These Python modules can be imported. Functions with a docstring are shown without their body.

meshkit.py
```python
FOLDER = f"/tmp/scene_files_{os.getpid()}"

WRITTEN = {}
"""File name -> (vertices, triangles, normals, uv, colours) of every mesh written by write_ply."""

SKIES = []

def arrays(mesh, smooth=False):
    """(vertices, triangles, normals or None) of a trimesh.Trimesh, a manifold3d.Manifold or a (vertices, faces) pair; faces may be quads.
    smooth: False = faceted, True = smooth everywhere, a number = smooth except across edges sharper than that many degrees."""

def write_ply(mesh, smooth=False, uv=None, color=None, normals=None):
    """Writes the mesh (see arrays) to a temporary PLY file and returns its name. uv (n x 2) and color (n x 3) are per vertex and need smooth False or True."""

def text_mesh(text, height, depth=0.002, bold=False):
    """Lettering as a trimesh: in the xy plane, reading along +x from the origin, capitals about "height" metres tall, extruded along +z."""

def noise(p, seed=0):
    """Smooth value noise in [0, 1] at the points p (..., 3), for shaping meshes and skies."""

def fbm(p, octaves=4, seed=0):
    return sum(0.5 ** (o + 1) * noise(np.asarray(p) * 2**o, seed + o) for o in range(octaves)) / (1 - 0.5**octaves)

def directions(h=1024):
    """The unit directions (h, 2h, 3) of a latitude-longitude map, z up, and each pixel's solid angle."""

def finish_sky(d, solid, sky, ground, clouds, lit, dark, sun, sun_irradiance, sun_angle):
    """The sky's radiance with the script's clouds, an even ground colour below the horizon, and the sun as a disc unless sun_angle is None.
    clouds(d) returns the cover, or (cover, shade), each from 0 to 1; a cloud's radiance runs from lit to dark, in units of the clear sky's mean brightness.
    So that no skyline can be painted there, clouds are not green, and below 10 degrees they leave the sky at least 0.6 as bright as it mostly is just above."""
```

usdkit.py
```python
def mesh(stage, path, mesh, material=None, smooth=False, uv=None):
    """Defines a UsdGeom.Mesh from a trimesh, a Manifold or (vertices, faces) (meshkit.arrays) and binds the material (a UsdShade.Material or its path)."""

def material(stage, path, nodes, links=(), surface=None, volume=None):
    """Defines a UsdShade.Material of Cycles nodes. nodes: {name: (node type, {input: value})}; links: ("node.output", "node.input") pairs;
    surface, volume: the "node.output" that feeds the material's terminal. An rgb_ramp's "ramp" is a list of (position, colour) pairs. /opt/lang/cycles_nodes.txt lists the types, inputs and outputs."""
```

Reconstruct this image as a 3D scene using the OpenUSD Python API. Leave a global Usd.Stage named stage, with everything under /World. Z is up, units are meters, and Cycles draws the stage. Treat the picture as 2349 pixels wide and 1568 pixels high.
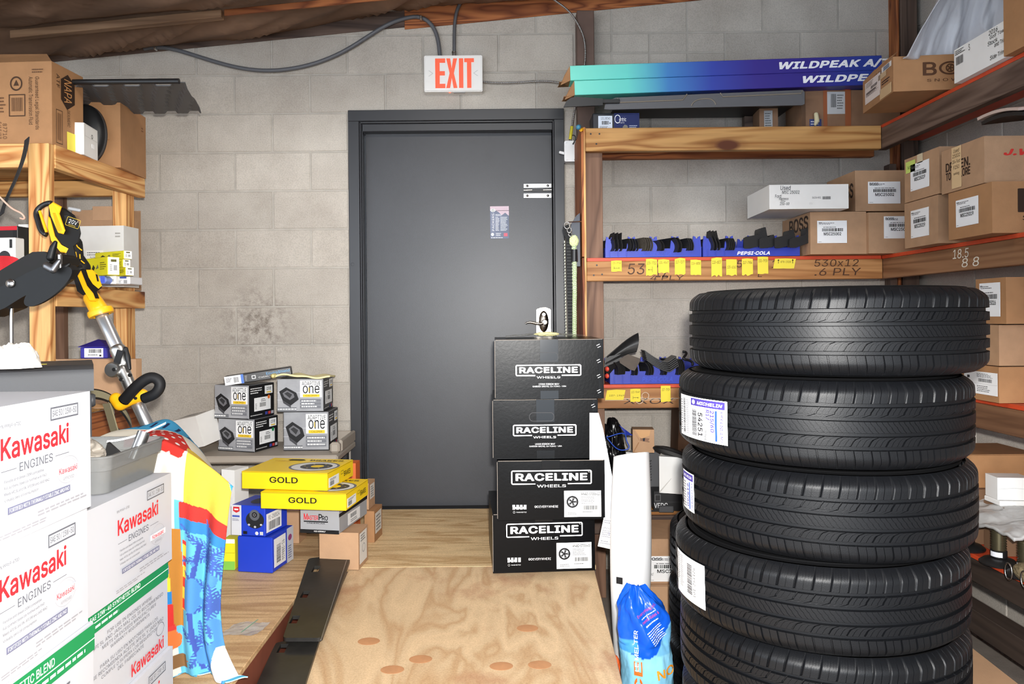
import math, random
import numpy as np, trimesh
from shapely.geometry import Polygon, Point, box as sbox
from shapely import affinity
from pxr import Usd, UsdGeom, UsdLux, UsdShade, Gf, Sdf, Vt
import usdkit, meshkit

stage = Usd.Stage.CreateInMemory()
UsdGeom.SetStageUpAxis(stage, 'Z'); UsdGeom.SetStageMetersPerUnit(stage, 1.0)
UsdGeom.Xform.Define(stage, '/World'); UsdGeom.Scope.Define(stage, '/World/Looks')
rng = random.Random(7); nrg = np.random.default_rng(7)

# ------------------------------------------------------------------ camera, lights, exposure
F, PX, PY, CZ, ROLL = 1700.0, 1160.0, 727.0, 1.34, 0.009      # focal length and principal point in pixels of the 2349 px frame
EXPOSURE = 0.0
cam = UsdGeom.Camera.Define(stage, '/World/camera')
cam.CreateHorizontalApertureAttr(36.0); cam.CreateVerticalApertureAttr(36.0*1568/2349)
cam.CreateFocalLengthAttr(F/2349*36.0)
cam.CreateHorizontalApertureOffsetAttr((2349/2-PX)/2349*36.0); cam.CreateVerticalApertureOffsetAttr(-(1568/2-PY)/2349*36.0)
cam.CreateClippingRangeAttr((0.05, 100)); cam.CreateExposureAttr(EXPOSURE)
c_, s_ = math.cos(ROLL), math.sin(ROLL)
cam.AddTransformOp().Set(Gf.Matrix4d(c_,0,-s_,0, s_,0,c_,0, 0,-1,0,0, 0,0,CZ,1))

dome = UsdLux.DomeLight.Define(stage, '/World/sky_light')      # dim daylight coming in through the open side behind the camera
dome.CreateIntensityAttr(1.15); dome.CreateColorAttr((0.87,0.98,1.11))

def spot(path, loc, target, intensity, radius, angle, soft, color):
    l = UsdLux.SphereLight.Define(stage, path)
    l.CreateRadiusAttr(radius); l.CreateIntensityAttr(intensity); l.CreateColorAttr(color)
    sh = UsdLux.ShapingAPI.Apply(l.GetPrim()); sh.CreateShapingConeAngleAttr(angle); sh.CreateShapingConeSoftnessAttr(soft)
    m = Gf.Matrix4d().SetLookAt(Gf.Vec3d(*loc), Gf.Vec3d(*target), Gf.Vec3d(0,0,1)).GetInverse()
    l.AddTransformOp().Set(m)
    return l
# the photographer's flash beside the lens, tilted a little down
spot('/World/flash', (0.04,-0.02,CZ+0.10), (0.04-0.25, -0.02+0.52, CZ+0.10-0.83), 12800, 0.03, 75, 0.26, (1.0,0.972,0.935))
# ceiling work light of the shop, above and behind the picture's top edge
lamp = UsdLux.RectLight.Define(stage, '/World/shop_light')
lamp.CreateWidthAttr(1.2); lamp.CreateHeightAttr(0.25); lamp.CreateIntensityAttr(14); lamp.CreateColorAttr((1.0,0.95,0.88))
lamp.AddTransformOp().Set(Gf.Matrix4d(1,0,0,0, 0,0.94,0.34,0, 0,-0.34,0.94,0, -0.1,2.25,2.78,1))

# ------------------------------------------------------------------ picture measurements to places in the room
def P(px, py, d):
    u, v = px-PX, py-PY
    u, v = u-ROLL*v, v+ROLL*u
    return np.array([u*d/F, d, CZ-v*d/F])
def G(px, py, z):
    u, v = px-PX, py-PY
    v = v+ROLL*u
    return P(px, py, (CZ-z)*F/v)
def XP(px, d, py=PY): return P(px, py, d)[0]
def ZP(py, d, px=PX): return P(px, py, d)[2]

# ------------------------------------------------------------------ naming
used = {}
def uniq(parent, name):
    k = (parent, name); n = used.get(k, 0); used[k] = n+1
    return parent+'/'+(name if n == 0 else f'{name}_{n:03d}')
def tagp(prim, label=None, cat=None, group=None, kind=None):
    for k, v in (('label', label), ('category', cat), ('group', group), ('kind', kind)):
        if v: prim.SetCustomDataByKey(k, v)
    return prim
def thing(name, label, cat, loc=(0,0,0), yaw=0, group=None, kind=None, pitch=0, roll=0):
    x = UsdGeom.Xform.Define(stage, uniq('/World', name))
    x.AddTranslateOp().Set(Gf.Vec3d(*map(float, loc)))
    if yaw or pitch or roll: x.AddRotateXYZOp().Set(Gf.Vec3f(float(pitch), float(roll), float(yaw)))
    return tagp(x.GetPrim(), label, cat, group, kind)
def pth(p): return p if isinstance(p, str) else str(p.GetPath())
def part(parent, name, mesh, mat, smooth=False, label=None, kind=None, col=None):
    path = uniq(pth(parent), name)
    m = usdkit.mesh(stage, path, mesh, mat, smooth)
    if col is not None:
        UsdGeom.PrimvarsAPI(m).CreatePrimvar('col', Sdf.ValueTypeNames.Color3fArray, 'vertex').Set(Vt.Vec3fArray.FromNumpy(np.asarray(col, np.float32)))
    p = m.GetPrim()
    return tagp(p, label, None, None, kind)
def solo(name, mesh, mat, label, cat, smooth=False, group=None, kind=None):
    return tagp(part('/World', name, mesh, mat, smooth), label, cat, group, kind)
def copy(src, loc, yaw=0, label=None, group=None, pitch=0, roll=0):
    cd = src.GetCustomData(); base = src.GetName()
    if base[-4:-3] == '_' and base[-3:].isdigit(): base = base[:-4]
    x = UsdGeom.Xform.Define(stage, uniq('/World', base))
    x.GetPrim().GetReferences().AddInternalReference(src.GetPath())
    x.ClearXformOpOrder()
    x.AddTranslateOp().Set(Gf.Vec3d(*map(float, loc)))
    x.AddRotateXYZOp().Set(Gf.Vec3f(float(pitch), float(roll), float(yaw)))
    x.GetPrim().SetInstanceable(True)
    return tagp(x.GetPrim(), label or cd['label'], cd['category'], group or cd.get('group'))

# ------------------------------------------------------------------ mesh helpers
def T(x=0, y=0, z=0): return trimesh.transformations.translation_matrix([x,y,z])
def R(deg, ax): return trimesh.transformations.rotation_matrix(math.radians(deg), ax)
RX, RY, RZ = (lambda a: R(a,[1,0,0])), (lambda a: R(a,[0,1,0])), (lambda a: R(a,[0,0,1]))
def xf(m, *mats):
    m = m.copy()
    for M_ in mats: m.apply_transform(M_)
    return m
def cat(*ms):
    l = []
    for m in ms: l += list(m) if isinstance(m, (list, tuple)) else [m]
    return trimesh.util.concatenate(l)
def tmsh(v, f):
    f = np.asarray(f, int)
    if f.shape[1] == 4: f = np.vstack([f[:, [0,1,2]], f[:, [0,2,3]]])
    return trimesh.Trimesh(np.asarray(v, float), f, process=False)
def cham(w, d, h, c=0.003, base=True):
    """box with chamfered edges, standing on z = 0 (base) or centred"""
    c = min(c, w*0.3, d*0.3, h*0.3); a, b, e = w/2, d/2, h/2
    pts = []
    for x in (-1,1):
        for y in (-1,1):
            for z in (-1,1):
                pts += [(x*(a-c),y*(b-c),z*e), (x*(a-c),y*b,z*(e-c)), (x*a,y*(b-c),z*(e-c))]
    m = trimesh.convex.convex_hull(np.array(pts))
    if base: m.apply_translation([0,0,e])
    return m
def slab(x0, x1, y0, y1, z0, z1, c=0.002):
    m = cham(abs(x1-x0), abs(y1-y0), abs(z1-z0), c, False); m.apply_translation([(x0+x1)/2, (y0+y1)/2, (z0+z1)/2]); return m
def softbox(w, d, h, n=6, bulge=0.004, dent=0.003, seed=0, c=0.004):
    """cardboard carton: faces bulge and dent a little"""
    vs, fs, o = [], [], 0
    g = np.linspace(-1, 1, n+1); a, b = np.meshgrid(g, g, indexing='ij'); a, b = a.ravel(), b.ravel()
    i, j = np.meshgrid(np.arange(n), np.arange(n), indexing='ij'); q = np.stack([i*(n+1)+j, (i+1)*(n+1)+j, (i+1)*(n+1)+j+1, i*(n+1)+j+1], -1).reshape(-1,4)
    for ax in range(3):
        for s in (-1, 1):
            v = np.zeros((len(a), 3)); v[:, ax] = s; v[:, (ax+1)%3] = a; v[:, (ax+2)%3] = b
            p = v*np.array([w/2, d/2, h/2])
            fall = (1-a**2)*(1-b**2)
            nz = meshkit.noise(p*9+seed*3.7, seed)-0.5
            p[:, ax] += s*(bulge*fall*(1 if ax < 2 else 0.5)) + s*dent*nz*np.sqrt(np.abs(fall))
            vs.append(p); fs.append((q if s > 0 else q[:, ::-1])+o); o += len(p)
    m = tmsh(np.vstack(vs), np.vstack(fs)); m.merge_vertices(digits_vertex=6)
    m.apply_translation([0,0,h/2]); return m
def tube(pts, r, n=10, caps=True, flat=1.0):
    p = np.asarray(pts, float); k = len(p); r = np.broadcast_to(r, (k,))
    t = np.gradient(p, axis=0); t /= np.linalg.norm(t, axis=1, keepdims=True)+1e-12
    up = np.array([0,0,1.0]) if abs(t[0,2]) < 0.9 else np.array([1.0,0,0])
    a = np.zeros_like(p); a[0] = np.cross(t[0], up); a[0] /= np.linalg.norm(a[0])
    for i in range(1, k):
        x = a[i-1]-t[i]*np.dot(a[i-1], t[i]); a[i] = x/(np.linalg.norm(x)+1e-12)
    b = np.cross(t, a); an = np.arange(n)*2*np.pi/n
    v = p[:,None]+r[:,None,None]*(np.cos(an)[None,:,None]*a[:,None]+flat*np.sin(an)[None,:,None]*b[:,None]); v = v.reshape(-1,3)
    i, j = np.meshgrid(np.arange(k-1), np.arange(n), indexing='ij')
    q = np.stack([i*n+j, i*n+(j+1)%n, (i+1)*n+(j+1)%n, (i+1)*n+j], -1).reshape(-1,4)
    f = np.vstack([q[:,[0,1,2]], q[:,[0,2,3]]])
    if caps:
        v = np.vstack([v, p[0], p[-1]]); c0, c1 = k*n, k*n+1; jj = np.arange(n)
        f = np.vstack([f, np.stack([np.full(n,c0), (jj+1)%n, jj],1), np.stack([np.full(n,c1), (k-1)*n+jj, (k-1)*n+(jj+1)%n],1)])
    return trimesh.Trimesh(v, f, process=False)
def curve(pts, n=40):
    from scipy.interpolate import CubicSpline
    p = np.asarray(pts, float); s = np.r_[0, np.cumsum(np.linalg.norm(np.diff(p, axis=0), axis=1))]
    return CubicSpline(s, p)(np.linspace(0, s[-1], n))
def lathe(prof, n=32, ang=2*np.pi):
    p = np.asarray(prof, float); closed = abs(ang-2*np.pi) < 1e-6; m = n if closed else n+1
    th = np.linspace(0, ang, m, endpoint=not closed)
    v = np.stack([p[None,:,0]*np.cos(th)[:,None], p[None,:,0]*np.sin(th)[:,None], np.broadcast_to(p[None,:,1], (m,len(p)))], -1).reshape(-1,3)
    k = len(p); i, j = np.meshgrid(np.arange(n), np.arange(k-1), indexing='ij'); i2 = (i+1) % m
    q = np.stack([i*k+j, i2*k+j, i2*k+j+1, i*k+j+1], -1).reshape(-1,4)
    return tmsh(v, q)
def prism(poly, h):
    """extrude a shapely polygon (or point list) along +z from z = 0"""
    if not hasattr(poly, 'exterior') and not hasattr(poly, 'geoms'): poly = Polygon(poly)
    return cat([trimesh.creation.extrude_polygon(g, h, engine='earcut') for g in getattr(poly, 'geoms', [poly])])
def rrect(w, h, r, seg=5): return sbox(-w/2+r, -h/2+r, w/2-r, h/2-r).buffer(r, quad_segs=seg)
XZ = np.array([[1,0,0,0],[0,0,-1,0],[0,1,0,0],[0,0,0,1]], float)     # xy drawing to the xz plane, extruded towards -y
def hullm(pts): return trimesh.convex.convex_hull(np.asarray(pts, float))
def sheet(fn, nu, nv, th=0.0):
    """grid surface fn(u, v) -> (n,3), u, v in [0,1]; th > 0 gives it a back side"""
    u, v = np.meshgrid(np.linspace(0,1,nu+1), np.linspace(0,1,nv+1), indexing='ij')
    p = fn(u.ravel(), v.ravel())
    i, j = np.meshgrid(np.arange(nu), np.arange(nv), indexing='ij'); k = nv+1
    q = np.stack([i*k+j, (i+1)*k+j, (i+1)*k+j+1, i*k+j+1], -1).reshape(-1,4)
    if th <= 0: return tmsh(p, q), u.ravel(), v.ravel()
    m = tmsh(p, q); n = meshkit.arrays(m, True)[2]; N = len(p)
    rim = np.r_[np.arange(nv+1), np.arange(1,nu+1)*k+nv, nu*k+np.arange(nv)[::-1], np.arange(nu)[::-1][:-1]*k] if nu > 1 else np.r_[np.arange(nv+1), k+np.arange(nv+1)[::-1]]
    r2 = np.roll(rim, -1)
    q2 = np.vstack([q, q[:, ::-1]+N, np.stack([rim+N, r2+N, r2, rim], 1)[:, ::-1]])
    return tmsh(np.vstack([p, p-n*th]), q2), np.r_[u.ravel(), u.ravel()], np.r_[v.ravel(), v.ravel()]

# ------------------------------------------------------------------ materials
def lin(c):
    c = np.asarray(c, float)/255.0
    return tuple(np.where(c <= 0.04045, c/12.92, ((c+0.055)/1.055)**2.4))
mats = {}
def M(name, c, rough=0.5, metal=0.0, coat=0.0, spec=0.5, emit=0.0, bump=0.0, bscale=200, var=0.0, vscale=8, trans=0.0, c2=None):
    """plain procedural material; var / c2 give mottling, bump gives fine relief"""
    if name in mats: return mats[name]
    n = {'p': ('principled_bsdf', {'base_color': lin(c), 'roughness': rough, 'metallic': metal, 'coat_weight': coat, 'specular_ior_level': spec, 'transmission_weight': trans})}
    l = []
    if emit: n['p'][1].update(emission_color=lin(c), emission_strength=emit)
    if var or c2 is not None or bump: n['g'] = ('geometry', {})
    if var or c2 is not None:
        a = np.array(lin(c)); b = np.array(lin(c2)) if c2 is not None else a*(1-var); a = a if c2 is not None else np.minimum(a*(1+var), 1)
        n['n'] = ('noise_texture', {'scale': vscale, 'detail': 5, 'roughness': 0.6}); n['r'] = ('rgb_ramp', {'ramp': [(0.3, tuple(b)), (0.7, tuple(a))]})
        l += [('g.position','n.vector'), ('n.fac','r.fac'), ('r.color','p.base_color')]
    if bump:
        n['bn'] = ('noise_texture', {'scale': bscale, 'detail': 3}); n['b'] = ('bump', {'strength': bump, 'distance': 0.002})
        l += [('g.position','bn.vector'), ('bn.fac','b.height'), ('b.normal','p.normal')]
    mats[name] = usdkit.material(stage, '/World/Looks/'+name, n, l, surface='p.BSDF')
    return mats[name]
def wood(name, light, dark, axis=0, scale=1.0, rough=0.6, ring=7.0, knots=True, knotc=(92,48,26)):
    """sawn timber: stretched growth lines along the axis, darker knots"""
    if name in mats: return mats[name]
    st = [9.0*scale]*3; st[axis] = 0.8*scale
    fine = [70.0*scale]*3; fine[axis] = 2.5*scale
    n = {'g': ('geometry', {}), 'm': ('mapping', {'scale': tuple(st)}), 'mf': ('mapping', {'scale': tuple(fine)}),
         'oi': ('object_info', {}), 'ov': ('vector_math', {'math_type': 'multiply_add', 'vector2': (7.3,7.3,7.3), 'vector3': (0,0,0)}),
         'add': ('vector_math', {'math_type': 'add'}), 'cx': ('combine_xyz', {}),
         'n1': ('noise_texture', {'scale': 1.0, 'detail': 2, 'distortion': 0.6}), 'mul': ('math', {'math_type': 'multiply', 'value2': ring}), 'fr': ('math', {'math_type': 'pingpong', 'value2': 0.5}),
         'r': ('rgb_ramp', {'ramp': [(0.0, lin(dark)), (0.35, lin(0.55*np.array(light)+0.45*np.array(dark))), (0.75, lin(light)), (1.0, lin(light))]}),
         'n2': ('noise_texture', {'scale': 1.0, 'detail': 4}), 'r2': ('rgb_ramp', {'ramp': [(0.25, (0.72,0.68,0.64)), (0.75, (1.08,1.08,1.08))]}),
         'mx': ('mix_color', {'blend_type': 'multiply', 'fac': 0.8}), 'p': ('principled_bsdf', {'roughness': rough, 'specular_ior_level': 0.35}),
         'b': ('bump', {'strength': 0.25, 'distance': 0.002})}
    l = [('oi.random','cx.x'), ('oi.random','cx.y'), ('oi.random','cx.z'), ('cx.vector','ov.vector1'), ('g.position','add.vector1'), ('ov.vector','add.vector2'),
         ('add.vector','m.vector'), ('add.vector','mf.vector'), ('m.vector','n1.vector'), ('n1.fac','mul.value1'), ('mul.value','fr.value1'), ('fr.value','d2.value1'), ('d2.value','r.fac'),
         ('mf.vector','n2.vector'), ('n2.fac','r2.fac'), ('r.color','mx.a'), ('r2.color','mx.b'), ('n2.fac','b.height'), ('b.normal','p.normal')]
    n['d2'] = ('math', {'math_type': 'multiply', 'value2': 2.0})
    out = 'mx.result'
    if knots:
        ks = [7.0*scale]*3; ks[axis] = 3.2*scale
        n.update({'mk': ('mapping', {'scale': tuple(ks)}), 'vk': ('voronoi_texture', {'scale': 0.75}), 'rk': ('rgb_ramp', {'ramp': [(0.0,(1,1,1)), (0.10,(1,1,1)), (0.16,(0.25,0.25,0.25)), (0.26,(0,0,0))]}),
                  'mk2': ('mix_color', {'b': lin(knotc)})})
        l += [('add.vector','mk.vector'), ('mk.vector','vk.vector'), ('vk.distance','rk.fac'), ('rk.color','mk2.fac'), (out,'mk2.a')]
        out = 'mk2.result'
    l.append((out, 'p.base_color'))
    mats[name] = usdkit.material(stage, '/World/Looks/'+name, n, l, surface='p.BSDF')
    return mats[name]
def vcol(name, rough=0.9, bump=0.3, bscale=900):
    if name in mats: return mats[name]
    n = {'a': ('attribute', {'attribute': 'col'}), 'g': ('geometry', {}), 'n': ('noise_texture', {'scale': bscale, 'detail': 2}), 'b': ('bump', {'strength': bump, 'distance': 0.002}), 'p': ('principled_bsdf', {'roughness': rough, 'specular_ior_level': 0.2})}
    mats[name] = usdkit.material(stage, '/World/Looks/'+name, n, [('a.color','p.base_color'), ('g.position','n.vector'), ('n.fac','b.height'), ('b.normal','p.normal')], surface='p.BSDF')
    return mats[name]
def ink(c):
    c = tuple(int(x) for x in c)
    return M('ink_%02x%02x%02x' % c, c, 0.55, spec=0.3)
def clear(name, tint, fac, rough=0.1):
    """thin see-through plastic"""
    if name in mats: return mats[name]
    n = {'t': ('transparent_bsdf', {'color': lin(tint)}), 'p': ('principled_bsdf', {'base_color': lin(tint), 'roughness': rough, 'specular_ior_level': 0.7}), 'm': ('mix_closure', {'fac': fac})}
    mats[name] = usdkit.material(stage, '/World/Looks/'+name, n, [('t.BSDF','m.closure1'), ('p.BSDF','m.closure2')], surface='m.closure')
    return mats[name]

PINE = [wood('pine_'+a, (226,178,116), (176,112,58), i, ring=9) for i, a in enumerate('xyz')]
OLDPINE = [wood('old_pine_'+a, (196,150,92), (150,98,48), i, ring=6) for i, a in enumerate('xyz')]
BROWNWOOD = [wood('brown_wood_'+a, (132,100,80), (96,68,52), i, ring=5) for i, a in enumerate('xyz')]
DARKWOOD = [wood('dark_wood_'+a, (98,80,70), (66,52,46), i, ring=5, knots=False) for i, a in enumerate('xyz')]
REDWOOD = [wood('red_wood_'+a, (176,108,62), (112,58,30), i, ring=10, knots=False) for i, a in enumerate('xyz')]
KRAFT = M('kraft', (170,134,102), 0.75, var=0.10, vscale=14, bump=0.15)
KRAFT2 = M('kraft_orange', (164,120,80), 0.75, var=0.10, vscale=10, bump=0.15)
KRAFT3 = M('kraft_pale', (184,146,112), 0.75, var=0.08, vscale=10, bump=0.15)
WHITEBOX = M('white_card', (232,230,226), 0.6, var=0.03, vscale=9)
WHITE = M('white_paper', (238,238,238), 0.7)
BLACKPL = M('black_plastic', (26,26,27), 0.42)
DARKPL = M('dark_grey_plastic', (62,63,66), 0.55, bump=0.2, bscale=700)
STEEL = M('steel', (190,190,190), 0.28, 1.0)
SILVER = M('brushed_silver', (206,206,204), 0.35, 1.0)
NICKEL = M('satin_nickel', (200,192,180), 0.25, 1.0)
YEL = M('yellow_plastic', (245,178,20), 0.4)
NOTE = M('sticky_yellow', (228,208,66), 0.8)
TAPE = clear('clear_tape', (230,215,190), 0.25, 0.15)
INKK = ink((28,28,30))

# ------------------------------------------------------------------ printing on faces
class Face:
    """a flat face: origin o, unit vectors u (right), v (up), n (out), size w x h; items use fractions of it"""
    def __init__(s, o, u, v, w, h, lift=0.0004):
        s.o, s.u, s.v = np.asarray(o, float), np.asarray(u, float), np.asarray(v, float); s.n = np.cross(s.u, s.v); s.w, s.h, s.lift = w, h, lift
    def map(s, xy, lift=None):
        xy = np.asarray(xy, float); L = s.lift if lift is None else lift
        return s.o+np.outer(xy[:,0], s.u)+np.outer(xy[:,1], s.v)+s.n*L
    def sub(s, x0, y0, x1, y1, extra=0.0004):
        return Face(s.o+s.u*s.w*x0+s.v*s.h*y0+s.n*0, s.u, s.v, s.w*(x1-x0), s.h*(y1-y0), s.lift+extra)
def bface(w, d, h, side, lift=0.0004, b=0.0):
    return {'front': Face((-w/2,-d/2-b,0),(1,0,0),(0,0,1),w,h,lift), 'back': Face((w/2,d/2+b,0),(-1,0,0),(0,0,1),w,h,lift), 'right': Face((w/2+b,-d/2,0),(0,1,0),(0,0,1),d,h,lift),
            'left': Face((-w/2-b,d/2,0),(0,-1,0),(0,0,1),d,h,lift), 'top': Face((-w/2,-d/2,h),(1,0,0),(0,1,0),w,d,lift+b*0.5)}[side]
tcache = {}
def heavy_text(s, stroke=5):
    """extra bold lettering outline, traced from the lettering font like meshkit.text_mesh"""
    import glob
    from PIL import Image, ImageDraw, ImageFont
    from shapely import union_all
    font = ImageFont.truetype(glob.glob("/opt/blender-*/*/datafiles/fonts/Inter.woff2")[0], 96)
    x0, y0, x1, y1 = font.getbbox(s, anchor="ls", stroke_width=stroke)
    w = x1-x0+8+len(s)*stroke; im = Image.new("L", (w, y1-y0+8)); d = ImageDraw.Draw(im); x = 4-x0
    for ch in s: d.text((x, 4-y0), ch, 255, font, anchor="ls", stroke_width=stroke); x += font.getlength(ch)+stroke*0.9
    on = np.pad(np.asarray(im) > 127, ((0,0),(1,1))).astype(np.int8)
    rows, st = np.nonzero(np.diff(on, axis=1) == 1); en = np.nonzero(np.diff(on, axis=1) == -1)[1]
    import shapely
    g = union_all(shapely.box(st, -rows-1, en, -rows)).buffer(0.6).buffer(-0.6).simplify(0.7)
    return prism(g, 1.0)
def flat_text(s, bold=False, shear=0.0):
    k = (s, bold, shear)
    if k not in tcache:
        m = heavy_text(s) if bold == 'x' else meshkit.text_mesh(s, 0.1, 0.01, bold)
        keep = m.face_normals[:,2] > 0.5
        v, f = m.vertices[:, :2].copy(), m.faces[keep]
        ids = np.unique(f); remap = np.zeros(len(v), int); remap[ids] = np.arange(len(ids)); v, f = v[ids], remap[f]
        if shear: v[:,0] += shear*v[:,1]
        lo, hi = v.min(0), v.max(0); tcache[k] = ((v-lo)/(hi-lo), f, (hi-lo))
    return tcache[k]
def quad2(x0, y0, x1, y1): return np.array([(x0,y0),(x1,y0),(x1,y1),(x0,y1)]), np.array([(0,1,2),(0,2,3)])
def poly2(poly):
    v, f = trimesh.creation.triangulate_polygon(poly, engine='earcut'); return v, f
def shapes(face, it, rs):
    """one print item -> list of (2-D vertices, triangles) in metres on the face"""
    k = it[0]; W, H = face.w, face.h
    if k in ('t', 'tb', 'ti', 'th', 'tx'):
        _, s, x0, y0, x1, y1 = it[:6]; rot = it[7] if len(it) > 7 else 0
        v, f, _ = flat_text(s, 'x' if k in ('tx','ti') else k == 'tb', 0.25 if k in ('ti',) else (0.12 if k == 'th' else 0))
        if rot == 90: v = np.stack([1-v[:,1], v[:,0]], 1)
        if rot == -90: v = np.stack([v[:,1], 1-v[:,0]], 1)
        return [(np.stack([(x0+(x1-x0)*v[:,0])*W, (y0+(y1-y0)*v[:,1])*H], 1), f)]
    x0, y0, x1, y1 = it[1:5]
    if k == 'r': return [quad2(x0*W, y0*H, x1*W, y1*H)]
    if k == 'bar' or k == 'barv':
        out, t = [], 0.0
        while t < 1:
            a = rs.uniform(0.012, 0.035)
            if k == 'bar': out.append(quad2((x0+(x1-x0)*t)*W, y0*H, (x0+(x1-x0)*min(t+a,1))*W, y1*H))
            else: out.append(quad2(x0*W, (y0+(y1-y0)*t)*H, x1*W, (y0+(y1-y0)*min(t+a,1))*H))
            t += a+rs.uniform(0.012, 0.03)
        return out
    if k == 'lines':
        n = it[6] if len(it) > 6 else 4; out = []
        for i in range(n):
            yb = y1-(y1-y0)*(i+0.75)/n; e = x1-(x1-x0)*rs.uniform(0, 0.35); a = x0
            while a < e:
                b = min(e, a+(x1-x0)*rs.uniform(0.06, 0.16)); out.append(quad2(a*W, yb*H, b*W, (yb+(y1-y0)/n*0.45)*H)); a = b+(x1-x0)*0.025
        return out
    if k == 'frame':
        t = it[6] if len(it) > 6 else 0.01; t *= min(W, H); rr = it[7]*min(W,H) if len(it) > 7 else 0.0
        o = sbox(x0*W, y0*H, x1*W, y1*H)
        if rr: o = o.buffer(-rr).buffer(rr, quad_segs=5)
        o = o.difference(o.buffer(-t))
        if len(it) > 8: o = o.difference(sbox(it[8]*W, 0, it[9]*W, (y0+y1)/2*H))
        return [poly2(g) for g in getattr(o, 'geoms', [o])]
    if k == 'ring':
        cx, cy, r = (x0+x1)/2*W, (y0+y1)/2*H, (y1-y0)/2*H; t = it[6] if len(it) > 6 else 0.2
        pl = Point(cx, cy).buffer(r, quad_segs=8)
        if t < 1: pl = pl.difference(Point(cx, cy).buffer(r*(1-t), quad_segs=8))
        if (x1-x0)*W != 2*r: pl = affinity.scale(pl, (x1-x0)*W/(2*r), 1, origin=(cx, cy))
        return [poly2(pl)]
    if k == 'poly': return [poly2(Polygon([(x*W, y*H) for x, y in it[6]]))]
    if k == 'wheel':
        cx, cy, r = (x0+x1)/2*W, (y0+y1)/2*H, (y1-y0)/2*H
        pl = Point(cx,cy).buffer(r).difference(Point(cx,cy).buffer(r*0.74))
        for a in range(0, 360, 36): pl = pl.union(affinity.rotate(sbox(cx-r*0.07, cy, cx+r*0.07, cy+r*0.9), a+9*(1 if a%72 else -1), origin=(cx,cy)))
        return [poly2(g) for g in getattr(pl.union(Point(cx,cy).buffer(r*0.22)), 'geoms', [pl.union(Point(cx,cy).buffer(r*0.22))])]
    raise ValueError(k)
def prints(parent, face, items, name='printing', seed=1):
    """items: (kind, ..., x0,y0,x1,y1, colour, option); one part per colour; labels become parts with their own print"""
    rs = random.Random(seed); by = {}; lift = 0
    for it in items:
        if it[0] == 'label':
            _, x0, y0, x1, y1, c, sub_items = it[:7]
            lf = face.sub(x0, y0, x1, y1, 0.0003)
            v, f = quad2(0, 0, lf.w, lf.h); pts = np.vstack([lf.map(v), lf.map(v, face.lift-0.0003)])
            ff = np.vstack([f, [(a, (a+1)%4, (a+1)%4+4) for a in range(4)], [(a, (a+1)%4+4, a+4) for a in range(4)]])
            lp = part(parent, it[7] if len(it) > 7 else 'label', tmsh(pts, ff[:, ::1]), ink(c))
            if sub_items: prints(lp, Face(lf.o, lf.u, lf.v, lf.w, lf.h, lf.lift+0.0004), sub_items, 'label_print', seed+1)
            continue
        ci = 6 if it[0] in ('t','tb','ti','th','tx') else 5
        by.setdefault((tuple(it[ci])), []).append(it)
    for i, (c, its) in enumerate(by.items()):
        vs, fs, o = [], [], 0
        for it in its:
            arg = it
            if it[0] not in ('t','tb','ti','th','tx'): arg = it[:5]+(None,)+tuple(it[6:])
            for v, f in shapes(face, arg, rs):
                vs.append(face.map(v, face.lift+0.00025*i)); fs.append(np.asarray(f)+o); o += len(v)
        part(parent, name, tmsh(np.vstack(vs), np.vstack(fs)), ink(c))

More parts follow.
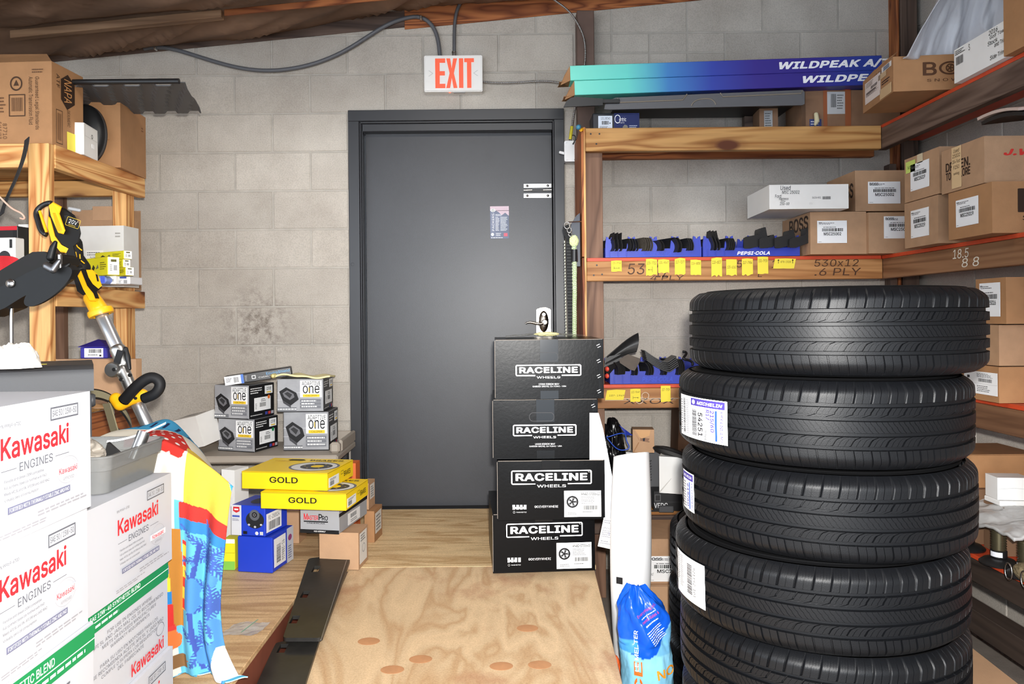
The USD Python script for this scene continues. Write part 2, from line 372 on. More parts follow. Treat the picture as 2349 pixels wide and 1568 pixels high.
# ------------------------------------------------------------------ boxes
def carton_at(name, label, w, d, h, loc, yaw=0, mat=None, decals=None, group=None, cat='box', soft=True, seed=None, pitch=0, roll=0, tape=None, body='body', c=0.003):
    seed = (abs(hash_(name+label)) % 97) if seed is None else seed
    t = thing(name, label, cat, loc, yaw, group, None, pitch, roll)
    b = 0.0
    if soft: m = softbox(w, d, h, 6, min(0.0016, 0.008*min(w,h)), 0.0012 if min(w,d,h) > 0.1 else 0.001, seed); b = min(0.0016, 0.008*min(w,h))+0.0006
    else: m = cham(w, d, h, c)
    part(t, body, m, mat or KRAFT, 28)
    for side, items in (decals or {}).items(): prints(t, bface(w, d, h, side, 0.0006, b), items, seed=seed)
    if tape:
        tw = 0.05 if w > 0.2 else 0.03
        ms = [slab(-tw/2, tw/2, -d/2, d/2, h+b*0.5, h+b*0.5+0.0006, 0.0001)]
        if 'f' in tape: ms.append(slab(-tw/2, tw/2, -d/2-b-0.0007, -d/2-b, h*0.72, h+b*0.5, 0.0001))
        part(t, 'tape', cat_(ms), TAPE)
    return t
cat_ = cat
def hash_(s):
    x = 5381
    for ch in s: x = (x*33+ord(ch)) & 0x7fffffff
    return x
def px_box(near, left, right, d, yaw, corner, h=None, z=None, w=None, depth=None):
    """near = (x, ytop, ybottom) of the vertical edge nearest the camera at depth d; left / right = picture x of the outer edges.
    corner 'R': front face lies left of that edge, right side to its right; 'L': left side lies left, front to its right. Gives (w, depth, h, centre)"""
    x, yt, yb = near; N = P(x, yb, d); zb = N[2] if z is None else z
    hh = h or (P(x, yt, d)[2]-zb); c, s = math.cos(math.radians(yaw)), math.sin(math.radians(yaw))
    X = N[0]
    kk = lambda p: (p-PX)/F
    if corner == 'R':
        w = w or (X-kk(left)*d)/(c-kk(left)*s); dep = depth or (X-kk(right)*d)/(s+kk(right)*c)
        loc = np.array([X, d, zb])-np.array([c*w/2+s*dep/2, s*w/2-c*dep/2, 0])
    else:
        w = w or (kk(right)*d-X)/(c-kk(right)*s); dep = depth or (X-kk(left)*d)/(s+kk(left)*c)
        loc = np.array([X, d, zb])-np.array([-c*w/2+s*dep/2, -s*w/2-c*dep/2, 0])
    return w, dep, hh, loc
def carton(name, label, near, left, right, d, yaw, corner, mat=None, decals=None, h=None, z=None, w=None, depth=None, **kw):
    w, dep, hh, loc = px_box(near, left, right, d, yaw, corner, h, z, w, depth)
    assert w > 0 and dep > 0 and hh > 0, (name, label, w, dep, hh)
    return carton_at(name, label, w, dep, hh, loc, yaw, mat, decals, **kw)

# ================================================================== THE ROOM
WALL = 3.926; PLAT = CZ-1.011
def block_mat(name, light, dark, stain=0.0):
    n = {'g': ('geometry', {}), 'oi': ('object_info', {}), 'n1': ('noise_texture', {'scale': 3.0, 'detail': 6, 'roughness': 0.65}), 'r1': ('rgb_ramp', {'ramp': [(0.25, lin(dark)), (0.75, lin(light))]}),
         'n2': ('noise_texture', {'scale': 160, 'detail': 3}), 'r2': ('rgb_ramp', {'ramp': [(0.3, (0.86,0.86,0.86)), (0.6, (1.03,1.03,1.03))]}),
         'mx': ('mix_color', {'blend_type': 'multiply', 'fac': 1.0}), 'rv': ('map_range', {'from_min': 0.0, 'from_max': 1.0, 'to_min': 0.92, 'to_max': 1.06}), 'cc': ('combine_color', {}),
         'mx2': ('mix_color', {'blend_type': 'multiply', 'fac': 1.0, 'use_clamp_result': False}), 'b': ('bump', {'strength': 0.5, 'distance': 0.003}), 'p': ('principled_bsdf', {'roughness': 0.92, 'specular_ior_level': 0.15}),
         # dark smudges where things have rubbed against the blocks
         'sd': ('vector_math', {'math_type': 'distance', 'vector2': tuple(P(590,745,WALL))}), 'sn': ('noise_texture', {'scale': 22, 'detail': 6, 'roughness': 0.75}),
         'sr': ('map_range', {'from_min': 0.04, 'from_max': 0.26, 'to_min': 0.85, 'to_max': 0.0, 'clamp': True}), 'sm': ('map_range', {'from_min': 0.45, 'from_max': 0.68, 'to_min': 0.0, 'to_max': 1.0, 'clamp': True}),
         'sx': ('math', {'math_type': 'multiply'}), 'mx3': ('mix_color', {'b': lin((92,80,70))})}
    l = [('g.position','n1.vector'), ('g.position','n2.vector'), ('n1.fac','r1.fac'), ('n2.fac','r2.fac'), ('r1.color','mx.a'), ('r2.color','mx.b'), ('oi.random','rv.value'), ('rv.result','cc.r'), ('rv.result','cc.g'), ('rv.result','cc.b'),
         ('mx.result','mx2.a'), ('cc.color','mx2.b'), ('n2.fac','b.height'), ('b.normal','p.normal'), ('g.position','sd.vector1'), ('g.position','sn.vector'), ('sd.value','sr.value'), ('sn.fac','sm.value'), ('sr.result','sx.value1'), ('sm.result','sx.value2'),
         ('sx.value','mx3.fac'), ('mx2.result','mx3.a'), ('mx3.result','p.base_color')]
    mats[name] = usdkit.material(stage, '/World/Looks/'+name, n, l, surface='p.BSDF'); return mats[name]
BLOCK = block_mat('concrete_block', (196,189,179), (168,160,150))
MORTAR = M('mortar', (172,166,157), 0.95, var=0.12, vscale=12, bump=0.5, bscale=250)

# -- back wall of concrete blocks, laid in running bond
wb = thing('wall_back', None, None, kind='structure')
DX0, DX1, DZ1 = -0.822, 0.316, 2.437
J, BT = 0.0048, 0.19
def zl(n, left): return CZ-((60-88.6*n) if left else (51-87.5*n))/433
top_of = lambda x: 2.925+0.09*x+0.05
def block(parent, x0, x1, z0, z1, axis='x'):
    if x1-x0 < 0.03 or z1-z0 < 0.02: return
    e = rng.uniform(-0.0015, 0.0015)
    m = slab(x0+J, x1-J, WALL+e, WALL+0.05, z0+J, z1-J, 0.0025)
    part(parent, 'block', m, BLOCK)
bx0, bw = -1.829, 0.4007
for n in range(-6, 9):
    off = bx0 if n % 2 == 0 else bx0+bw/2
    spans = []
    for k in range(-4, 11):
        a, b = off+bw*k, off+bw*(k+1)
        if b < -2.85 or a > 2.17: continue
        spans.append((max(a,-2.85), min(b,2.17)))
    for a, b in spans:
        left = (a+b)/2 < -0.5
        z0, z1 = zl(n, left), zl(n+1, left)
        if n <= 5 or (z0 < DZ1-0.02):
            z0b = z0
            for s0, s1 in ((a, min(b, DX0)), (max(a, DX1), b)):
                if s1 > s0: block(wb, s0, s1, max(z0, 0.0), z1)
            if n == 5 and min(b,DX1) > max(a,DX0): block(wb, max(a,DX0), min(b,DX1), DZ1, z1)
        elif n == 7 and 0.45 < (a+b)/2 < 1.3:           # two rows of half-height blocks right of the column
            mid = (z0+z1)/2-0.005; h = (a+b)/2
            for s0, s1 in ((a, h), (h, b)): block(wb, s0, s1, z0, mid)
            block(wb, a, h, mid, z1); block(wb, h, b, mid, z1)
        else:
            block(wb, a, b, z0, z1)
part(wb, 'mortar', cat(slab(-2.85,DX0,WALL+0.0032,WALL+BT,0,3.3,0.0005), slab(DX1,2.17,WALL+0.0032,WALL+BT,0,3.3,0.0005), slab(DX0,DX1,WALL+0.0032,WALL+BT,DZ1,3.3,0.0005)), MORTAR)
# -- right wall
wr = thing('wall_right', None, None, kind='structure')
XR = 2.17
for n in range(-6, 9):
    for k in range(5):
        y1 = WALL-bw*k-(bw/2 if n % 2 else 0.0)+0.1; y0 = y1-bw
        part(wr, 'block', slab(XR, XR+0.05, max(y0+J, 1.0), min(y1-J, WALL), max(zl(n,False)+J, 0), zl(n+1,False)-J, 0.004), BLOCK)
part(wr, 'mortar', slab(XR+0.005, XR+BT, -2.5, WALL+BT, 0, 3.3, 0.0005), MORTAR)

# -- left wall, beyond the shelving
wl = thing('wall_left', None, None, kind='structure')
for n in range(-6, 9):
    for k in range(6):
        y1 = WALL-0.004-bw*k-(bw/2 if n % 2 else 0.0); y0 = max(y1-bw, 1.6)
        if y1-y0 > 0.05: part(wl, 'block', slab(-2.90, -2.852, y0+J, y1-J, max(zl(n,True)+J,0.001), zl(n+1,True)-J, 0.0025), BLOCK)
part(wl, 'mortar', slab(-3.04, -2.856, 1.6, WALL+BT, 0, 3.2, 0.0005), MORTAR)
# -- floor
CONC = M('concrete_floor', (120,112,104), 0.8, var=0.25, vscale=5, bump=0.4, bscale=120)
tagp(part('/World', 'floor', slab(-4.5, 4.0, -2.5, WALL+0.19, -0.1, 0.0, 0.001), CONC), kind='structure')

# -- ceiling of brown kraft-faced insulation between roof joists
KRAFTPAPER = M('insulation_paper', (120,92,72), 0.7, var=0.25, vscale=3.5, bump=0.3, bscale=30)
def ceil_z(x, y):
    t = np.clip((x+1.3)/0.8, 0, 1); return 2.925+0.09*x+0.075*t*t*(3-2*t)
def ceil_fn(u, v):
    x = -3.4+u*5.9; y = -1.2+v*5.2
    p = np.stack([x*2.2+y*4.5, y*1.2, x*0], 1)
    rid = np.abs(meshkit.noise(p*2.1, 3)-0.5)*2; rid2 = np.abs(meshkit.noise(np.stack([x*5+y*9, y*3, x*0],1), 5)-0.5)*2
    pillow = np.abs(np.sin((WALL-0.35-y)*np.pi/0.41))
    return np.stack([x, y, ceil_z(x,y)+0.035-0.03*pillow**0.5-0.045*(1-rid)**3*pillow-0.02*(1-rid2)**4*pillow+0.02], 1)
cl = thing('ceiling', None, None, kind='structure')
part(cl, 'insulation_facing', sheet(ceil_fn, 260, 210)[0], KRAFTPAPER, True)
BATT = wood('batten_wood', (150,118,90), (120,90,66), 0, ring=4, knots=False)
def sloped(x0, x1, y0, y1, z0, z1, c=0.002):
    m = slab(x0, x1, y0, y1, z0, z1, c); m.vertices[:,2] += 2.925+0.09*m.vertices[:,0]; return m
for k in range(11):
    yb = 3.575-0.41*k
    part(cl, 'batten', sloped(XP(36,3.58) if k == 0 else -3.3, XP(518,3.58) if k == 0 else 2.2, yb-0.02, yb+0.02, -0.012, 0.025), BATT)
part(cl, 'seam_strip', sloped(XP(522,3.58), 2.1, 3.57, 3.582, 0.0, 0.03), REDWOOD[0])
part(cl, 'wall_plate', sloped(XP(930,3.85), 2.15, WALL-0.006, WALL-0.0015, -0.012, 0.10), REDWOOD[0])
part(cl, 'wall_plate', sloped(-2.9, XP(930,3.85), WALL-0.006, WALL-0.0015, 0.0, 0.09), DARKWOOD[0])

# -- columns standing against the wall
part_col = solo('wall_column', slab(XP(1323,3.85,100), XP(1362,3.85,100), WALL-0.10, WALL-0.004, PLAT-0.02, 2.92, 0.003), M('column_brown', (98,76,66), 0.6, var=0.15, vscale=10), 'brown wooden column standing against the block wall right of the exit sign', 'column')
solo('corner_post', slab(XP(2064,3.84,60), XP(2102,3.84,60), 3.83, WALL-0.004, 0.0, 3.05, 0.003), DARKWOOD[2], 'dark timber post in the back right corner above the shelves', 'post')
solo('corner_stud', slab(XP(2052,3.86,60), XP(2064,3.84,60)-0.002, 3.84, WALL-0.004, 0.0, 3.05, 0.003), REDWOOD[2], 'thin light reddish stud left of the dark corner post', 'post')

# -- door, frame and fittings
PAINT = M('door_paint', (50,51,55), 0.42, var=0.07, vscale=5, spec=0.5, bump=0.08, bscale=300)
PAINT2 = M('frame_paint', (42,43,47), 0.4, var=0.05, vscale=7)
dr = thing('door_1', None, None, kind='structure')
fx0, fx1, fz = DX0, DX1, DZ1
ox0, ox1, oz = XP(835,3.93,600), XP(1271,3.93,600), ZP(299,3.93)
def jamb(profile_x, z0, z1): return slab(profile_x[0], profile_x[1], profile_x[2], profile_x[3], z0, z1, 0.003)
yf = WALL-0.022
part(dr, 'frame', cat(slab(fx0,fx0+0.058,yf,WALL+0.1,PLAT,fz-0.058), slab(fx0+0.058,fx0+0.066,yf+0.01,WALL+0.1,PLAT,fz-0.05), slab(fx0+0.066,ox0,yf+0.022,WALL+0.1,PLAT,fz-0.06)), PAINT2)
part(dr, 'frame', cat(slab(fx1-0.052,fx1,yf,WALL+0.1,PLAT,fz-0.058), slab(fx1-0.06,fx1-0.052,yf+0.01,WALL+0.1,PLAT,fz-0.05), slab(ox1,fx1-0.06,yf+0.022,WALL+0.1,PLAT,fz-0.06)), PAINT2)
part(dr, 'frame', cat(slab(fx0,fx1,yf,WALL+0.1,fz-0.058,fz), slab(fx0+0.05,fx1-0.05,yf+0.01,WALL+0.1,fz-0.068,fz-0.058), slab(fx0+0.06,fx1-0.06,yf+0.022,WALL+0.1,oz,fz-0.068)), PAINT2)
YD = 3.985
part(dr, 'slab', slab(ox0+0.003, ox1-0.003, YD, YD+0.045, PLAT-0.02, oz+0.01, 0.002), PAINT)
part(dr, 'threshold', slab(ox0, ox1, WALL-0.003, WALL+0.13, PLAT-0.03, PLAT+0.002, 0.001), M('dark_metal', (34,34,36), 0.8))
part(dr, 'screw_bump', lathe([(0,-0.004),(0.008,-0.002),(0.009,0.002)], 12).apply_transform(RX(90)).apply_transform(T(*P(809,606,yf-0.0))), PAINT2, True)
# bolt keeper near the top of the door
bp = P(1233,438,YD)
for nm, z0, z1, yy in (('hinge_leaf', 0.016, 0.0385, 0.006), ('hinge_leaf', -0.0385, -0.013, 0.006)):
    lp = part(dr, nm, slab(bp[0]-0.0755, bp[0]+0.0755, YD-yy, YD-0.0005, bp[2]+z0, bp[2]+z1, 0.001), SILVER)
    for sx in (-1,1): part(lp, 'screw', xf(lathe([(0,0.004),(0.005,0.003),(0.007,0)],10), RX(90), T(bp[0]+sx*0.055, YD-yy, bp[2]+(z0+z1)/2)), STEEL, True)
for sx in (-1,1): part(dr, 'bolt_barrel', xf(trimesh.creation.cylinder(0.006, 0.045, sections=14), RY(90), T(bp[0]+sx*0.052, YD-0.009, bp[2]+0.004)), SILVER, 40)
part(dr, 'bolt_slot', slab(bp[0]-0.03, bp[0]+0.03, YD-0.004, YD-0.0005, bp[2]-0.004, bp[2]+0.008, 0.001), BLACKPL)
# lever lock
hp = P(1247,737,YD)
pl = rrect(0.078,0.139,0.012)
hs = part(dr, 'lock_plate', xf(prism(pl.union(Point(0,0.03).buffer(0.047)).intersection(sbox(-0.039,-0.0695,0.039,0.075)), 0.008), XZ, T(hp[0], YD-0.0005, hp[2])), NICKEL, 25)
part(hs, 'oval_boss', xf(lathe([(0,0.016),(0.012,0.0155),(0.024,0.012),(0.030,0.004),(0.031,0)],32), np.diag([0.85,1.85,1,1.0]), RX(90), T(hp[0], YD-0.008, hp[2])), M('dark_nickel', (150,140,128), 0.3, 1.0), True)
part(hs, 'keyway', xf(trimesh.creation.cylinder(0.009, 0.012, sections=20), RX(90), T(hp[0], YD-0.024, hp[2]+0.038)), NICKEL, 40)
part(dr, 'lever', cat(xf(lathe([(0,0.035),(0.012,0.034),(0.016,0.02),(0.013,0)],24), RX(90), T(hp[0]+0.003, YD-0.02, hp[2]-0.004)),
    tube(curve([(hp[0]+0.003,YD-0.045,hp[2]-0.004),(hp[0]-0.03,YD-0.05,hp[2]-0.012),(hp[0]-0.065,YD-0.05,hp[2]-0.004),(hp[0]-0.098,YD-0.048,hp[2]-0.010)],20), np.linspace(0.009,0.005,20), 10)), NICKEL, 40)
# schedule magnet on the door
mg = thing('schedule_magnet', 'small printed season schedule magnet on the grey door', 'magnet', P(1146,510,YD))
mw, mh = 0.101, 0.174
part(mg, 'sheet', slab(-mw/2, mw/2, -0.0015, -0.0004, -mh/2, mh/2, 0.0003), M('magnet_blue', (104,112,136), 0.5, c2=(70,82,104), vscale=9))
prints(mg, Face((-mw/2,-0.0015,-mh/2),(1,0,0),(0,0,1),mw,mh), [('r',0.0,0.86,1,1,(196,176,186)), ('poly',0,0,0,0,(196,176,186),[(0.3,0.87),(1,0.87),(1,0.70),(0.8,0.80),(0.62,0.72),(0.45,0.82)]),
   ('ring',0.03,0.82,0.28,0.93,(235,235,235),1.0), ('t','G',0.09,0.835,0.22,0.915,(40,60,50)), ('t','PACKERS',0.10,0.24,0.22,0.78,(225,225,230),90),
   ('lines',0.28,0.70,0.62,0.76,(225,225,230),2), ('lines',0.28,0.24,0.50,0.68,(225,225,230),12), ('lines',0.55,0.24,0.95,0.68,(215,220,225),12), ('ring',0.04,0.08,0.2,0.18,(235,235,235),1.0), ('lines',0.3,0.08,0.62,0.18,(225,225,230),3), ('r',0.72,0.07,0.92,0.17,(196,96,112)), ('lines',0.05,0.01,0.95,0.05,(230,230,230),1)])

# -- exit sign and conduits
ex = thing('exit_sign', 'white exit sign with large red letters mounted above the door', 'sign', P(1041.5,176,WALL-0.002))
ew, eh = 0.305, 0.190
part(ex, 'housing', xf(prism(rrect(ew,eh,0.008), 0.05), XZ), M('sign_white', (236,234,230), 0.45), 30)
part(ex, 'face_plate', xf(prism(rrect(ew-0.004,eh-0.006,0.008), 0.006), XZ, T(0,-0.05,0.001)), M('sign_face', (240,238,234), 0.4, emit=0.03), 30)
prints(ex, Face((-ew/2,-0.0562,-eh/2),(1,0,0),(0,0,1),ew,eh), [('frame',0.02,0.03,0.98,0.97,(222,221,218),0.006,0.05)] + [('poly',0,0,0,0,(214,214,212),pp) for pp in ([(0.16,0.5),(0.09,0.58),(0.07,0.58),(0.14,0.5)],[(0.16,0.5),(0.09,0.42),(0.07,0.42),(0.14,0.5)],[(0.84,0.5),(0.91,0.58),(0.93,0.58),(0.86,0.5)],[(0.84,0.5),(0.91,0.42),(0.93,0.42),(0.86,0.5)])])
EXITRED = M('exit_red', (246,96,62), 0.5, emit=0.25)
def letter(polys, x0):
    return part(ex, 'letter', xf(cat([prism(Polygon(p), 0.002) for p in polys]), XZ, T(x0, -0.0560, 0)), EXITRED)
Hh, st = 0.077, 0.027
letter([[(0,-Hh),(0.052,-Hh),(0.052,-Hh+0.022),(st-0.004,-Hh+0.022),(st-0.004,-0.011),(0.050,-0.011),(0.050,0.011),(st-0.004,0.011),(st-0.004,Hh-0.022),(0.052,Hh-0.022),(0.052,Hh),(0,Hh)]], -0.094)
letter([[(0,-Hh),(0.020,-Hh),(0.029,-0.022),(0.038,-Hh),(0.058,-Hh),(0.040,0.0),(0.057,Hh),(0.037,Hh),(0.029,0.024),(0.021,Hh),(0.001,Hh),(0.018,0.0)]], -0.037)
letter([[(0,-Hh),(0.022,-Hh),(0.022,Hh),(0,Hh)]], 0.030)
letter([[(0.014,-Hh),(0.036,-Hh),(0.036,Hh-0.020),(0.050,Hh-0.020),(0.050,Hh),(0,Hh),(0,Hh-0.020),(0.014,Hh-0.020)]], 0.058)
part(ex, 'indicator_lamp', xf(trimesh.creation.icosphere(2, 0.004), T(-0.02,-0.045,-eh/2-0.002)), M('led_red', (255,60,40), 0.4, emit=6))
part(ex, 'test_slot', slab(0.0,0.06,-0.05,-0.03,-eh/2-0.003,-eh/2+0.001,0.0005), M('pale_grey', (190,190,190), 0.5))
CONDUIT = M('conduit_grey', (92,93,97), 0.45, bump=0.1); EMT = M('emt', (120,122,126), 0.35, 0.6)
dC = WALL-0.018
cpts = [P(x,y,dC) for x,y in ((330,112),(392,112),(440,125),(520,149),(590,161),(650,160),(720,146),(790,117),(850,80),(895,54),(930,42),(965,40),(988,55),(1003,85),(1010,138))]
fc = thing('flexible_conduit', 'dark grey flexible conduit sagging along the wall to the exit sign', 'conduit')
part(fc, 'sheath', tube(curve(cpts, 90), 0.0105, 12), CONDUIT, True)
part(fc, 'clip', cat(xf(cham(0.012,0.03,0.022,0.003,False), T(*P(966,42,dC-0.01)))), SILVER)
part(fc, 'clip', cat(xf(cham(0.012,0.03,0.014,0.003,False), T(*P(357,112,dC-0.01)))), SILVER)
rc = thing('rigid_conduit', 'straight grey metal conduit rising from the exit sign to the ceiling', 'conduit')
part(rc, 'pipe', tube(curve([P(x,y,dC) for x,y in ((1042,140),(1042,100),(1043,60),(1047,30),(1056,8),(1072,-14))], 40), 0.0092, 12), EMT, True)
part(rc, 'connector', xf(lathe([(0.009,0),(0.013,0),(0.013,0.012),(0.011,0.014),(0.011,0.03),(0.013,0.032),(0.013,0.04),(0.009,0.04)],16), T(*P(1042,136,dC))), STEEL, 30)
def armored(name, pts, label, r=0.0052, d=dC):
    c = curve([P(x,y,d) for x,y in pts], 40); n = 12*len(c)
    s = np.linspace(0,1,len(c)); t = np.linspace(0,1,n*2); cc = np.stack([np.interp(t,s,c[:,i]) for i in range(3)],1)
    ln = np.linalg.norm(np.diff(cc,axis=0),axis=1).sum(); rr = r*(1+0.16*np.sin(t*ln/0.006*2*np.pi/1.0))
    return solo(name, tube(cc, rr, 8), STEEL, label, 'cable', True)
armored('armored_cable', ((1107,187),(1150,190),(1200,188),(1240,186),(1292,192)), 'thin armored metal cable running right from the exit sign')
armored('armored_cable', ((1250,-20),(1276,3),(1303,24),(1324,52),(1337,80),(1342,105),(1341,150),(1338,200)), 'thin armored metal cable curving down the brown column', d=WALL-0.115)
armored('armored_cable', ((1322,236),(1318,255),(1313,285),(1309,318),(1308,332)), 'short armored cable running down into the white switch box', d=WALL-0.05)
solo('cable_sleeve', tube([P(1312,290,WALL-0.05),P(1308,320,WALL-0.05)], 0.0085, 10), M('sleeve_yellow',(206,190,40),0.5), 'yellow plastic sleeve on the cable above the switch box', 'sleeve', 40)
# switch box
sb = thing('switch_box', 'white metal switch box with toggle beside the wooden shelf end', 'switch', P(1307,353,WALL-0.004))
part(sb, 'box', xf(cham(0.066,0.05,0.112,0.006,False), T(0,-0.025,0)), M('galvanised', (170,170,170), 0.4, 0.7))
part(sb, 'cover', xf(prism(rrect(0.066,0.108,0.008),0.004), XZ, T(0,-0.05,0.003)), WHITE, 30)
part(sb, 'toggle', xf(cham(0.03,0.012,0.014,0.003,False), RY(15), T(-0.044,-0.03,0.0)), WHITE)
for sx in (-1,1):
    for sz in (-1,1): part(sb, 'screw', xf(trimesh.creation.cylinder(0.004,0.003,sections=10), RX(90), T(sx*0.022,-0.055,sz*0.045+0.003)), STEEL)

# -- plywood platform and ramp
def plywood(name, base, dark, axis, patch, across=5.0, along=0.55, rough=0.55):
    st = [across]*3; st[axis] = along
    n = {'g': ('geometry', {}), 'm': ('mapping', {'scale': tuple(st)}), 'n1': ('noise_texture', {'scale': 1.6, 'detail': 3, 'distortion': 1.2}), 'mul': ('math', {'math_type': 'multiply', 'value2': 9.0}), 'fr': ('math', {'math_type': 'pingpong', 'value2': 1.0}),
         'r': ('rgb_ramp', {'ramp': [(0.0, lin(dark)), (0.22, lin(0.5*np.array(base)+0.5*np.array(dark))), (0.5, lin(base)), (1.0, lin(np.minimum(np.array(base)*1.05,255)))]}),
         'n2': ('noise_texture', {'scale': 2.2, 'detail': 5, 'roughness': 0.7}), 'r2': ('rgb_ramp', {'ramp': [(0.56, (0,0,0)), (0.70, (0.85,0.85,0.85))]}), 'mx': ('mix_color', {'b': lin(patch)}),
         'n3': ('noise_texture', {'scale': 190, 'detail': 2}), 'r3': ('rgb_ramp', {'ramp': [(0.3,(0.86,0.84,0.82)),(0.65,(1.03,1.03,1.03))]}), 'mx2': ('mix_color', {'blend_type': 'multiply', 'fac': 1.0}),
         'b': ('bump', {'strength': 0.25, 'distance': 0.002}), 'p': ('principled_bsdf', {'roughness': rough, 'specular_ior_level': 0.3})}
    l = [('g.position','m.vector'), ('m.vector','n1.vector'), ('n1.fac','mul.value1'), ('mul.value','fr.value1'), ('fr.value','r.fac'), ('g.position','n2.vector'), ('n2.fac','r2.fac'), ('r2.color','mx.fac'), ('r.color','mx.a'),
         ('g.position','n3.vector'), ('n3.fac','r3.fac'), ('mx.result','mx2.a'), ('r3.color','mx2.b'), ('mx2.result','p.base_color'), ('n3.fac','b.height'), ('b.normal','p.normal')]
    mats[name] = usdkit.material(stage, '/World/Looks/'+name, n, l, surface='p.BSDF'); return mats[name]
PLYDECK = plywood('deck_plywood', (226,196,150), (200,162,114), 0, (210,174,128))
PLYLEFT = plywood('old_plywood', (208,176,134), (176,140,100), 0, (184,148,110), 6.0)
PLYRAMP = plywood('ramp_plywood', (200,172,136), (184,150,112), 1, (176,134,102), 2.6, 0.9)
DECKRED = M('red_brown_paint', (118,62,44), 0.55, var=0.2, vscale=8)
pf = thing('door_landing', 'raised plywood landing right in front of the grey door', 'platform')
LX = -0.773; RX1 = XP(1362,3.0,1298); YF = 3.012; LY = 2.03
part(pf, 'deck', slab(LX+0.001, 0.358, YF, WALL-0.004, PLAT-0.018, PLAT, 0.002), PLYDECK)
part(pf, 'fascia', slab(LX+0.001, 0.358, YF+0.002, YF+0.035, 0.0, PLAT-0.018, 0.002), DARKWOOD[0])
pf2 = thing('side_platform', 'raised plywood platform at the left carrying the cart, towel and part boxes', 'platform')
part(pf2, 'deck', slab(-2.85, LX, LY, WALL-0.004, PLAT-0.019, PLAT-0.001, 0.002), PLYLEFT)
part(pf2, 'fascia', slab(LX-0.032, LX-0.002, LY, YF, 0.03, PLAT-0.019, 0.002), DECKRED)
part(pf2, 'joist', slab(-2.8, LX-0.034, LY+0.02, LY+0.06, 0.0, PLAT-0.019, 0.002), DARKWOOD[0])
for ly in (LY+0.08, 2.80): part(pf2, 'leg', slab(LX-0.10, LX-0.034, ly, ly+0.08, 0.0, PLAT-0.019, 0.002), DARKWOOD[2])
rp = thing('plywood_ramp', 'wide plywood ramp sloping down from the door platform toward the viewer', 'ramp')
RXA, RXB, RS = XP(800,3.0,1298), RX1, 0.151
def ramp_z(y): return PLAT-RS*(YF-y)
L = (PLAT)/RS; y0 = YF-L
m = slab(RXA, RXB, y0, YF-0.001, -0.018, 0.0, 0.002); m.vertices[:,2] += ramp_z(m.vertices[:,1]); part(rp, 'sheet', m, PLYRAMP)
for xx in (RXA+0.03, (RXA+RXB)/2, RXB-0.07):
    part(rp, 'stringer', tmsh([(xx,y0+0.15,0),(xx+0.04,y0+0.15,0),(xx,YF-0.002,0),(xx+0.04,YF-0.002,0),(xx,y0+0.15,ramp_z(y0+0.15)-0.019),(xx+0.04,y0+0.15,ramp_z(y0+0.15)-0.019),(xx,YF-0.002,ramp_z(YF)-0.019),(xx+0.04,YF-0.002,ramp_z(YF)-0.019)],
        [(0,1,3,2),(4,6,7,5),(0,4,5,1),(2,3,7,6),(0,2,6,4),(1,5,7,3)]), DARKWOOD[1])
def ramp_pt(px, py):
    u, v = px-PX, py-PY; u, v = u-ROLL*v, v+ROLL*u
    d = (CZ-PLAT+RS*YF)/(v/F+RS); return np.array([u*d/F, d, ramp_z(d)])
nl = []
for (x, y) in ((965,1511),(1150,1527),(1238,1524),(1210,1440),(846,1470),(900,1535)):
    nl.append(ramp_pt(x,y))
for q in nl: part(rp, 'patch_plug', xf(lathe([(0.0,0.0009),(0.026,0.0009),(0.028,0.0)],20), np.diag([1.35,0.8,1,1]), RX(8.6), T(*q)), M('ply_plug',(178,128,88),0.6, var=0.1, vscale=30), True)

# ================================================================== LEFT SIDE
G1, G2, G3 = (90,92,96), (150,152,156), (200,201,203)
# -- wooden shelving
ls = thing('wooden_shelving', 'raw pine lumber shelving unit at the left, with a bare front post', 'shelf')
part(ls, 'post', slab(-1.778,-1.700,2.765,2.80,PLAT,2.005), PINE[2]); part(ls, 'post', slab(-1.768,-1.735,2.802,2.84,PLAT,1.985), PINE[2])
part(ls, 'post', slab(-1.800,-1.737,3.40,3.475,PLAT,1.985), PINE[2])
part(ls, 'post', slab(-2.36,-2.29,3.84,3.88,PLAT,1.985), BROWNWOOD[2])
part(ls, 'board', slab(-1.733,-1.697,2.802,3.50,1.918,2.008), PINE[1]); part(ls, 'board', slab(-2.85,-1.78,2.765,2.80,1.915,2.004), PINE[0])
part(ls, 'board', slab(-1.733,-1.697,2.802,3.49,1.396,1.474), PINE[1]); part(ls, 'board', slab(-2.85,-1.78,2.765,2.80,1.396,1.474), OLDPINE[0])
part(ls, 'board', slab(-1.733,-1.697,2.802,3.46,0.826,0.955), REDWOOD[1]); part(ls, 'board', slab(-2.85,-1.802,3.41,3.45,1.915,1.985), OLDPINE[0])
part(ls, 'shelf_board', slab(-2.85,-1.738,2.842,3.47,1.990,2.008), OLDPINE[0]); part(ls, 'shelf_board', slab(-2.85,-1.738,2.842,3.47,1.474,1.488), OLDPINE[0]); part(ls, 'shelf_board', slab(-2.85,-1.738,2.842,3.46,0.955,0.970), OLDPINE[0])
ZT, ZM, ZB = 2.009, 1.489, 0.971

